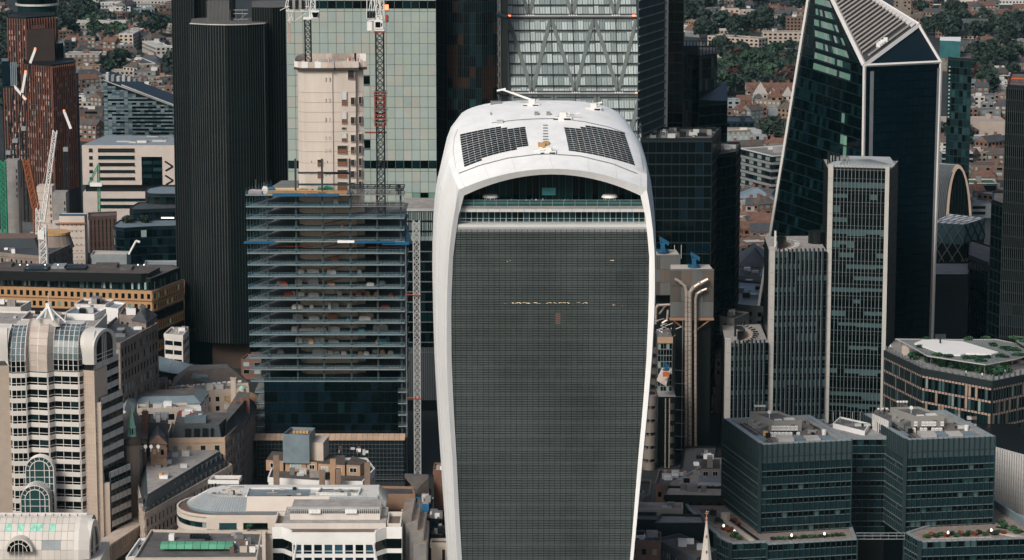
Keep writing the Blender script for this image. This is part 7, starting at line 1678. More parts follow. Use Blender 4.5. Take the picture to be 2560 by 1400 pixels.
pi = inset(po,1.2); zg = zo+3.0; f = MB(); f.prism(pi,zo-.02,zg+1.6,0,1); f.build('attic',[BLACK,ROOFT],ob); P_ = Pieces(ob,'attic_pane',140)
for i,nb_ in ((0,84),(1,2),(2,30)):
    s = Side(pi[i],pi[i+1])
    for j in range(nb_): P_.add(s,s.L*j/nb_+.04,zo+.2,.05,s.L/nb_-.08,2.9,.1, G_PL if R.random() < .13 else pick([(G_TL,4),(G_DK,4),(G_WB,2)]))
P_.flush(); f = MB(); s = Side(pi[0],pi[1]); parapet(f,pi,zg+1.5,.25,.9); f.build('attic_coping',mat('dark_coping',(.05,.05,.05),.7),ob)
pk = poly_px(zo+6.6,[(-80,676),(352,684),(372,683),(400,668),(330,664),(-80,655)]); f = MB(); f.prism(pk,zo+3,zo+6.6,0,1); f.build('plant_screen',[BLACK,SLATE_B],ob)
for x0,y0,w,m in ((60,678,60,NAVY),(128,672,34,LEAD),(165,676,50,BLACK),(235,670,60,SLATE_B),(300,676,30,ROOFT),(0,668,30,SLATE_B)): q = atz(x0,y0,zo+6.6); f = MB(); f.box(q.x,q.y,zo+6.6,q.x+w*.15,q.y+8,zo+7.5); f.build('roof_hatch',m,ob)
for px in (50,69,113,145,345,360): q = atz(px,672,zo+6.6); f = MB(); f.tube((q.x,q.y,zo+6.6),(q.x,q.y,zo+8),.06); f.tube((q.x,q.y,zo+8),(q.x,q.y,zo+8.4),.25,1,6); f.build('roof_lamp',[DARKM,LAMPW],ob)
# ------------------------------------------------------------------ smaller roofs, data: label, roof corners FL FR BR BL, distance, wall, roof, options
_h = house
def H(*a, **k):
    if k.get('nf') != 1 and 'plant' not in k: k['plant'] = 6
    return _h(*a, **k)
H('pale grey roof shed with an open lift arm, above the orange brick building', [(229,640),(315,640),(325,632),(235,630)], 1240, LEAD, CREAM, cap=0, nf=1, bay=40, wf=.01, hf=.01)
f = MB(); a = at(322,636,1238); b_ = at(340,602,1238); f.tube(a,b_,.5,0,5); f.tube(b_,b_+Vector((1.6,0,-.6)),.5,0,5); single(f,'lift_arm',WPAINT,'white lift arm raised against the navy glass terraces','lift')
H('long flat grey roof between orange building and black ribbed tower', [(362,668),(460,668),(460,655),(365,655)], 1235, LEAD, LEAD, nf=1, wf=.01,hf=.01,bay=40)
H('brown flat roof annex behind the orange building', [(380,706),(460,708),(460,694),(390,692)], 1205, BRICKB, CREAM, nf=1)
T,_,zd = H('curved sooty stone palace with round windows behind the white crane mast', [(-60,628),(60,640),(110,644),(180,612),(150,585),(-60,590)], 1300, STONE_D, SLATE, fh=3.6, bay=2.6, nf=5, cap=80, wf=.36, bands=True)
f = MB(); q = at(40,610,1310); f.prism([(q.x-20,1306),(q.x+10,1308),(q.x+16,1325),(q.x-20,1325)],zd-.5,zd+4,0,1,top=[(q.x-20,1309),(q.x+8,1311),(q.x+12,1325),(q.x-20,1325)]); f.build('mansard',[NAVY,BRICKB],T)
f = MB(); q = at(135,600,1318); f.cyl(q.x,1318,zd-1,zd+5,9,0,24,7); f.cyl(q.x,1318,zd+5,zd+6,7.4,1,24); f.build('drum_roof',[STONE_D,YELLOW],T)
H('cream stone block with blank grey panel at the left edge', [(-40,770),(50,772),(75,757),(-40,752)], 1020, STONE_W, SLATE_B, nf=3, bay=9, wf=.35, hf=.6, panes=[(LEAD_B,1)], fh=5)
H('white-walled penthouse with brown roof below the orange facade', [(190,764),(262,766),(285,753),(208,751)], 1030, STONE_W, SLATE_B, nf=1, wf=.01, bay=30, plant=4)
H('small white plant house beside the brown-roofed penthouse', [(262,772),(294,776),(312,762),(280,758)], 1026, WPAINT, LEAD, nf=1, wf=.01, bay=30)
H('teal-roofed plant block with fans behind the bank lantern', [(160,788),(234,790),(262,777),(190,772)], 1000, WPAINT, LEAD_B, nf=1, wf=.3, bay=5, plant=4, hf=.5)
H('low terrace roofs left of the bank lantern', [(55,802),(160,806),(165,786),(75,782)], 985, STONE_W, SLATE_B, nf=2, plant=7)
H('long flat roof with pale parapet behind the bank roofs', [(-40,812),(235,822),(265,790),(-40,780)], 990, STONE_W, ROOFL, nf=3, plant=12)
T,_,_ = H('sooty baroque stone block with paired windows right of the bank', [(232,850),(300,862),(392,812),(300,790)], 985, STONE_D, SLATE, fh=4.2, bay=3.1, cap=120, nf=7, wf=.52, hf=.6, bands=True, plant=6)
H('baroque stone pavilion with slate pyramid behind the sooty block', [(330,800),(365,806),(390,788),(352,778)], 1010, STONE_D, SLATE, roofkind='hip', rise=4, nf=5, bay=3)
H('slate-roofed attic with white gable windows below the orange building', [(300,790),(340,795),(352,778),(310,772)], 1015, STONE_D, SLATE_B, nf=2, bay=2.5)
H('small white banded block against the foot of the black ribbed tower', [(412,838),(456,842),(470,826),(430,822)], 1090, STONE_W, ROOFL, fh=3.4, bay=4, wf=.9, hf=.5, nf=4, panes=[(G_DK,2),(G_BL,2)])
# blue-grey shell roofs
def shell(name, label, rows, th, m, T=None, seams=0):
    f = MB(); P3 = [[Vector(p) for p in r] for r in rows]; f.strip(P3,0); f.strip([[p-Vector((0,0,th)) for p in r] for r in P3],0,flip=True)
    f.strip([[P3[0][j],P3[0][j]-Vector((0,0,th))] for j in range(len(P3[0]))],0); o = single(f,name,m,label,'roof'); return o
T,poly,z = H('block under pale blue curved shell roof at the foot of the black ribbed tower', [(345,925),(462,942),(505,918),(330,888)], 1075, DARKM, LEAD_B, nf=2, bay=5, wf=.8)
f = MB(); rows = []
for k in range(7):
    t = k/6; rows.append([Vector((*Vector(poly[0]).lerp(Vector(poly[3]),t).lerp(Vector(poly[1]).lerp(Vector(poly[2]),t),u),z+.8+3.2*math.sin(math.pi*(.15+.7*(1-t)))-2.2*u)) for u in (0,.33,.66,1)])
for k in range(6):
    for j in range(3):
        q = [rows[k][j],rows[k][j+1],rows[k+1][j+1],rows[k+1][j]]; f = MB(); f.hexa([p.lerp((q[0]+q[2])/2,.012)-Vector((0,0,.3)) for p in q]+[p.lerp((q[0]+q[2])/2,.012) for p in q]); f.build('roof_sheet',LEAD_B,T)
H('flat grey-blue link roof left of the curved shell roof', [(288,912),(350,916),(366,904),(300,902)], 1060, DARKM, LEAD_B, nf=1)
T,_,z = H('dark slate hall with low hipped roof and a glazed square in it', [(430,972),(620,958),(600,935),(440,940)], 1045, STONE_D, SLATE_B, roofkind='hip', rise=5, nf=2, bay=4, cap=30)
for k in range(12): f = MB(); q = atz(452+k*13, 969-k*1.1, z+1); f.box(q.x,q.y-.6,z,q.x+1.1,q.y+2,z+1.3,0); f.box(q.x-.1,q.y-.8,z+1.3,q.x+1.2,q.y+2,z+1.5,1); f.build('dormer',[G_DK,WPAINT],T)
f = MB(); q = [at(480,940,1040),at(525,953,1035),at(520,938,1048),at(482,932,1048)]; q = [atz(478,945,z+3.4),atz(524,955,z+2.4),atz(520,939,z+5),atz(482,934,z+5.05)]; f.hexa([p-Vector((0,0,.3)) for p in q]+[p+Vector((0,0,.25)) for p in q]); f.build('glazed_hatch',LEAD_B,T)
H('old brown tiled house with dormers right of the striped block', [(288,978),(350,980),(345,955),(292,952)], 1020, BRICKB, SLATE_B, roofkind='hip', rise=4, nf=2, chim=2)
H('small brick house with flat cream roof beside the brown tiled one', [(352,962),(400,968),(420,956),(365,952)], 1030, BRICKB, CREAM, nf=2, plant=5)
H('stone range with rusticated chimneys below the slate hall', [(400,985),(620,975),(618,962),(410,972)], 1030, STONE, ROOFL, nf=3, bay=3, plant=6)
for i,(px,py,Yq,h,m,lab) in enumerate([(478,985,1022,5,STONE,'pale rusticated chimney left of the two before the slate hall'),(583,968,1022,6,STONE,'pale rusticated chimney by the domed pavilion'),(432,992,1012,4,BRICKR,'red brick chimney stack left of the pale chimneys'),(338,930,1040,5,BRICKR,'red brick chimney behind the brown tiled house'),(304,992,985,5,BRICKR,'red brick chimney beside the striped block'),(362,1048,940,4,BRICKR,'red brick chimney between spire and beige office'),(410,958,1030,3,CONC_D,'grey water tank beside the cream flat roof')]):
    q = at(px,py,Yq); f = MB(); f.box(q.x-.9,Yq,0,q.x+.9,Yq+1.6,q.z+h*.5); f.box(q.x-1.1,Yq-.2,q.z+h*.5,q.x+1.1,Yq+1.8,q.z+h*.5+.3)
    for e in (-.5,0,.5): f.cyl(q.x+e,Yq+.8,q.z+h*.5+.3,q.z+h*.5+1.0,.18,1,6)
    single(f,'chimney_stack',[m,TERRA],lab,'chimney')
# round dome pavilion
q = at(601,998,1030); T = thing('domed_pavilion','low brown dome with a green lantern beside the half-built tower','pavilion',(q.x,1034,0)); z = q.z
f = MB(); f.cyl(q.x,1036,0,z-2,6.2,0,24); f.cyl(q.x,1036,z-2,z-1.6,6.6,0,24); f.build('drum',STONE,T)
for k in range(20): a = math.pi+math.pi*k/19; f = MB(); f.box(q.x+6.3*math.cos(a)-.18,1036+6.3*math.sin(a)-.18,z-4.4,q.x+6.3*math.cos(a)+.18,1036+6.3*math.sin(a)+.18,z-2.1); f.build('column',STONE_W,T)
f = MB(); 
for k in range(6): a0, a1 = k/6*1.45, (k+1)/6*1.45; f.cyl(q.x,1036,z-1.6+3*math.sin(a0),z-1.6+3*math.sin(a1),6.3*math.cos(a0),0,24,6.3*math.cos(a1))
f.build('dome',mat('dome_tan',(.30,.19,.10),.7,var=.2),T); f = MB(); f.cyl(q.x,1036,z+1.3,z+2.6,1.1,0,12); f.cyl(q.x,1036,z+2.6,z+3.6,1.2,1,12,.2); f.build('lantern',[STONE_W,COPPER],T)
# long pale roof with glazed gable
H('long white-walled hall with pale blue-grey roof', [(338,1012),(500,1008),(520,980),(330,990)], 985, WPAINT, LEAD_B, roofkind='hip', rise=2.2, nf=1, bay=12, wf=.2)
H('pink-fronted terrace below the long blue-grey roof', [(345,1026),(470,1022),(465,1012),(345,1016)], 975, CREAM, ROOFL, nf=2, bay=4, wf=.8, hf=.6, panes=[(G_BL,2),(G_MD,1)])
H('small white hipped house with glass gable right of the striped block', [(298,1040),(325,1045),(340,1002),(306,998)], 965, WPAINT, LEAD, roofkind='gable', rise=2.5, nf=1)
# beige office with mansard
T,pb,z = H('beige stone office with slate attic and tall dark column bays', [(420,1100),(560,1098),(600,1060),(430,1060)], 950, mat('beige_stone',(.50,.37,.265),.8,var=.12,scale=.3), ROOFT, fh=4.2, bay=4.3, nf=6, wf=.34, hf=.52, cap=80, bands=True)
s = Side(pb[0],pb[1]); m_ = inset(pb,1.2); f = MB(); f.prism(m_,z,z+4.4,0,1,top=inset(m_,.8)); f.build('mansard',[mat('slate_teal',(.045,.06,.068),.5,var=.25),ROOFT],T); s2 = Side(m_[0],m_[1])
for u in (.27,.33,.45,.51,.62,.68,.79): f = MB(); s2.box(f,s2.L*u,s2.L*u+.9,z+.6,z+3.4,-.3,.12); f.build('dormer',BLACK,T)
for u in (.30,.47,.64): f = MB(); s.box(f,s.L*u,s.L*u+2.3,z-18,z-6.4,.02,.5); s.box(f,s.L*u+2.5,s.L*u+3.0,z-18,z-6.4,.02,.75,1); f.build('tall_bay',[G_DK,STONE_W],T)
for k in range(9): f = MB(); p = Vector(m_[0]).lerp(Vector(m_[1]),R.uniform(.3,.9)).lerp(Vector(m_[3]),R.uniform(.3,.8)); f.box(p.x,p.y,z+4.4,p.x+R.uniform(1,4),p.y+2,z+4.4+R.uniform(.6,2)); f.build('roof_plant',R.choice([ALU_P,REDP,WPAINT,ALU,CONC_D]),T)
f = MB(); a = s2.P(s2.L*.25,z+4.5,-3); f.box(a.x,a.y,a.z,a.x+7,a.y+4,a.z+2); f.build('roof_house',LEAD_B,T)
H('dark slate roofed old wing receding behind the beige office corner', [(562,1098),(608,1062),(640,1010),(600,1000)], 952, STONE_D, SLATE, roofkind='hip', rise=5, nf=6, bay=2.6, cap=60, wf=.5, hf=.6, chim=3)
# houses behind the spire
H('terraced slate house with two white windows left of the beige office', [(370,1060),(418,1062),(415,1042),(372,1040)], 945, SLATE, SLATE_B, fh=4, bay=2.6, nf=2, panes=[(WPAINT,1),(G_PL,1)], wf=.25, hf=.4)
H('brown-roofed chapel range behind the green spire', [(292,1092),(366,1096),(360,1050),(290,1048)], 935, STONE_D, SLATE_B, roofkind='gable', rise=3, nf=1)
H('dark gabled chapel porch between green spire and beige office', [(376,1108),(416,1110),(410,1088),(380,1086)], 928, BRICKB, SLATE, roofkind='gable', rise=3, nf=1)
# green copper spire
qs = at(330,1110,925); T = thing('copper_spire','slender green copper spire on a brown dome right of the striped block','spire',(qs.x,925,0)); z0 = qs.z
f = MB()
for k in range(5): a0, a1 = k/5*1.3, (k+1)/5*1.3; f.cyl(qs.x,925,z0+2.9*math.sin(a0),z0+2.9*math.sin(a1),2.9*math.cos(a0),0,16,2.9*math.cos(a1))
f.build('dome',COPPER_B,T); f = MB(); f.cyl(qs.x,925,z0+2.5,z0+3.2,1.35,0,12); f.cyl(qs.x,925,z0+5.3,z0+5.7,1.35,0,12)
for k in range(8): a = k*.785; f.cyl(qs.x+1.05*math.cos(a),925+1.05*math.sin(a),z0+3.2,z0+5.3,.16,0,6)
f.cyl(qs.x,925,z0+3.2,z0+5.3,.5,1,8); f.build('lantern',[COPPER,BLACK],T); f = MB(); f.tube((qs.x,925,z0+5.7),(qs.x,925,z0+12.8),1.15,0,8,.05); f.tube((qs.x,925,z0+12.6),(qs.x,925,z0+14),.05,0,5); f.build('spire_cone',COPPER,T); f = MB(); f.cyl(qs.x,925,0,z0,2.7,0,16); f.build('tower_shaft',STONE_D,T)
# mansard range climbing along the street
T,pm,z = H('dark mansard range stepping along the street right of the striped block', [(362,1288),(578,1166),(500,1132),(338,1180)], 930, STONE, ROOFL, fh=3.8, bay=2.9, nf=3, cap=110, wf=.45, hf=.6, bands=True, z=16)
mm = inset(pm,.8); f = MB(); f.prism(mm,z,z+5.2,0,1,top=inset(mm,2.6)); f.build('mansard',[mat('slate_teal',(0,0,0)),ROOFL],T); s = Side(mm[0],mm[1]); t_ = inset(mm,2.6)
for r_ in range(2):
    for k in range(17):
        a = s.L*(k+.5)/17; f = MB(); o0 = -.9-r_*1.3; s.box(f,a-.65,a+.65,z+.5+r_*2.4,z+2.0+r_*2.4,o0-.6,o0+.9,0); s.box(f,a-.45,a+.45,z+.7+r_*2.4,z+1.8+r_*2.4,o0+.91,o0+.98,1); f.build('dormer',[SLATE,G_TL],T)
for k in range(12): f = MB(); p = Vector(t_[0]).lerp(Vector(t_[1]),R.uniform(.1,.9)).lerp(Vector(t_[3]),R.uniform(.1,.7)); f.box(p.x,p.y,z+5.2,p.x+R.uniform(.8,3),p.y+1.5,z+5.8+R.uniform(.2,1.2)); f.build('roof_plant',R.choice([ALU_P,WPAINT,ALU,CONC_D,YELLOW]),T)
for px in (363,377,395): q = at(px,1117,922); f = MB(); f.tube((q.x,922,q.z),(q.x+.15,922.3,q.z+.05),.62,0,12); f.tube((q.x,922.2,q.z-1.6),(q.x,922.2,q.z),.07); single(f,'satellite_dish',WPAINT,'%s white satellite dish on the roof edge below the green spire' % {363:'leftmost',377:'middle',395:'rightmost'}[px],'dish','satellite dishes')
H('narrow stone range at the bend of the dark street', [(470,1235),(590,1150),(560,1140),(440,1215)], 915, STONE_D, ROOFT, fh=3.6, bay=2.4, nf=4, cap=60, z=9)
# ------------------------------------------------------------------ flats in the bottom centre
T,pf_,z = H('white and ochre flats with brown roofs in front of the half-built tower', [(672,1198),(792,1206),(905,1208),(935,1176),(915,1150),(690,1150)], 925, WPAINT, SLATE_B, fh=3.2, bay=4.2, nf=3, wf=.6, hf=.45, cap=60, panes=[(G_DK,3),(G_PL,2)])
def blk(label_part, pts, zt_, zb_, m, mr, T, win=None, n=3, fw=.5):
    p = poly_px(zt_, pts); f = MB(); f.prism(p, zb_, zt_, 0, 1); f.build(label_part, [m, mr], T)
    if win:
        s = Side(p[0],p[1])
        for k in range(n):
            c = s.L*(k+.5)/n; w = s.L/n*fw; f = MB(); s.box(f,c-w/2-.08,c+w/2+.08,zt_-2.35,zt_-.85,.02,.12,1); q_ = max(2,int(w/.9))
            for e in range(q_): s.box(f,c-w/2+w*e/q_+.05,c-w/2+w*(e+1)/q_-.05,zt_-2.25,zt_-.95,.121,.16,0)
            f.build('window',[win,WPAINT],T)
    return p
OCH = mat('ochre_flats_brick',(.38,.24,.15),.85,var=.12,scale=.5)
for i,(pts,n) in enumerate([([(665,1150),(708,1152),(715,1130),(680,1128)],1),([(713,1152),(765,1154),(760,1132),(715,1130)],1),([(767,1154),(793,1156),(793,1138),(767,1136)],1),([(795,1159),(862,1163),(862,1138),(795,1136)],2),([(866,1162),(900,1164),(917,1150),(880,1140)],1)]): blk('attic_house',pts,z+3.4,z-.02,OCH,SLATE_B,T,G_DK if i % 2 == 0 else G_PL,n)
blk('stair_house',[(707,1092),(773,1094),(788,1076),(728,1074)],z+11.5,z+3.0,LEAD_B,ROOFT,T); p = blk('lift_house',[(774,1106),(808,1108),(822,1090),(790,1088)],z+9.2,z+3.0,CREAM,CREAM,T)
f = MB(); pp_ = poly_px(z+11.5,[(707,1092),(773,1094),(788,1076),(728,1074)]); parapet(f,pp_,z+11.5,.9,.25); f.build('parapet',LEAD_B,T)
for k in range(5): f = MB(); q = atz(732+k*8,1083,z+11.6); f.box(q.x,q.y,z+11.5,q.x+.8,q.y+1,z+12.3); f.build('roof_plant',YELLOW,T)
for px,y0,h,m in ((832,1165,4,OCH),(805,1200,6,BRICKY),(918,1185,7,BRICKY),(690,1148,2,BRICKY),(845,1180,2,BRICKY)): q = at(px,y0,915); f = MB(); f.box(q.x-.9,915,0,q.x+.9,916.6,q.z+h*.5); f.build('chimney',m,T)
blk('ochre_wing',[(820,1200),(890,1204),(886,1188),(820,1184)],z-1.2,0,OCH,ROOFT,T)
for k in range(22): f = MB(); q = atz(R.uniform(700,920),R.uniform(1118,1140),z+3.4); f.box(q.x,q.y,z+3.3,q.x+R.uniform(.3,1.6),q.y+.8,z+3.6+R.uniform(.3,1.5)); f.build('roof_plant',R.choice([ALU,DARKM,WPAINT,BRICKR,ALU_P,DARKM]),T)
# round-ended pale building
rb = thing('round_ended_building','pale building with rounded left end, ribbed metal roof and flat white and blue-grey decks','building',(at(640,1280,880).x,885,0)); Yr = 872.0
zw = zof(1298,Yr); zu = zof(1285,Yr+2)
def rnd(x0,x1,Y,r,d): a = pxy(x0,Y); b_ = pxy(x1,Y); c = (a[0]+r,Y+d/2); return [(c[0]+r*math.cos(math.radians(t))*1.0, c[1]+d/2*math.sin(math.radians(t))) for t in range(180,271,10)]+[b_,(b_[0],Y+d)]+[(c[0]+r*math.cos(math.radians(t)), c[1]+d/2*math.sin(math.radians(t))) for t in range(90,180,15)]
CRB = mat('round_cream',(.57,.50,.43),.75,var=.08,scale=.2)
w1 = rnd(422,720,Yr,13,26); zA = zof(1291,Yr); w2 = rnd(418,722,Yr-.6,13.3,27); f = MB(); f.prism(w1,0,zA,0,1); f.build('body',[CRB,mat('brown_gutter',(.13,.09,.07),.9)],rb)
f = MB(); f.prism(w2,zof(1333,Yr),zof(1320,Yr),0); f.prism(w2,zof(1306,Yr),zof(1296,Yr),0); f.prism(w2,0,zof(1350,Yr),0); parapet(f,w2,zA-.2,.7,.5); f.build('curved_band',CRB,rb)
f = MB(); f.prism(inset(w1,-.15),zof(1320,Yr),zof(1306,Yr)); f.build('glass_strip',G_TL,rb)
for k in range(10): s = Side(w2[k],w2[k+1]) if k < 10 else None; f = MB(); s.box(f,.1,s.L-.25,zof(1319.5,Yr),zof(1306.5,Yr),-.5,-.38); f.build('pane',R.choice([G_TL,G_MD,G_PL,G_DK]),rb)
s = Side(pxy(505,Yr-.62),pxy(720,Yr-.62)); L = s.L; X_ = lambda px: (at(px,1,Yr-.62).x-s.A.x)
f = MB(); s.box(f,0,L,zof(1322,Yr),zof(1292,Yr),-.3,.05); f.build('front_wall',CRB,rb)
for x0,x1,m in ((525,570,G_MD),(587,650,G_DK)): f = MB(); s.box(f,X_(x0),X_(x1),zof(1320,Yr),zof(1306,Yr),.06,.12); s.box(f,X_(x0)-.15,X_(x1)+.15,zof(1321.5,Yr),zof(1320.2,Yr),.06,.35); f.build('window',m,rb)
zR = zof(1284,Yr+3); u1 = rnd(446,958,Yr+3,12,24); zT = zof(1244,Yr+7); f = MB(); n = len(u1); cx0 = (u1[0][0]+6)
u2 = []
for x,y in u1: x2 = x+ (max(0,1-(x-u1[0][0])/14))*6 - (2.5 if x > u1[10][0]-1 else 0); u2.append((x2, lerp(y, Yr+16, .36)))
f.prism(u1,zA-.02,zR+.6,1); f.build('clerestory',[LEAD,LEAD_B],rb)
xs1, xs2 = at(595,1,Yr+3).x, at(808,1,Yr+3).x
f = MB(); f.prism(u1,zR+.6,zT,0,1,top=u2); f.build('sloping_roof',[LEAD,mat('deck_white',(.60,.59,.56),.6,var=.08)],rb)
f = MB()
for k in range(n):
    a, b_ = Vector((*u1[k],zR+.6)), Vector((*u2[k],zT)); j = (k+1)%n; a2, b2 = Vector((*u1[j],zR+.6)), Vector((*u2[j],zT)); m_ = max(1,int((a2-a).length/.75))
    for q in range(m_): p0 = a.lerp(a2,q/m_); p1 = b_.lerp(b2,q/m_); f.tube(p0,p1,.07,0,3,caps=False)
f.build('standing_seam',ALU_P,rb,stuff=True)
f = MB(); a, b_ = (xs1,Yr+2.9,zR+.5),(xs2,Yr+2.9,zR+.5); yt = lerp(Yr+3,Yr+16,.36); f.hexa([a,b_,(xs2,yt,zT-.1),(xs1,yt,zT-.1),(xs1,Yr+2.7,zR+.8),(xs2,Yr+2.7,zR+.8),(xs2,yt-.1,zT+.25),(xs1,yt-.1,zT+.25)]); f.build('pale_slope',CRB,rb)
f = MB(); y1_ = yt+9.4; x1_, x2_ = at(600,1,Yr+10).x, at(758,1,Yr+10).x; f.box(x1_,yt+.4,zT,x2_,y1_,zT+.1); f.build('blue_deck',LEAD_B,rb)
f = MB(); f.box(x1_-.5,yt+.2,zT,x1_-.01,y1_+.3,zT+.6); f.box(x1_,y1_,zT,x2_+6,y1_+.4,zT+.6); f.build('deck_kerb',ROOFW,rb)
for x0,x1,ya,yb,h in ((520,605,1208,1196,1.2),(790,905,1236,1222,.8)): p = poly_px(zT+.2,[(x0,ya),(x1-8,ya+1),(x1,yb),(x0+12,yb)]); f = MB(); parapet(f,p,zT,h,.4); f.prism(inset(p,.45),zT-.01,zT+.15,1); f.build('roof_terrace',[ROOFW,BRICKB if x0 < 600 else LEAD],rb)
q = atz(585,1237,zT); f = MB(); f.cyl(q.x,q.y,zT,zT+1.3,.3,0,8); f.build('vent_pipe',DARKM,rb)
q = at(622,1324,Yr-3); T = thing('palm_plant','spiky green palm on the ledge before the round-ended building','plant',(q.x,Yr-3,q.z))
f = MB()
for k in range(46): a = R.uniform(0,6.28); e = R.uniform(.3,1.35); d = Vector((math.cos(a)*math.cos(e),math.sin(a)*math.cos(e),math.sin(e)))*R.uniform(1.5,2.6); p0 = Vector((q.x,Yr-3,q.z+.2)); sd_ = d.cross(Vector((0,0,1))).normalized()*.13; f.face([p0-sd_,p0+sd_,p0+d]); 
f.build('frond',mat('palm_green',(.02,.14,.07),.6),T,stuff=True); f = MB(); f.cyl(q.x,Yr-3,q.z-1,q.z+.3,.5,0,8); f.build('pot',BRICKR,T)
f = MB(); f.box(q.x-6,Yr-4,0,q.x+5,Yr-.8,q.z-1); f.build('ledge_block',CRB,rb)
for k in range(30):
    px, py = (R.uniform(520,600), R.uniform(1212,1240)) if k % 2 else (R.uniform(620,900), R.uniform(1224,1242)); q = atz(px,py,zT+.1); f = MB(); w = R.uniform(.3,1.6)
    if k % 3: f.box(q.x,q.y,zT+.05,q.x+w,q.y+R.uniform(.3,1),zT+R.uniform(.3,1.1))
    else: f.tube((q.x,q.y,zT+.3),(q.x+R.uniform(2,7),q.y+R.uniform(-.5,.5),zT+.3),.1,0,5)
    f.build('roof_fitting', R.choice([ALU,CONC_D,DARKM,ALU_P,CREAM]), rb)
f = MB(); a0,a1 = at(470,1,Yr+7).x, at(905,1,Yr+7).x
for h in (.5,1.0): f.tube((a0,Yr+8.2,zT+h),(a1,Yr+8.2,zT+h),.035,0,4)
for k in range(40): x = lerp(a0,a1,k/39); f.tube((x,Yr+8.2,zT),(x,Yr+8.2,zT+1),.03,0,4)
f.build('guard_rail', ALU, rb)
# stepped white building
sw = thing('stepped_white_building','white stepped office building with a grid of big blue-black windows at the bottom edge','building',(at(850,1380,845).x,850,0)); Yw = 842.0
zW = zof(1333,Yw); s = Side(pxy(722,Yw),pxy(932,Yw)); f = MB(); f.prism([pxy(722,Yw),pxy(932,Yw),pxy(960,Yw+4),(pxy(1000,Yw+4)),(pxy(1000,Yw+4)[0],Yw+24),(pxy(672,Yw+4)[0],Yw+24),pxy(672,Yw+4),pxy(700,Yw+4)],0,zW,0,1); f.build('body',[WPAINT,mat('terrace_brown',(.16,.12,.095),.9,var=.3)],sw)
wm = MB(); P_ = Pieces(sw,'window'); punched(P_,wm,s,0,zW-2.8,5,8,.76,.72,.45,0,[(G_BL,3),(G_BB,1.3),(G_DK,1)],sill=.14,ext=False); s.box(wm,-.2,s.L+.2,zW-2.8,zW+.3,.0,.5)
for k in range(6):
    for r_ in range(5): pass
wm.build('white_frame',WPAINT,sw); P_.flush(); f = MB(); h_ = (zW-2.8)/5
for r_ in range(5): s.box(f,0,s.L,h_*r_+h_*.34,h_*r_+h_*.37,.1,.3)
for r_ in range(5): f.tube(s.P(-1.5,0,.5),s.P(1.2,zW-3,.5),.3,0,4) if r_ == 0 else None; 
f.tube(s.P(s.L+3,0,.5),s.P(s.L-.5,zW-3,.5),.3,0,4); f.build('glazing_bar',WPAINT,sw)
for (a,b_) in (((672,Yw+4),(700,Yw+4)),((700,Yw+4),(722,Yw)),((932,Yw),(960,Yw+4)),((960,Yw+4),(1000,Yw+4))):
    s_ = Side(pxy(*a),pxy(*b_)); P_ = Pieces(sw,'corner_window'); f = MB()
    for r_ in range(4): z1 = zW-2.6-4.3*r_; P_.add(s_,.05,z1-3.0,.02,s_.L-.1,3.0,.1,G_DK); s_.box(f,-.05,s_.L+.05,z1,z1+1.3,.02,.4)
    s_.box(f,-.05,s_.L+.05,zW-1.5,zW+.9,.02,.42); P_.flush(); f.build('corner_band',WPAINT,sw)
lv = zof(1290,Yw+9); f = MB(); f.prism([pxy(697,Yw+5),pxy(960,Yw+5),(pxy(960,Yw+5)[0],Yw+24),(pxy(697,Yw+5)[0],Yw+24)],zW,zof(1308,Yw+5),0,1); f.prism([pxy(717,Yw+9),pxy(945,Yw+9),(pxy(945,Yw+9)[0],Yw+26),(pxy(717,Yw+9)[0],Yw+26)],zof(1308,Yw+5),zof(1284,Yw+9),0,1); f.build('upper_step',[STONE_W,ROOFL],sw)
for k in range(46): f = MB(); x = lerp(pxy(712,Yw+9)[0],pxy(945,Yw+9)[0],k/45); z1 = zof(1284,Yw+9); f.box(x-.08,Yw+8.9,z1,x+.08,Yw+10.4,z1+1.5); f.build('louvre',ALU_P,sw)
f = MB(); a,b_ = pxy(712,Yw+9)[0],pxy(945,Yw+9)[0]; f.box(a,Yw+8.8,z1+1.5,b_,Yw+10.5,z1+1.7); f.build('louvre_top',ALU_P,sw)
for x in (770,780,790,862,872,882): f = MB(); q = pxy(x,Yw+8.7); f.box(q[0]-.55,Yw+8.3,z1+.2,q[0]+.55,Yw+8.7,z1+1.4); f.build('roof_unit',WPAINT,sw)
for a,b_ in (((676,Yw+6),(704,Yw+6)),((962,Yw+6),(998,Yw+6))): s_ = Side(pxy(*a),pxy(*b_)); f = MB(); parapet(f,[tuple(s_.A),tuple(s_.B),(s_.B.x,Yw+20),(s_.A.x,Yw+20)],zW,1.3,.35); f.build('terrace_parapet',STONE_W,sw)
# terraced concrete steps and brown brick block
T = thing('terraced_concrete_wing','grey concrete wing stepping down right of the stepped white building','building',(at(1050,1350,860).x,865,0))
for k,(x0,x1,y) in enumerate([(1000,1025,1292),(1010,1040,1312),(1020,1055,1335),(1030,1062,1362)]): f = MB(); f.prism([pxy(x0,Yw+12-k*2),pxy(x1,Yw+14-k*2),(pxy(x1,Yw)[0],Yw+34),(pxy(x0,Yw)[0],Yw+34)],0,zof(y,Yw+12-k*2),0,1); f.build('concrete_step',[CONC_D,STONE_D],T)
for k in range(4): f = MB(); q = at(1005+k*9,1275+k*3,Yw+24); f.tube(q,q+Vector((1.5,1,-1.5)),.3,0,5); f.build('duct',ALU_P,T)
H('brown brick block stepping down beside the foot of the white tower', [(930,1240),(1035,1240),(1030,1222),(925,1220)], 905, mat('warm_brown_brick',(.27,.165,.105),.85,var=.12,scale=.5), SLATE, nf=1, bay=60, wf=.01, hf=.01)
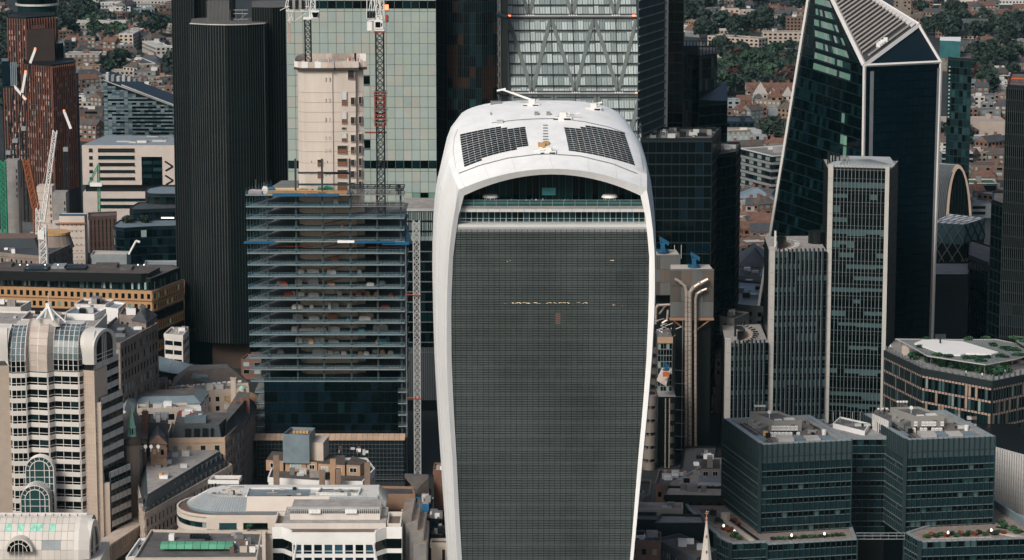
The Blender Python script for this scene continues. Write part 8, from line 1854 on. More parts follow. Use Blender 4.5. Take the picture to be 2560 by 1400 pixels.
H('lower step of the brown brick block at the foot of the white tower', [(1030,1290),(1080,1292),(1078,1262),(1028,1262)], 885, mat('warm_brown_brick',(0,0,0)), SLATE, nf=1, bay=60, wf=.01)
for i,(x0,x1,y,Y,w) in enumerate([(1038,1078,1264,890,'upper'),(1070,1100,1300,880,'middle'),(1080,1112,1340,872,'lower')]): H('%s blue metal bay with terrace against the white tower foot' % w, [(x0,y),(x1-8,y+2),(x1,y-14),(x0+2,y-16)], Y, BLUEN if i == 0 else NAVY, BRICKB, fh=3.5, bay=2, nf=2, wf=.6, hf=.6, panes=[(G_BL,1),(G_BB,1)])
H('tan rendered block with a slit window at the foot of the white tower', [(1078,1362),(1140,1362),(1140,1352),(1080,1352)], 865, CREAM, ROOFT, nf=1, bay=7, wf=.12, hf=.7, fh=6)
H('octagonal slate turret roof with glass lantern between hoist mast and white tower', [(1008,1262),(1070,1264),(1075,1225),(1015,1222)], 915, SLATE, SLATE_B, roofkind='hip', rise=7, nf=1, bay=2.4)
H('red brick and stone flank house touching the white tower at left', [(1085,1180),(1140,1182),(1140,1165),(1088,1162)], 930, BRICKR, CREAM, nf=5, bay=6, wf=.2)
# green-glazed roof building
T,pg_,z = H('stone building with green barrel skylight and solar panels at the bottom edge', [(338,1400),(640,1398),(652,1335),(380,1330)], 838, CREAM, ROOFT, nf=2, bay=6, wf=.2, z=22)
a = atz(400,1378,z+.2); b_ = atz(582,1378,z+.2); c_ = atz(590,1352,z+.2)
SKG = mat('green_skylight',(.10,.33,.20),.35,var=.2,rnd=.2)
for j in range(9):
    for k in range(4):
        t0, t1 = math.pi*(.1+.2*k), math.pi*(.1+.2*(k+1)); W = 6.0; x0, x1 = lerp(a.x,b_.x,j/9)+.06, lerp(a.x,b_.x,(j+1)/9)-.06; pt = lambda x,t: Vector((x,a.y+W/2-W/2*math.cos(t),z+.3+1.9*math.sin(t))); q = [pt(x0,t0),pt(x1,t0),pt(x1,t1),pt(x0,t1)]; f = MB(); f.hexa([p-Vector((0,0,.15)) for p in q]+q); f.build('skylight_pane',SKG,T)
for k in range(6): f = MB(); p = atz(474+k*8,1345,z+.3); f.hexa([(p.x,p.y,z+.2),(p.x+.85,p.y,z+.2),(p.x+.85,p.y+2,z+.9),(p.x,p.y+2,z+.9),(p.x,p.y,z+.3),(p.x+.85,p.y,z+.3),(p.x+.85,p.y+2,z+1),(p.x,p.y+2,z+1)]); f.build('solar_panel',PV,T)
for k in range(26): f = MB(); p = atz(R.uniform(570,640),R.uniform(1340,1385),z); f.box(p.x,p.y,z,p.x+R.uniform(.4,2.2),p.y+R.uniform(.4,1.5),z+R.uniform(.3,1.8)); f.build('roof_plant',R.choice([ALU_P,CREAM,WPAINT,CONC_D,BRICKB,ALU]),T)
H('row of narrow pale gables stepping to the street beside the green skylight', [(318,1398),(372,1392),(400,1348),(350,1352)], 850, WPAINT, LEAD, nf=2, bay=3, z=15, plant=8)
# ------------------------------------------------------------------ right of the white tower
H('sooty rounded stone corner house right of the white tower', [(1560,1240),(1600,1252),(1622,1240),(1626,1205),(1560,1200)], 915, STONE_D, DARKM, fh=3.8, bay=2.3, nf=4, wf=.45)
T,_,z = H('cream roofed triangular house with chimney between the pipework tower and the twin blocks', [(1680,1212),(1815,1215),(1820,1150),(1790,1150)], 935, CREAM, mat('cream_roof',(.46,.37,.30),.85,var=.3,scale=.5), nf=3, bay=3)
blk('attic_house',[(1752,1172),(1800,1172),(1800,1148),(1755,1150)],z+4,z-.02,STONE,SLATE_B,T,G_DK,2); blk('turret',[(1768,1143),(1782,1143),(1782,1137),(1768,1137)],z+7.5,z+3,CREAM,CREAM,T); blk('white_wing',[(1745,1205),(1822,1208),(1822,1192),(1748,1190)],z+1.5,0,WPAINT,LEAD,T,G_DK,5,.55)
for k in range(10): f = MB(); p = atz(R.uniform(1690,1760),R.uniform(1180,1210),z); f.box(p.x,p.y,z,p.x+R.uniform(.5,2.4),p.y+1,z+R.uniform(.5,1.8)); f.build('roof_plant',R.choice([COPPER,CREAM,ALU_P,DARKM]),T)
H('dark band of offices with cream flat roof below the triangular house', [(1662,1242),(1812,1244),(1812,1222),(1670,1220)], 905, BLACK, mat('cream_roof',(0,0,0)), nf=3, bay=3, panes=[(G_DK,1)], plant=5)
H('cream colonnade range between white tower and twin block base', [(1560,1276),(1705,1276),(1705,1262),(1560,1262)], 895, STONE, ROOFL, fh=3.6, bay=2.0, nf=2, wf=.75, hf=.62, plant=3)
H('navy flat-roofed shed with grey top below the cream range', [(1640,1312),(1760,1312),(1752,1292),(1655,1290)], 875, NAVY, ROOFL, nf=1, bay=40, wf=.01)
H('small navy shed against the right foot of the white tower', [(1570,1302),(1640,1304),(1640,1286),(1575,1285)], 880, NAVY, NAVY, nf=1, bay=40, wf=.01)
H('black rooflight block with slate fins in the lower right gap', [(1640,1352),(1740,1400),(1790,1380),(1700,1340)], 855, SLATE, SLATE_B, nf=3, bay=1.3, wf=.5, z=14)
H('brown yard wall with dark roof at the foot of the white tower', [(1570,1356),(1650,1358),(1650,1335),(1575,1332)], 860, BRICKB, SLATE, nf=2, bay=3)
H('dark brick range in the shadowed gap under the pipework tower', [(1640,1215),(1700,1218),(1712,1180),(1650,1178)], 950, BRICKB, SLATE, nf=3)
H('black-roofed wing between the pipework tower and the cream triangular roof', [(1700,1190),(1785,1180),(1790,1120),(1712,1120)], 985, BLACK, SLATE, nf=2)
H('dark slate roof range far below the pipework tower', [(1790,760),(1912,770),(1930,712),(1800,700)], 1120, SLATE, LEAD, nf=2, bay=4, z=34)
H('long dark block with pale line under the grey ribbed roof', [(1785,840),(1905,850),(1905,800),(1790,795)], 1090, DARKM, SLATE, nf=3, z=28)
H('slate hipped house left of the finned tower', [(1790,890),(1850,900),(1850,850),(1790,840)], 1060, STONE_D, SLATE, roofkind='hip', rise=5, nf=3, z=22)
H('grey-walled open roof house behind the lowest finned tier', [(1780,790),(1835,800),(1870,785),(1800,775)], 1080, CONC_D, DARKM, nf=2, z=34)
H('dark hip-roofed block with pale ridge lines right of the black slabs', [(1845,665),(1925,670),(1930,640),(1840,640)], 1250, STONE_D, SLATE, roofkind='hip', rise=7, nf=2)
H('brown roofs cluster left of the pointed tower foot', [(1790,735),(1905,742),(1925,705),(1800,700)], 1180, STONE_D, SLATE_B, nf=2, plant=18)
H('white plant roof cluster behind the hip-roofed block', [(1848,692),(1900,694),(1905,678),(1850,676)], 1220, LEAD, SLATE, nf=2, plant=9)
# ------------------------------------------------------------------ cores, masts and luffing cranes at the left edge
def core(label, x0, x1, y, Y, m, dots=False):
    A, B = pxy(x0,Y), pxy(x1,Y); z = zof(y,Y); T = thing('concrete_core', label, 'core', ((A[0]+B[0])/2,Y+4,0), 'concrete cores at the left site'); s = Side(A,B)
    f = MB(); f.prism([A,B,(B[0],Y+9),(A[0],Y+9)],0,z,0); f.build('shaft',m,T); f = MB(); zz = z-3
    while zz > 10: s.box(f,-.05,s.L+.05,zz-.08,zz+.08,.01,.12); zz -= 3.6
    f.build('pour_joint',JN,T)
    for k in range(10 if dots else 5):
        for u in ((.15,.33,.5,.67,.85) if dots else (.9,)): f = MB(); s.box(f,s.L*u-.3,s.L*u+.3,z-4-3*k-(.5 if dots else 1.6),z-4-3*k,.01,.1); f.build('recess',BRICKB if dots else INN,T)
    return T, s, z
core('tall grey core at the left edge beside a green lattice', 20,52,402,1400,CONC_D); core('rounded grey core right of the white crane jib', 98,136,466,1395,CONC); core('dark-windowed grey core in front of the terracotta tower', 137,170,482,1385,CONC_D)
T,s,z = core('pale dotted core with orange edge board near the navy terraces', 152,215,540,1370,mat('raw_concrete',(0,0,0)),True)
f = MB(); s.box(f,-2,s.L+.6,z-3.6,z-3.2,0,.8); f.build('edge_board',ORANGE,T); f = MB(); s.box(f,0,s.L,z,z+.5,-3,0); f.build('blue_edge',BLUEP,T); f = MB(); s.box(f,-3.2,-.3,z-12,z-2.6,-5,-.2); f.build('side_scaffold',ALU_P,T)
T = thing('green_lattice_mast','green lattice mast at the far left edge','mast',(at(8,600,1390).x,1390,0)); f = MB(); a = at(7,402,1390); lattice(f,(a.x,1390,20),a,2.4,2.6,.25,sides=8); f.build('mast',GREENP,T)
T = thing('tower_crane','white luffing tower crane with a long thin jib in front of the terracotta tower','crane',(at(107,650,1265).x,1265,0)); f = MB(); a = at(107,562,1265); lattice(f,(a.x,1265,20),a,3.0,2.8,.26,sides=8); f.build('mast',WPAINT,T)
f = MB(); lattice(f,at(107,556,1265),at(138,326,1275),1.6,2.2,.2); f.build('jib',WPAINT,T); f = MB(); lattice(f,at(95,585,1265),at(95,522,1265),1.6,1.8,.18); f.tube(at(90,520,1265),at(104,560,1265),.25); f.box(at(96,590,1265).x,1263,at(96,597,1265).z,at(112,590,1265).x,1266,at(96,575,1265).z); f.build('machinery_deck',WPAINT,T)
f = MB(); f.tube(at(92,522,1265),at(136,330,1275),.07); f.build('pendant_line',ALU_P,T)
T = thing('tower_crane','rusty orange crane jib slanting before the terracotta tower','crane',(at(85,520,1330).x,1330,0)); f = MB(); lattice(f,at(90,520,1330),at(65,397,1330),2.6,2.6,.3,sides=8); f.build('jib',mat('rust_orange_paint',(.35,.12,.05),.6),T); f = MB(); a = at(90,520,1330); lattice(f,(a.x,1330,20),a,2.2,3,.25); f.build('mast',mat('rust_orange_paint',(0,0,0)),T)
for i,(x0,y0,x1,y1,mx,my,lab) in enumerate([(75,158,88,123,60,300,'dark luffing crane whose pale counterjib stands highest before the terracotta tower'),(55,232,64,180,40,330,'dark luffing crane with a pale counterjib left of the terracotta tower middle'),(64,249,34,214,22,360,'dark luffing crane with a pale counterjib slanting down at the far left'),(160,278,177,322,165,352,'dark luffing crane with a pale counterjib right of the terracotta tower')]):
    T = thing('tower_crane',lab,'crane',(at(mx,600,1440).x,1440,0),'luffing cranes at the left site'); a,b_ = at(x0,y0,1440),at(x1,y1,1440); d = (b_-a).normalized(); n_ = Vector((d.z,0,-d.x))*0.6; f = MB(); f.hexa([a-n_,b_-n_,b_-n_+Vector((0,1,0)),a-n_+Vector((0,1,0)),a+n_,b_+n_,b_+n_+Vector((0,1,0)),a+n_+Vector((0,1,0))]); f.build('jib_panel',WPAINT,T)
    f = MB(); m0 = at(mx,my+20,1440); f.tube(b_ if i in (2,3) else a, m0, .35,0,4); lattice(f,(m0.x,1440,20),m0,1.8,3.5,.22); f.build('mast',MASTD,T); f = MB(); f.box(m0.x-1.1,1438,m0.z-1.1,m0.x+1.1,1441,m0.z+.9); f.build('cab',LEAD,T); f = MB(); e = a if i in (2,) else (a if i == 3 else b_); f.tube(e,e+Vector((0,0,.7)),.5,0,8); f.build('beacon',LAMPR,T)
T = thing('tower_crane','small green crane on a lattice stand before the slotted stone block','crane',(at(235,480,1360).x,1360,0)); f = MB(); lattice(f,(at(246,470,1360).x,1360,20),at(246,412,1360),1.0,1.6,.16); lattice(f,at(222,462,1360),at(246,412,1360),.8,1.6,.14); f.build('frame',GREENP,T); f = MB(); p = at(242,460,1359); f.box(p.x-3,1358,p.z-1,p.x+2.4,1360,p.z+.6); f.build('cabin',WPAINT,T)
SW2 = mat('shaded_white_wall',(.42,.39,.355),.8,var=.15,scale=.15); WP2 = mat('shaded_white_paint',(.52,.51,.49),.7,var=.12,scale=.15); CR2 = mat('shaded_cream_wall',(.36,.30,.25),.8,var=.15,scale=.15); RL2 = mat('shaded_gravel_roof',(.17,.165,.16),.9,var=.3,scale=.2); RW2 = mat('shaded_white_roof',(.42,.42,.41),.8,var=.15,scale=.2)  # far copies of near walls and roofs, darkened in colour for distant shade
# ------------------------------------------------------------------ the far streets beyond the towers
def Yg(py): return CAM_H/math.tan(PITCH+math.atan((py-700)/FPX))
def far(label, x0, x1, yt, yb, wall, roof, d=12, kind='flat', fl=3.0, bay=3.2, win='dark', rise=3.5, group=None, ww=.5, wh=.5, rot=0.0, name='building', cat='building', white_top=False, chim=0):
    Y = Yg(yb); A = at(x0, 700, Y); B = at(x1, 700, Y*(1+rot)); z = max(3.0, zof(yt, Y)); z = min(z, 60)
    A = Vector((A.x, Y)); B = Vector((B.x, Y*(1+rot))); s = Side(A, B); poly = [tuple(A), tuple(B), tuple(B-s.n*d), tuple(A-s.n*d)]
    T = thing(name, label, cat, centre(poly), group); f = MB(); f.prism(poly, 0, z, 0, 1); f.build('walls', [wall, roof], T)
    f = MB(); pc = [G_DK, mat('shaded_frame',(.22,.22,.215),.6), G_PL]; fn = max(1, int(z/fl));  # far window frames carry the same distant shade in their grey
    for sd in (s, Side(poly[1], poly[2]), Side(poly[3], poly[0])):
        if not sd.seen(): continue
        n = max(1, int(sd.L/bay)); w = sd.L/n
        for i in range(fn):
            zz = z-.7-fl*i
            if zz < 1.5: break
            for j in range(n):
                m = 0 if win == 'dark' or R.random() < .35 else 2
                if win == 'white': sd.box(f, w*j+w*(.5-ww/2)-.18, w*j+w*(.5+ww/2)+.18, zz-fl*wh-.18, zz+.18, .02, .12, 1)
                sd.box(f, w*j+w*(.5-ww/2), w*j+w*(.5+ww/2), zz-fl*wh, zz, .03, .16 if win == 'white' else .08, m)
            if win == 'band': sd.box(f, 0, sd.L, zz-fl*.95, zz-fl*.62, .05, .5, 1)
    f.build('window', pc, T, stuff=True)
    if kind == 'flat':
        f = MB(); parapet(f, poly, z, .6, .4); f.build('parapet', WP2 if white_top else wall, T)
        for k in range(max(1,int(s.L/18))): q = s.P(R.uniform(.1,.8)*s.L, z, -R.uniform(3,d-3)); f = MB(); f.box(q.x,q.y,z,q.x+R.uniform(2,5),q.y+3,z+R.uniform(1,3)); f.build('roof_house', R.choice([wall,WP2,CONC_D,wall]), T)
    else:
        q = inset(poly, -.4); a, b_, c_, e = [Vector((*p, z)) for p in q]; up = Vector((0,0,rise)); f = MB()
        if kind == 'gable': r0, r1 = (a+e)/2+up, (b_+c_)/2+up; f.face([a,b_,r1,r0]); f.face([c_,e,r0,r1]); f.face([b_,c_,r1],1); f.face([e,a,r0],1)
        elif kind == 'front': r0, r1 = (a+b_)/2+up, (c_+e)/2+up; f.face([b_,c_,r1,r0]); f.face([e,a,r0,r1]); f.face([a,b_,r0],1); f.face([c_,e,r1],1)
        else: q2 = inset(poly, min(d,s.L)*.42); f.prism(q, z, z+rise, 0, 0, top=q2)
        f.build('roof', [roof, wall], T)
        if chim:
            f = MB()
            for k in range(chim): p = s.P(s.L*(k+.5)/chim, z, -d/2); f.box(p.x-.9,p.y-.6,z,p.x+.9,p.y+.6,z+rise+1.6)
            f.build('chimney', BRICKR, T, stuff=True)
    return T
CRS = mat('cream_concrete_flats',(.40,.335,.28),.85,var=.1,scale=.1); BRD = mat('dull_red_brick',(.17,.085,.06),.85,var=.25,scale=.2); BRO = mat('bright_red_brick',(.17,.07,.045),.85,var=.25,scale=.2); GRB = mat('grey_brick',(.16,.165,.165),.85,var=.2,scale=.2)
L = [
('white apartment slab with blue panels and balconies, upper left',199,329,55,86,SW2,RL2,dict(win='band',bay=3.4,white_top=True,d=14)),
('white banded low block with long dark windows at the top left',235,330,6,24,WP2,RL2,dict(win='band')),
('white three-storey block with square windows below the banded block',290,341,18,40,WP2,RL2,dict(bay=4)),
('pale long terraces at the frame top left of the black ribbed tower',341,450,2,25,SW2,RL2,dict(win='band',d=16)),
('pale mansion block with slate top at the upper left',155,212,8,30,CR2,SLATE,dict(kind='hip')),
('white curved apartment row left of the black ribbed tower',376,445,48,72,CR2,RL2,dict(win='band',rot=-.02)),
('teal roofed shed beside the white curved apartment row',340,400,22,38,LEAD_B,SLATE,{}),
('brick estate slab with white trim before the blue-panelled apartments',262,315,92,118,BRD,SLATE,dict(win='white')),
('brown estate end block left of the brick estate slab',214,252,93,120,BRICKB,SLATE,dict(win='white')),
('pale corner flats angled to the right of the brick estate slab',346,374,86,126,STONE,RW2,dict(rot=.02,white_top=True)),
('white-topped flats stepping down left of the black ribbed tower',368,402,104,130,SW2,RW2,dict(rot=-.02,white_top=True)),
('long white strip block left of the black ribbed tower',395,445,118,132,WP2,LEAD_B,{}),
('long brown mansion block with white window frames and cornice',177,262,136,190,BRICKB,SLATE_B,dict(win='white',bay=4.2,white_top=True,d=16)),
('long red mansion block with white window frames and cornice',262,310,136,178,BRD,SLATE_B,dict(win='white',bay=4,white_top=True,d=16)),
('angled mansion wing with white frames running right',318,362,142,180,BRICKY,SLATE,dict(win='white',rot=-.025,white_top=True)),
('red mansion block with dormers near the ribbed tower',362,412,160,186,BRICKR,SLATE,dict(win='white',kind='hip')),
('plain brick mansion wing below the long brown block',205,262,166,206,BRICKY,SLATE_B,dict(win='white')),
('school hall with pale hipped roof left of the silver glass block',228,258,192,208,BRICKB,RL2,dict(kind='gable',rise=6)),
('red gabled barn beside the pale roofed hall',250,274,186,200,BRICKR,SLATE_B,dict(kind='front',rise=5)),
('cream roofed house with pale terraces behind the silver glass block',290,345,178,200,CR2,LEAD,{}),
('grey flats behind the silver glass block',345,400,180,206,GRB,SLATE,dict(win='white')),
('small cream flat-roofed block behind the slanted roof',362,388,214,228,CR2,RL2,{}),
('dark flats near the ribbed tower left edge',392,408,210,232,BRICKB,SLATE,{}),
('long low sheds in pale stripes left of the silver glass block',205,270,240,250,WP2,RL2,{}),
('second pale low shed left of the silver glass block',205,240,256,268,CR2,SLATE,{}),
('dark low engine shed left of the silver glass block',240,272,252,266,GRB,SLATE,{}),
('broad dark brick warehouse left of the silver glass block',208,268,276,312,mat('warehouse_brown',(.09,.065,.055),.9),SLATE,dict(bay=60,d=20)),
('white framed low offices below the dark brick warehouse',210,240,314,340,SW2,RL2,dict(win='band')),
('brick terrace left of the terracotta tower top',0,22,22,58,BRICKY,SLATE,dict(win='white')),
('red terrace with pale corners at the far left edge',12,40,28,48,BRICKR,SLATE,dict(win='white')),
('teal office block behind the terracotta tower',176,205,105,150,NAVY,SLATE,{}),
('white tower block with pale balconies at the frame top right of centre',1772,1790,-20,28,WP2,RL2,dict(win='band',d=10)),
('slim brown tower block beside the white balconied one',1790,1826,-20,24,BRICKB,RL2,dict(win='white',d=10)),
('pale brick slab below the two tower blocks',1790,1840,24,40,STONE,RL2,dict(bay=4)),
('teal scaffolded terrace at the top right of centre',1840,1955,22,38,NAVY,SLATE,dict(win='white')),
('white rows of flats at the frame top left of the pointed tower',1965,2030,22,32,WP2,RL2,dict(win='band')),
('brown terrace with white windows left of the cream slabs',1730,1820,55,72,BRICKB,SLATE,dict(win='white')),
('white flat-roofed low school at the left of the cream slabs',1702,1745,64,80,WP2,RL2,dict(win='band')),
('long brick flats with white roof line above the cream slabs',1766,1836,62,78,BRICKR,RW2,dict(white_top=True)),
('brown flats with white windows right of the long brick flats',1838,1920,52,80,BRICKB,SLATE,dict(win='white')),
('white gabled row above the cream slabs',1886,1922,46,62,WP2,LEAD,dict(kind='gable')),
('dark brick mansion behind the white edge of the pointed tower',1956,2010,44,82,BRICKB,SLATE,dict(win='dark')),
('cream stair tower block above the cream slabs',1792,1850,76,92,CR2,RW2,dict(white_top=True)),
('long cream concrete slab of flats with a blank side wall',1762,1888,90,142,CRS,RL2,dict(bay=4.4,fl=2.9,rot=-.012,d=14)),
('second cream concrete slab set back behind the first',1898,2010,82,138,CRS,RL2,dict(bay=4.0,fl=2.9,d=14)),
('pale grey flats with orange stair below the second cream slab',1930,2000,126,152,GRB,RL2,dict(bay=5)),
('white low pavilion among the trees under the cream slab',1782,1830,162,172,WP2,RW2,{}),
('white long garden wall block right of the green trees',1900,1970,155,163,WP2,RW2,{}),
('white gabled house with tan roof, left of the gabled row',1782,1806,240,262,SW2,TERRA,dict(kind='front',rise=5)),
('white gabled house with tan roof, largest of the gabled row',1876,1912,236,262,SW2,TERRA,dict(kind='front',rise=9,win='dark')),
('white gabled house with tan roof, second of the gabled row',1912,1938,240,262,SW2,TERRA,dict(kind='front',rise=6)),
('white gabled house with tan roof, by the pointed tower edge',1948,1975,240,264,SW2,TERRA,dict(kind='front',rise=7)),
('long tan tiled house range behind the gabled row',1860,1985,226,250,CR2,TERRA,dict(kind='gable',rise=5,chim=3)),
('dark hipped house before the gabled row',1880,1905,250,268,GRB,SLATE,dict(kind='hip')),
('tan roofed terrace below the green trees right of the black slab',1838,1870,252,270,BRICKR,TERRA,dict(kind='gable')),
('pale blue flats below the gabled row',1918,1948,272,292,LEAD,RL2,dict(win='white')),
('low white roofed workshops beside the black slab',1812,1845,252,285,LEAD,RL2,{}),
('long brown low range under the workshops',1812,1900,278,300,BRICKB,SLATE_B,{}),
('cream low terrace under the gabled row',1925,1970,256,268,SW2,RL2,dict(win='band')),
('navy broad roofed hall right of the black slab',1810,1880,306,340,NAVY,NAVY,dict(d=30)),
('low beige hall with long pale roof before the pointed tower edge',1900,1970,318,340,CR2,CR2,dict(d=26,bay=30)),
('red roofed line of stores above the beige hall',1895,1975,302,316,BRICKR,BRICKR,{}),
('dark brown flats near the edge of the pointed tower',1945,1975,268,300,BRICKB,SLATE,{}),
('brown brick block wedged at the pointed tower foot',1925,1960,412,485,BRICKB,ROOFT,dict(d=20)),
('tan brick block with cornice left of the pointed tower foot',1918,1945,420,470,BRICKY,CR2,dict(d=10)),
('brown roofs with chimneys among the low streets left of the pointed tower',1850,1890,540,560,BRICKR,BRICKB,dict(kind='hip',chim=2)),
('white roof terraces left of the pointed tower foot',1852,1925,566,600,BRICKY,RW2,dict(bay=2.2,d=20)),
('cream corner house with balustrade left of the finned tower top',1886,1930,590,625,CR2,RL2,dict(bay=2,fl=4)),
('red-brown gable range left of the cream corner house',1846,1884,580,612,BRICKB,TERRA,dict(kind='gable')),
('small teal roofed block among the white terraces',1866,1892,562,580,LEAD_B,LEAD_B,{}),
('white striped long station roof at the top right corner',2345,2560,-6,12,WP2,RW2,dict(d=26)),
('white low terrace range at the top right',2303,2386,14,26,WP2,RW2,{}),
('brick block with grid windows right of the slatted crown',2222,2262,2,36,BRICKY,RL2,dict(win='white')),
('small brown block behind the right corner of the crown',2284,2315,34,52,BRICKY,SLATE,{}),
('red brick gabled mansion, largest at the upper right edge',2475,2526,38,62,BRO,TERRA,dict(kind='front',rise=6,win='white')),
('red brick terrace left of the red gabled mansion',2400,2470,14,34,BRO,TERRA,dict(kind='gable',win='white')),
('red roofed terrace at the right edge under the station roof',2516,2570,20,42,BRO,TERRA,dict(kind='gable',win='white')),
('red roofed row right of the white low terrace range',2328,2362,22,34,BRO,TERRA,dict(kind='gable')),
('second red roofed row below the station roof',2376,2412,28,40,BRO,TERRA,dict(kind='gable')),
('stone church with a long slate roof among the trees',2384,2456,90,98,STONE,SLATE,dict(kind='gable',rise=14,name='church',cat='church',d=20)),
('long slate terrace with white dormers below the church',2388,2505,112,126,BRICKB,mat('teal_slate',(.05,.07,.075),.6),dict(kind='gable',win='white',bay=5)),
('second slate terrace with brick fronts below the first',2395,2500,126,140,BRICKY,SLATE,dict(kind='gable',win='white',chim=6)),
('white roofed school behind the slate terraces',2428,2456,96,104,WP2,RW2,{}),
('pale terrace fronts right of the church',2480,2545,90,100,CR2,SLATE,dict(win='white',chim=4)),
('rows of small white-windowed backs below the slate terraces',2420,2450,140,155,BRICKB,SLATE,dict(win='white')),
('brick end house at the right edge behind the tall tree',2540,2575,102,125,BRICKY,LEAD_B,{}),
('broad hall with a thin white roof near the right edge',2424,2540,190,206,DARKM,RW2,dict(d=70,bay=8,white_top=True)),
('white low flats behind the ribbed black tower',2480,2530,214,232,SW2,RL2,dict(win='band')),
('white roofed pavilion under the broad hall',2468,2504,202,214,WP2,RW2,{}),
('blue-grey office below the teal glass tower',2412,2440,206,240,LEAD_B,SLATE,{}),
('dark grey flats with pale windows left of the ribbed black tower',2425,2500,240,272,GRB,SLATE,dict(win='white')),
('white end block with square windows left of the ribbed black tower',2478,2504,262,290,WP2,RL2,dict(bay=5)),
('grey long offices with small lit windows above the beige wall',2374,2490,276,296,GRB,SLATE,dict(win='white',bay=4)),
('pale corner flats right of the teal glass tower',2422,2450,242,275,SW2,RL2,{}),
('long plain beige walled depot left of the ribbed black tower',2345,2506,306,338,CR2,mat('depot_roof',(.33,.28,.24),.9),dict(bay=200,d=28,ww=.01,wh=.01)),
('blue-grey long hall roof with box units below the beige depot',2365,2504,352,372,STONE,LEAD_B,dict(d=26,bay=3)),
('orange brick offices left of the ribbed black tower',2425,2504,386,405,OB,ROOFT,dict(bay=4,d=14)),
('brown banded warehouse under the orange brick offices',2425,2504,416,450,BRICKB,SLATE_B,dict(bay=5,win='white',d=20)),
('white framed glass block beside the barrel vault',2348,2424,384,440,G_BL,LEAD_B,dict(win='band',bay=9,d=14,white_top=True)),
('white framed glass box with green roof right of the barrel vault',2404,2486,460,506,G_DK,LEAF3,dict(bay=9,fl=14,win='white',ww=.9,wh=.9,d=16,white_top=True)),
('pale blue flat roof range behind the diamond-lattice block',2410,2475,512,545,LEAD,LEAD,dict(bay=90,d=24)),
('striped glass offices with white frame right of the black slabs',1845,1925,372,495,NAVY,RL2,dict(win='band',bay=9,fl=4,d=30,rot=-.02,white_top=True)),
('upper storey of white framed glass offices behind the black slabs',1812,1924,338,372,LEAD,RW2,dict(win='band',d=34,fl=4)),
('low glazed hall with slanted rafters under the striped glass offices',1848,1935,500,540,G_TL,LEAD_B,dict(kind='hip',rise=5,bay=4,win='white',d=22)),
]
for lab,x0,x1,yt,yb,w,r_,o in L: far(lab,x0,x1,yt,yb,w,r_,**o)
# blue balcony panels on the white slab
# ordinary streets between them: short terraces turned this way and that
KW = [('dull red brick',BRD),('brown brick',BRICKB),('yellow stock brick',BRICKY),('cream rendered',CR2),('white painted',SW2),('grey brick',GRB)]
KR = [('slate',SLATE),('clay tile',TERRA),('brown tile',SLATE_B),('pale flat',RL2),('white flat',RW2),('lead grey',LEAD)]
ZONES = [(155,445,0,140,34,'in the upper left streets'),(205,445,140,345,18,'in the streets around the silver glass block'),(1700,2030,0,160,22,'in the streets beyond the cream slabs'),(1800,2000,160,420,22,'in the streets right of the black slabs'),(1845,1940,500,640,16,'in the old lanes at the pointed tower foot'),(2215,2560,0,170,26,'in the upper right streets'),(2350,2510,170,540,22,'in the streets left of the ribbed black tower'),(0,40,0,120,6,'at the upper left edge'),(290,640,870,1130,10,'in the old quarter left of the half-built tower'),(1790,1930,640,1030,14,'in the lanes behind the lowest finned tier'),(0,460,590,700,10,'behind the orange brick building'),(2340,2480,540,860,6,'behind the faceted building')]
for x0,x1,y0,y1,n,where_ in ZONES:
    for k in range(int(n*1.35)):
        px, py = R.uniform(x0,x1), R.uniform(y0,y1); Y = Yg(py+10); near = Y < 1500; w = R.uniform(8,20) if not near else R.uniform(8,15); h = R.uniform(5,11); wn, wm_ = R.choice(KW); wn, wm_ = R.choice(KW[:3]) if wn[0] in 'cw' and R.random() < .5 else (wn, wm_); rn, rm = R.choice(KR)
        if near and wn in ('white painted','cream rendered'): wn, wm_ = 'brown brick', BRICKB
        if wn == 'white painted' and R.random() < .5: wn, wm_ = 'grey brick', GRB
        flat = 'flat' in rn or rn.startswith('lead'); lab = '%s %s, %s roof, %s' % (wn, 'terrace' if w > 16 else 'house', rn, where_)
        dx = w*FPX/Y/2; dy = h*FPX/Y*.97; 
        T = far(lab, px-dx, px+dx, py+10-dy, py+10, wm_, rm, d=R.uniform(8,12), kind='flat' if flat else R.choice(['gable','gable','hip']), win=R.choice(['white','white','dark']), rot=R.uniform(-.006,.006), group='houses '+where_, name='house', cat='house', chim=0 if flat or near else 2)
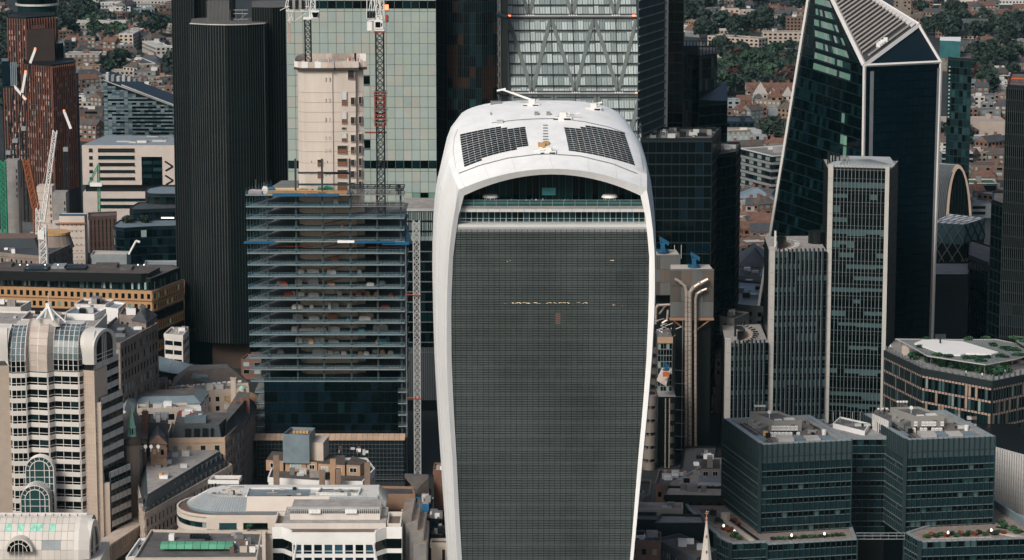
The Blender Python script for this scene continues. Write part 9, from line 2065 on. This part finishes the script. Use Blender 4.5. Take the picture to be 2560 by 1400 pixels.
# trees
TM = [('dark green',LEAF1),('deep green',mat('deep_tree_leaves',(.016,.036,.026),.8,var=.5,scale=.2)),('fresh green',mat('fresh_tree_leaves',(.026,.062,.032),.8,var=.5,scale=.2)),('russet',mat('russet_tree_leaves',(.055,.032,.024),.8,var=.5,scale=.2))]
TMESH = {}
for nm, m in TM:
    for v in range(3): TMESH[(nm,v)] = leaf_mesh('tree_crown', m, 520, 1, .85, .16, 10+v)
trk = MB(); trk.tube((0,0,-1.3),(0,0,.1),.09,0,6,.05)
for k in range(4): a = k*1.57; trk.tube((0,0,-.2),(.4*math.cos(a),.4*math.sin(a),.3),.035,0,4,.015)
TRK = trk.mesh('trunk', BARK)
TZ = [(0,40,60,150,9,0),(0,38,150,290,12,0),(150,260,22,60,22,0),(150,200,60,90,8,0),(225,300,60,110,10,1),(250,330,165,185,8,0),(330,445,60,90,8,0),(420,445,160,200,4,0),(1700,1780,0,55,20,0),(1850,2010,0,24,12,0),(1720,1880,70,92,10,0),(1880,2010,60,82,8,0),(1805,1860,120,180,16,0),(1840,1990,150,185,14,1),(1785,1990,180,238,40,2),(1940,1990,120,135,4,0),(1920,1965,330,365,8,0),(2300,2420,36,92,22,0),(2420,2560,55,95,20,0),(2440,2540,100,190,12,0),(2415,2470,150,185,8,0),(2440,2480,200,245,8,3),(2360,2450,80,110,6,0),(2225,2400,0,12,8,0),(2360,2410,366,372,4,1)]
for zi,(x0,x1,y0,y1,n,kd) in enumerate(TZ):
    for k in range(n):
        px, py = R.uniform(x0,x1), R.uniform(y0,y1); Y = Yg(py+8); g = at(px,py+8,Y); nm = R.choice({0:['dark green','dark green','deep green'],1:['fresh green','deep green','dark green'],2:['fresh green','deep green','russet','deep green','fresh green'],3:['russet','deep green']}[kd]); r = R.uniform(6,11)
        wh = 'beyond the terracotta tower' if x0 < 50 else ('in the upper left streets' if x0 < 500 else ('around the cream slabs and gabled houses' if x0 < 2100 else 'in the upper right streets'))
        T = thing('tree', '%s leafy tree %s' % (nm, wh), 'tree', (g.x, Y, 0), 'trees '+wh)
        for mm, nn in ((TMESH[(nm,R.randrange(3))],'crown'),(TRK,'trunk')):
            o = bpy.data.objects.new(nn, mm); COL.objects.link(o); o.parent = T; o.location = (0,0,r*1.25); o.scale = (r, r, r*R.uniform(.8,1.1) if nn == 'crown' else r); o.rotation_euler = (0,0,R.random()*6.28)
# roads
b = MB(); b.face([(-60,860,.004),(-44,860,.004),(-95,1100,.004),(-111,1100,.004)]); struct(b,'road',ASPH)
# ------------------------------------------------------------------ air
hm = bpy.data.materials.new('haze_air'); hm.use_nodes = True; nt = hm.node_tree; nt.nodes.clear()
ho = nt.nodes.new('ShaderNodeOutputMaterial'); pv_ = nt.nodes.new('ShaderNodeVolumePrincipled'); pv_.inputs['Color'].default_value = (.45,.85,.95,1); pv_.inputs['Density'].default_value = .000015; pv_.inputs['Anisotropy'].default_value = .2
nt.links.new(pv_.outputs['Volume'], ho.inputs['Volume']); b = MB(); b.box(-6020,-2020,-1,6020,9020,252); hz = b.build('haze', hm); hz['kind'] = 'stuff'
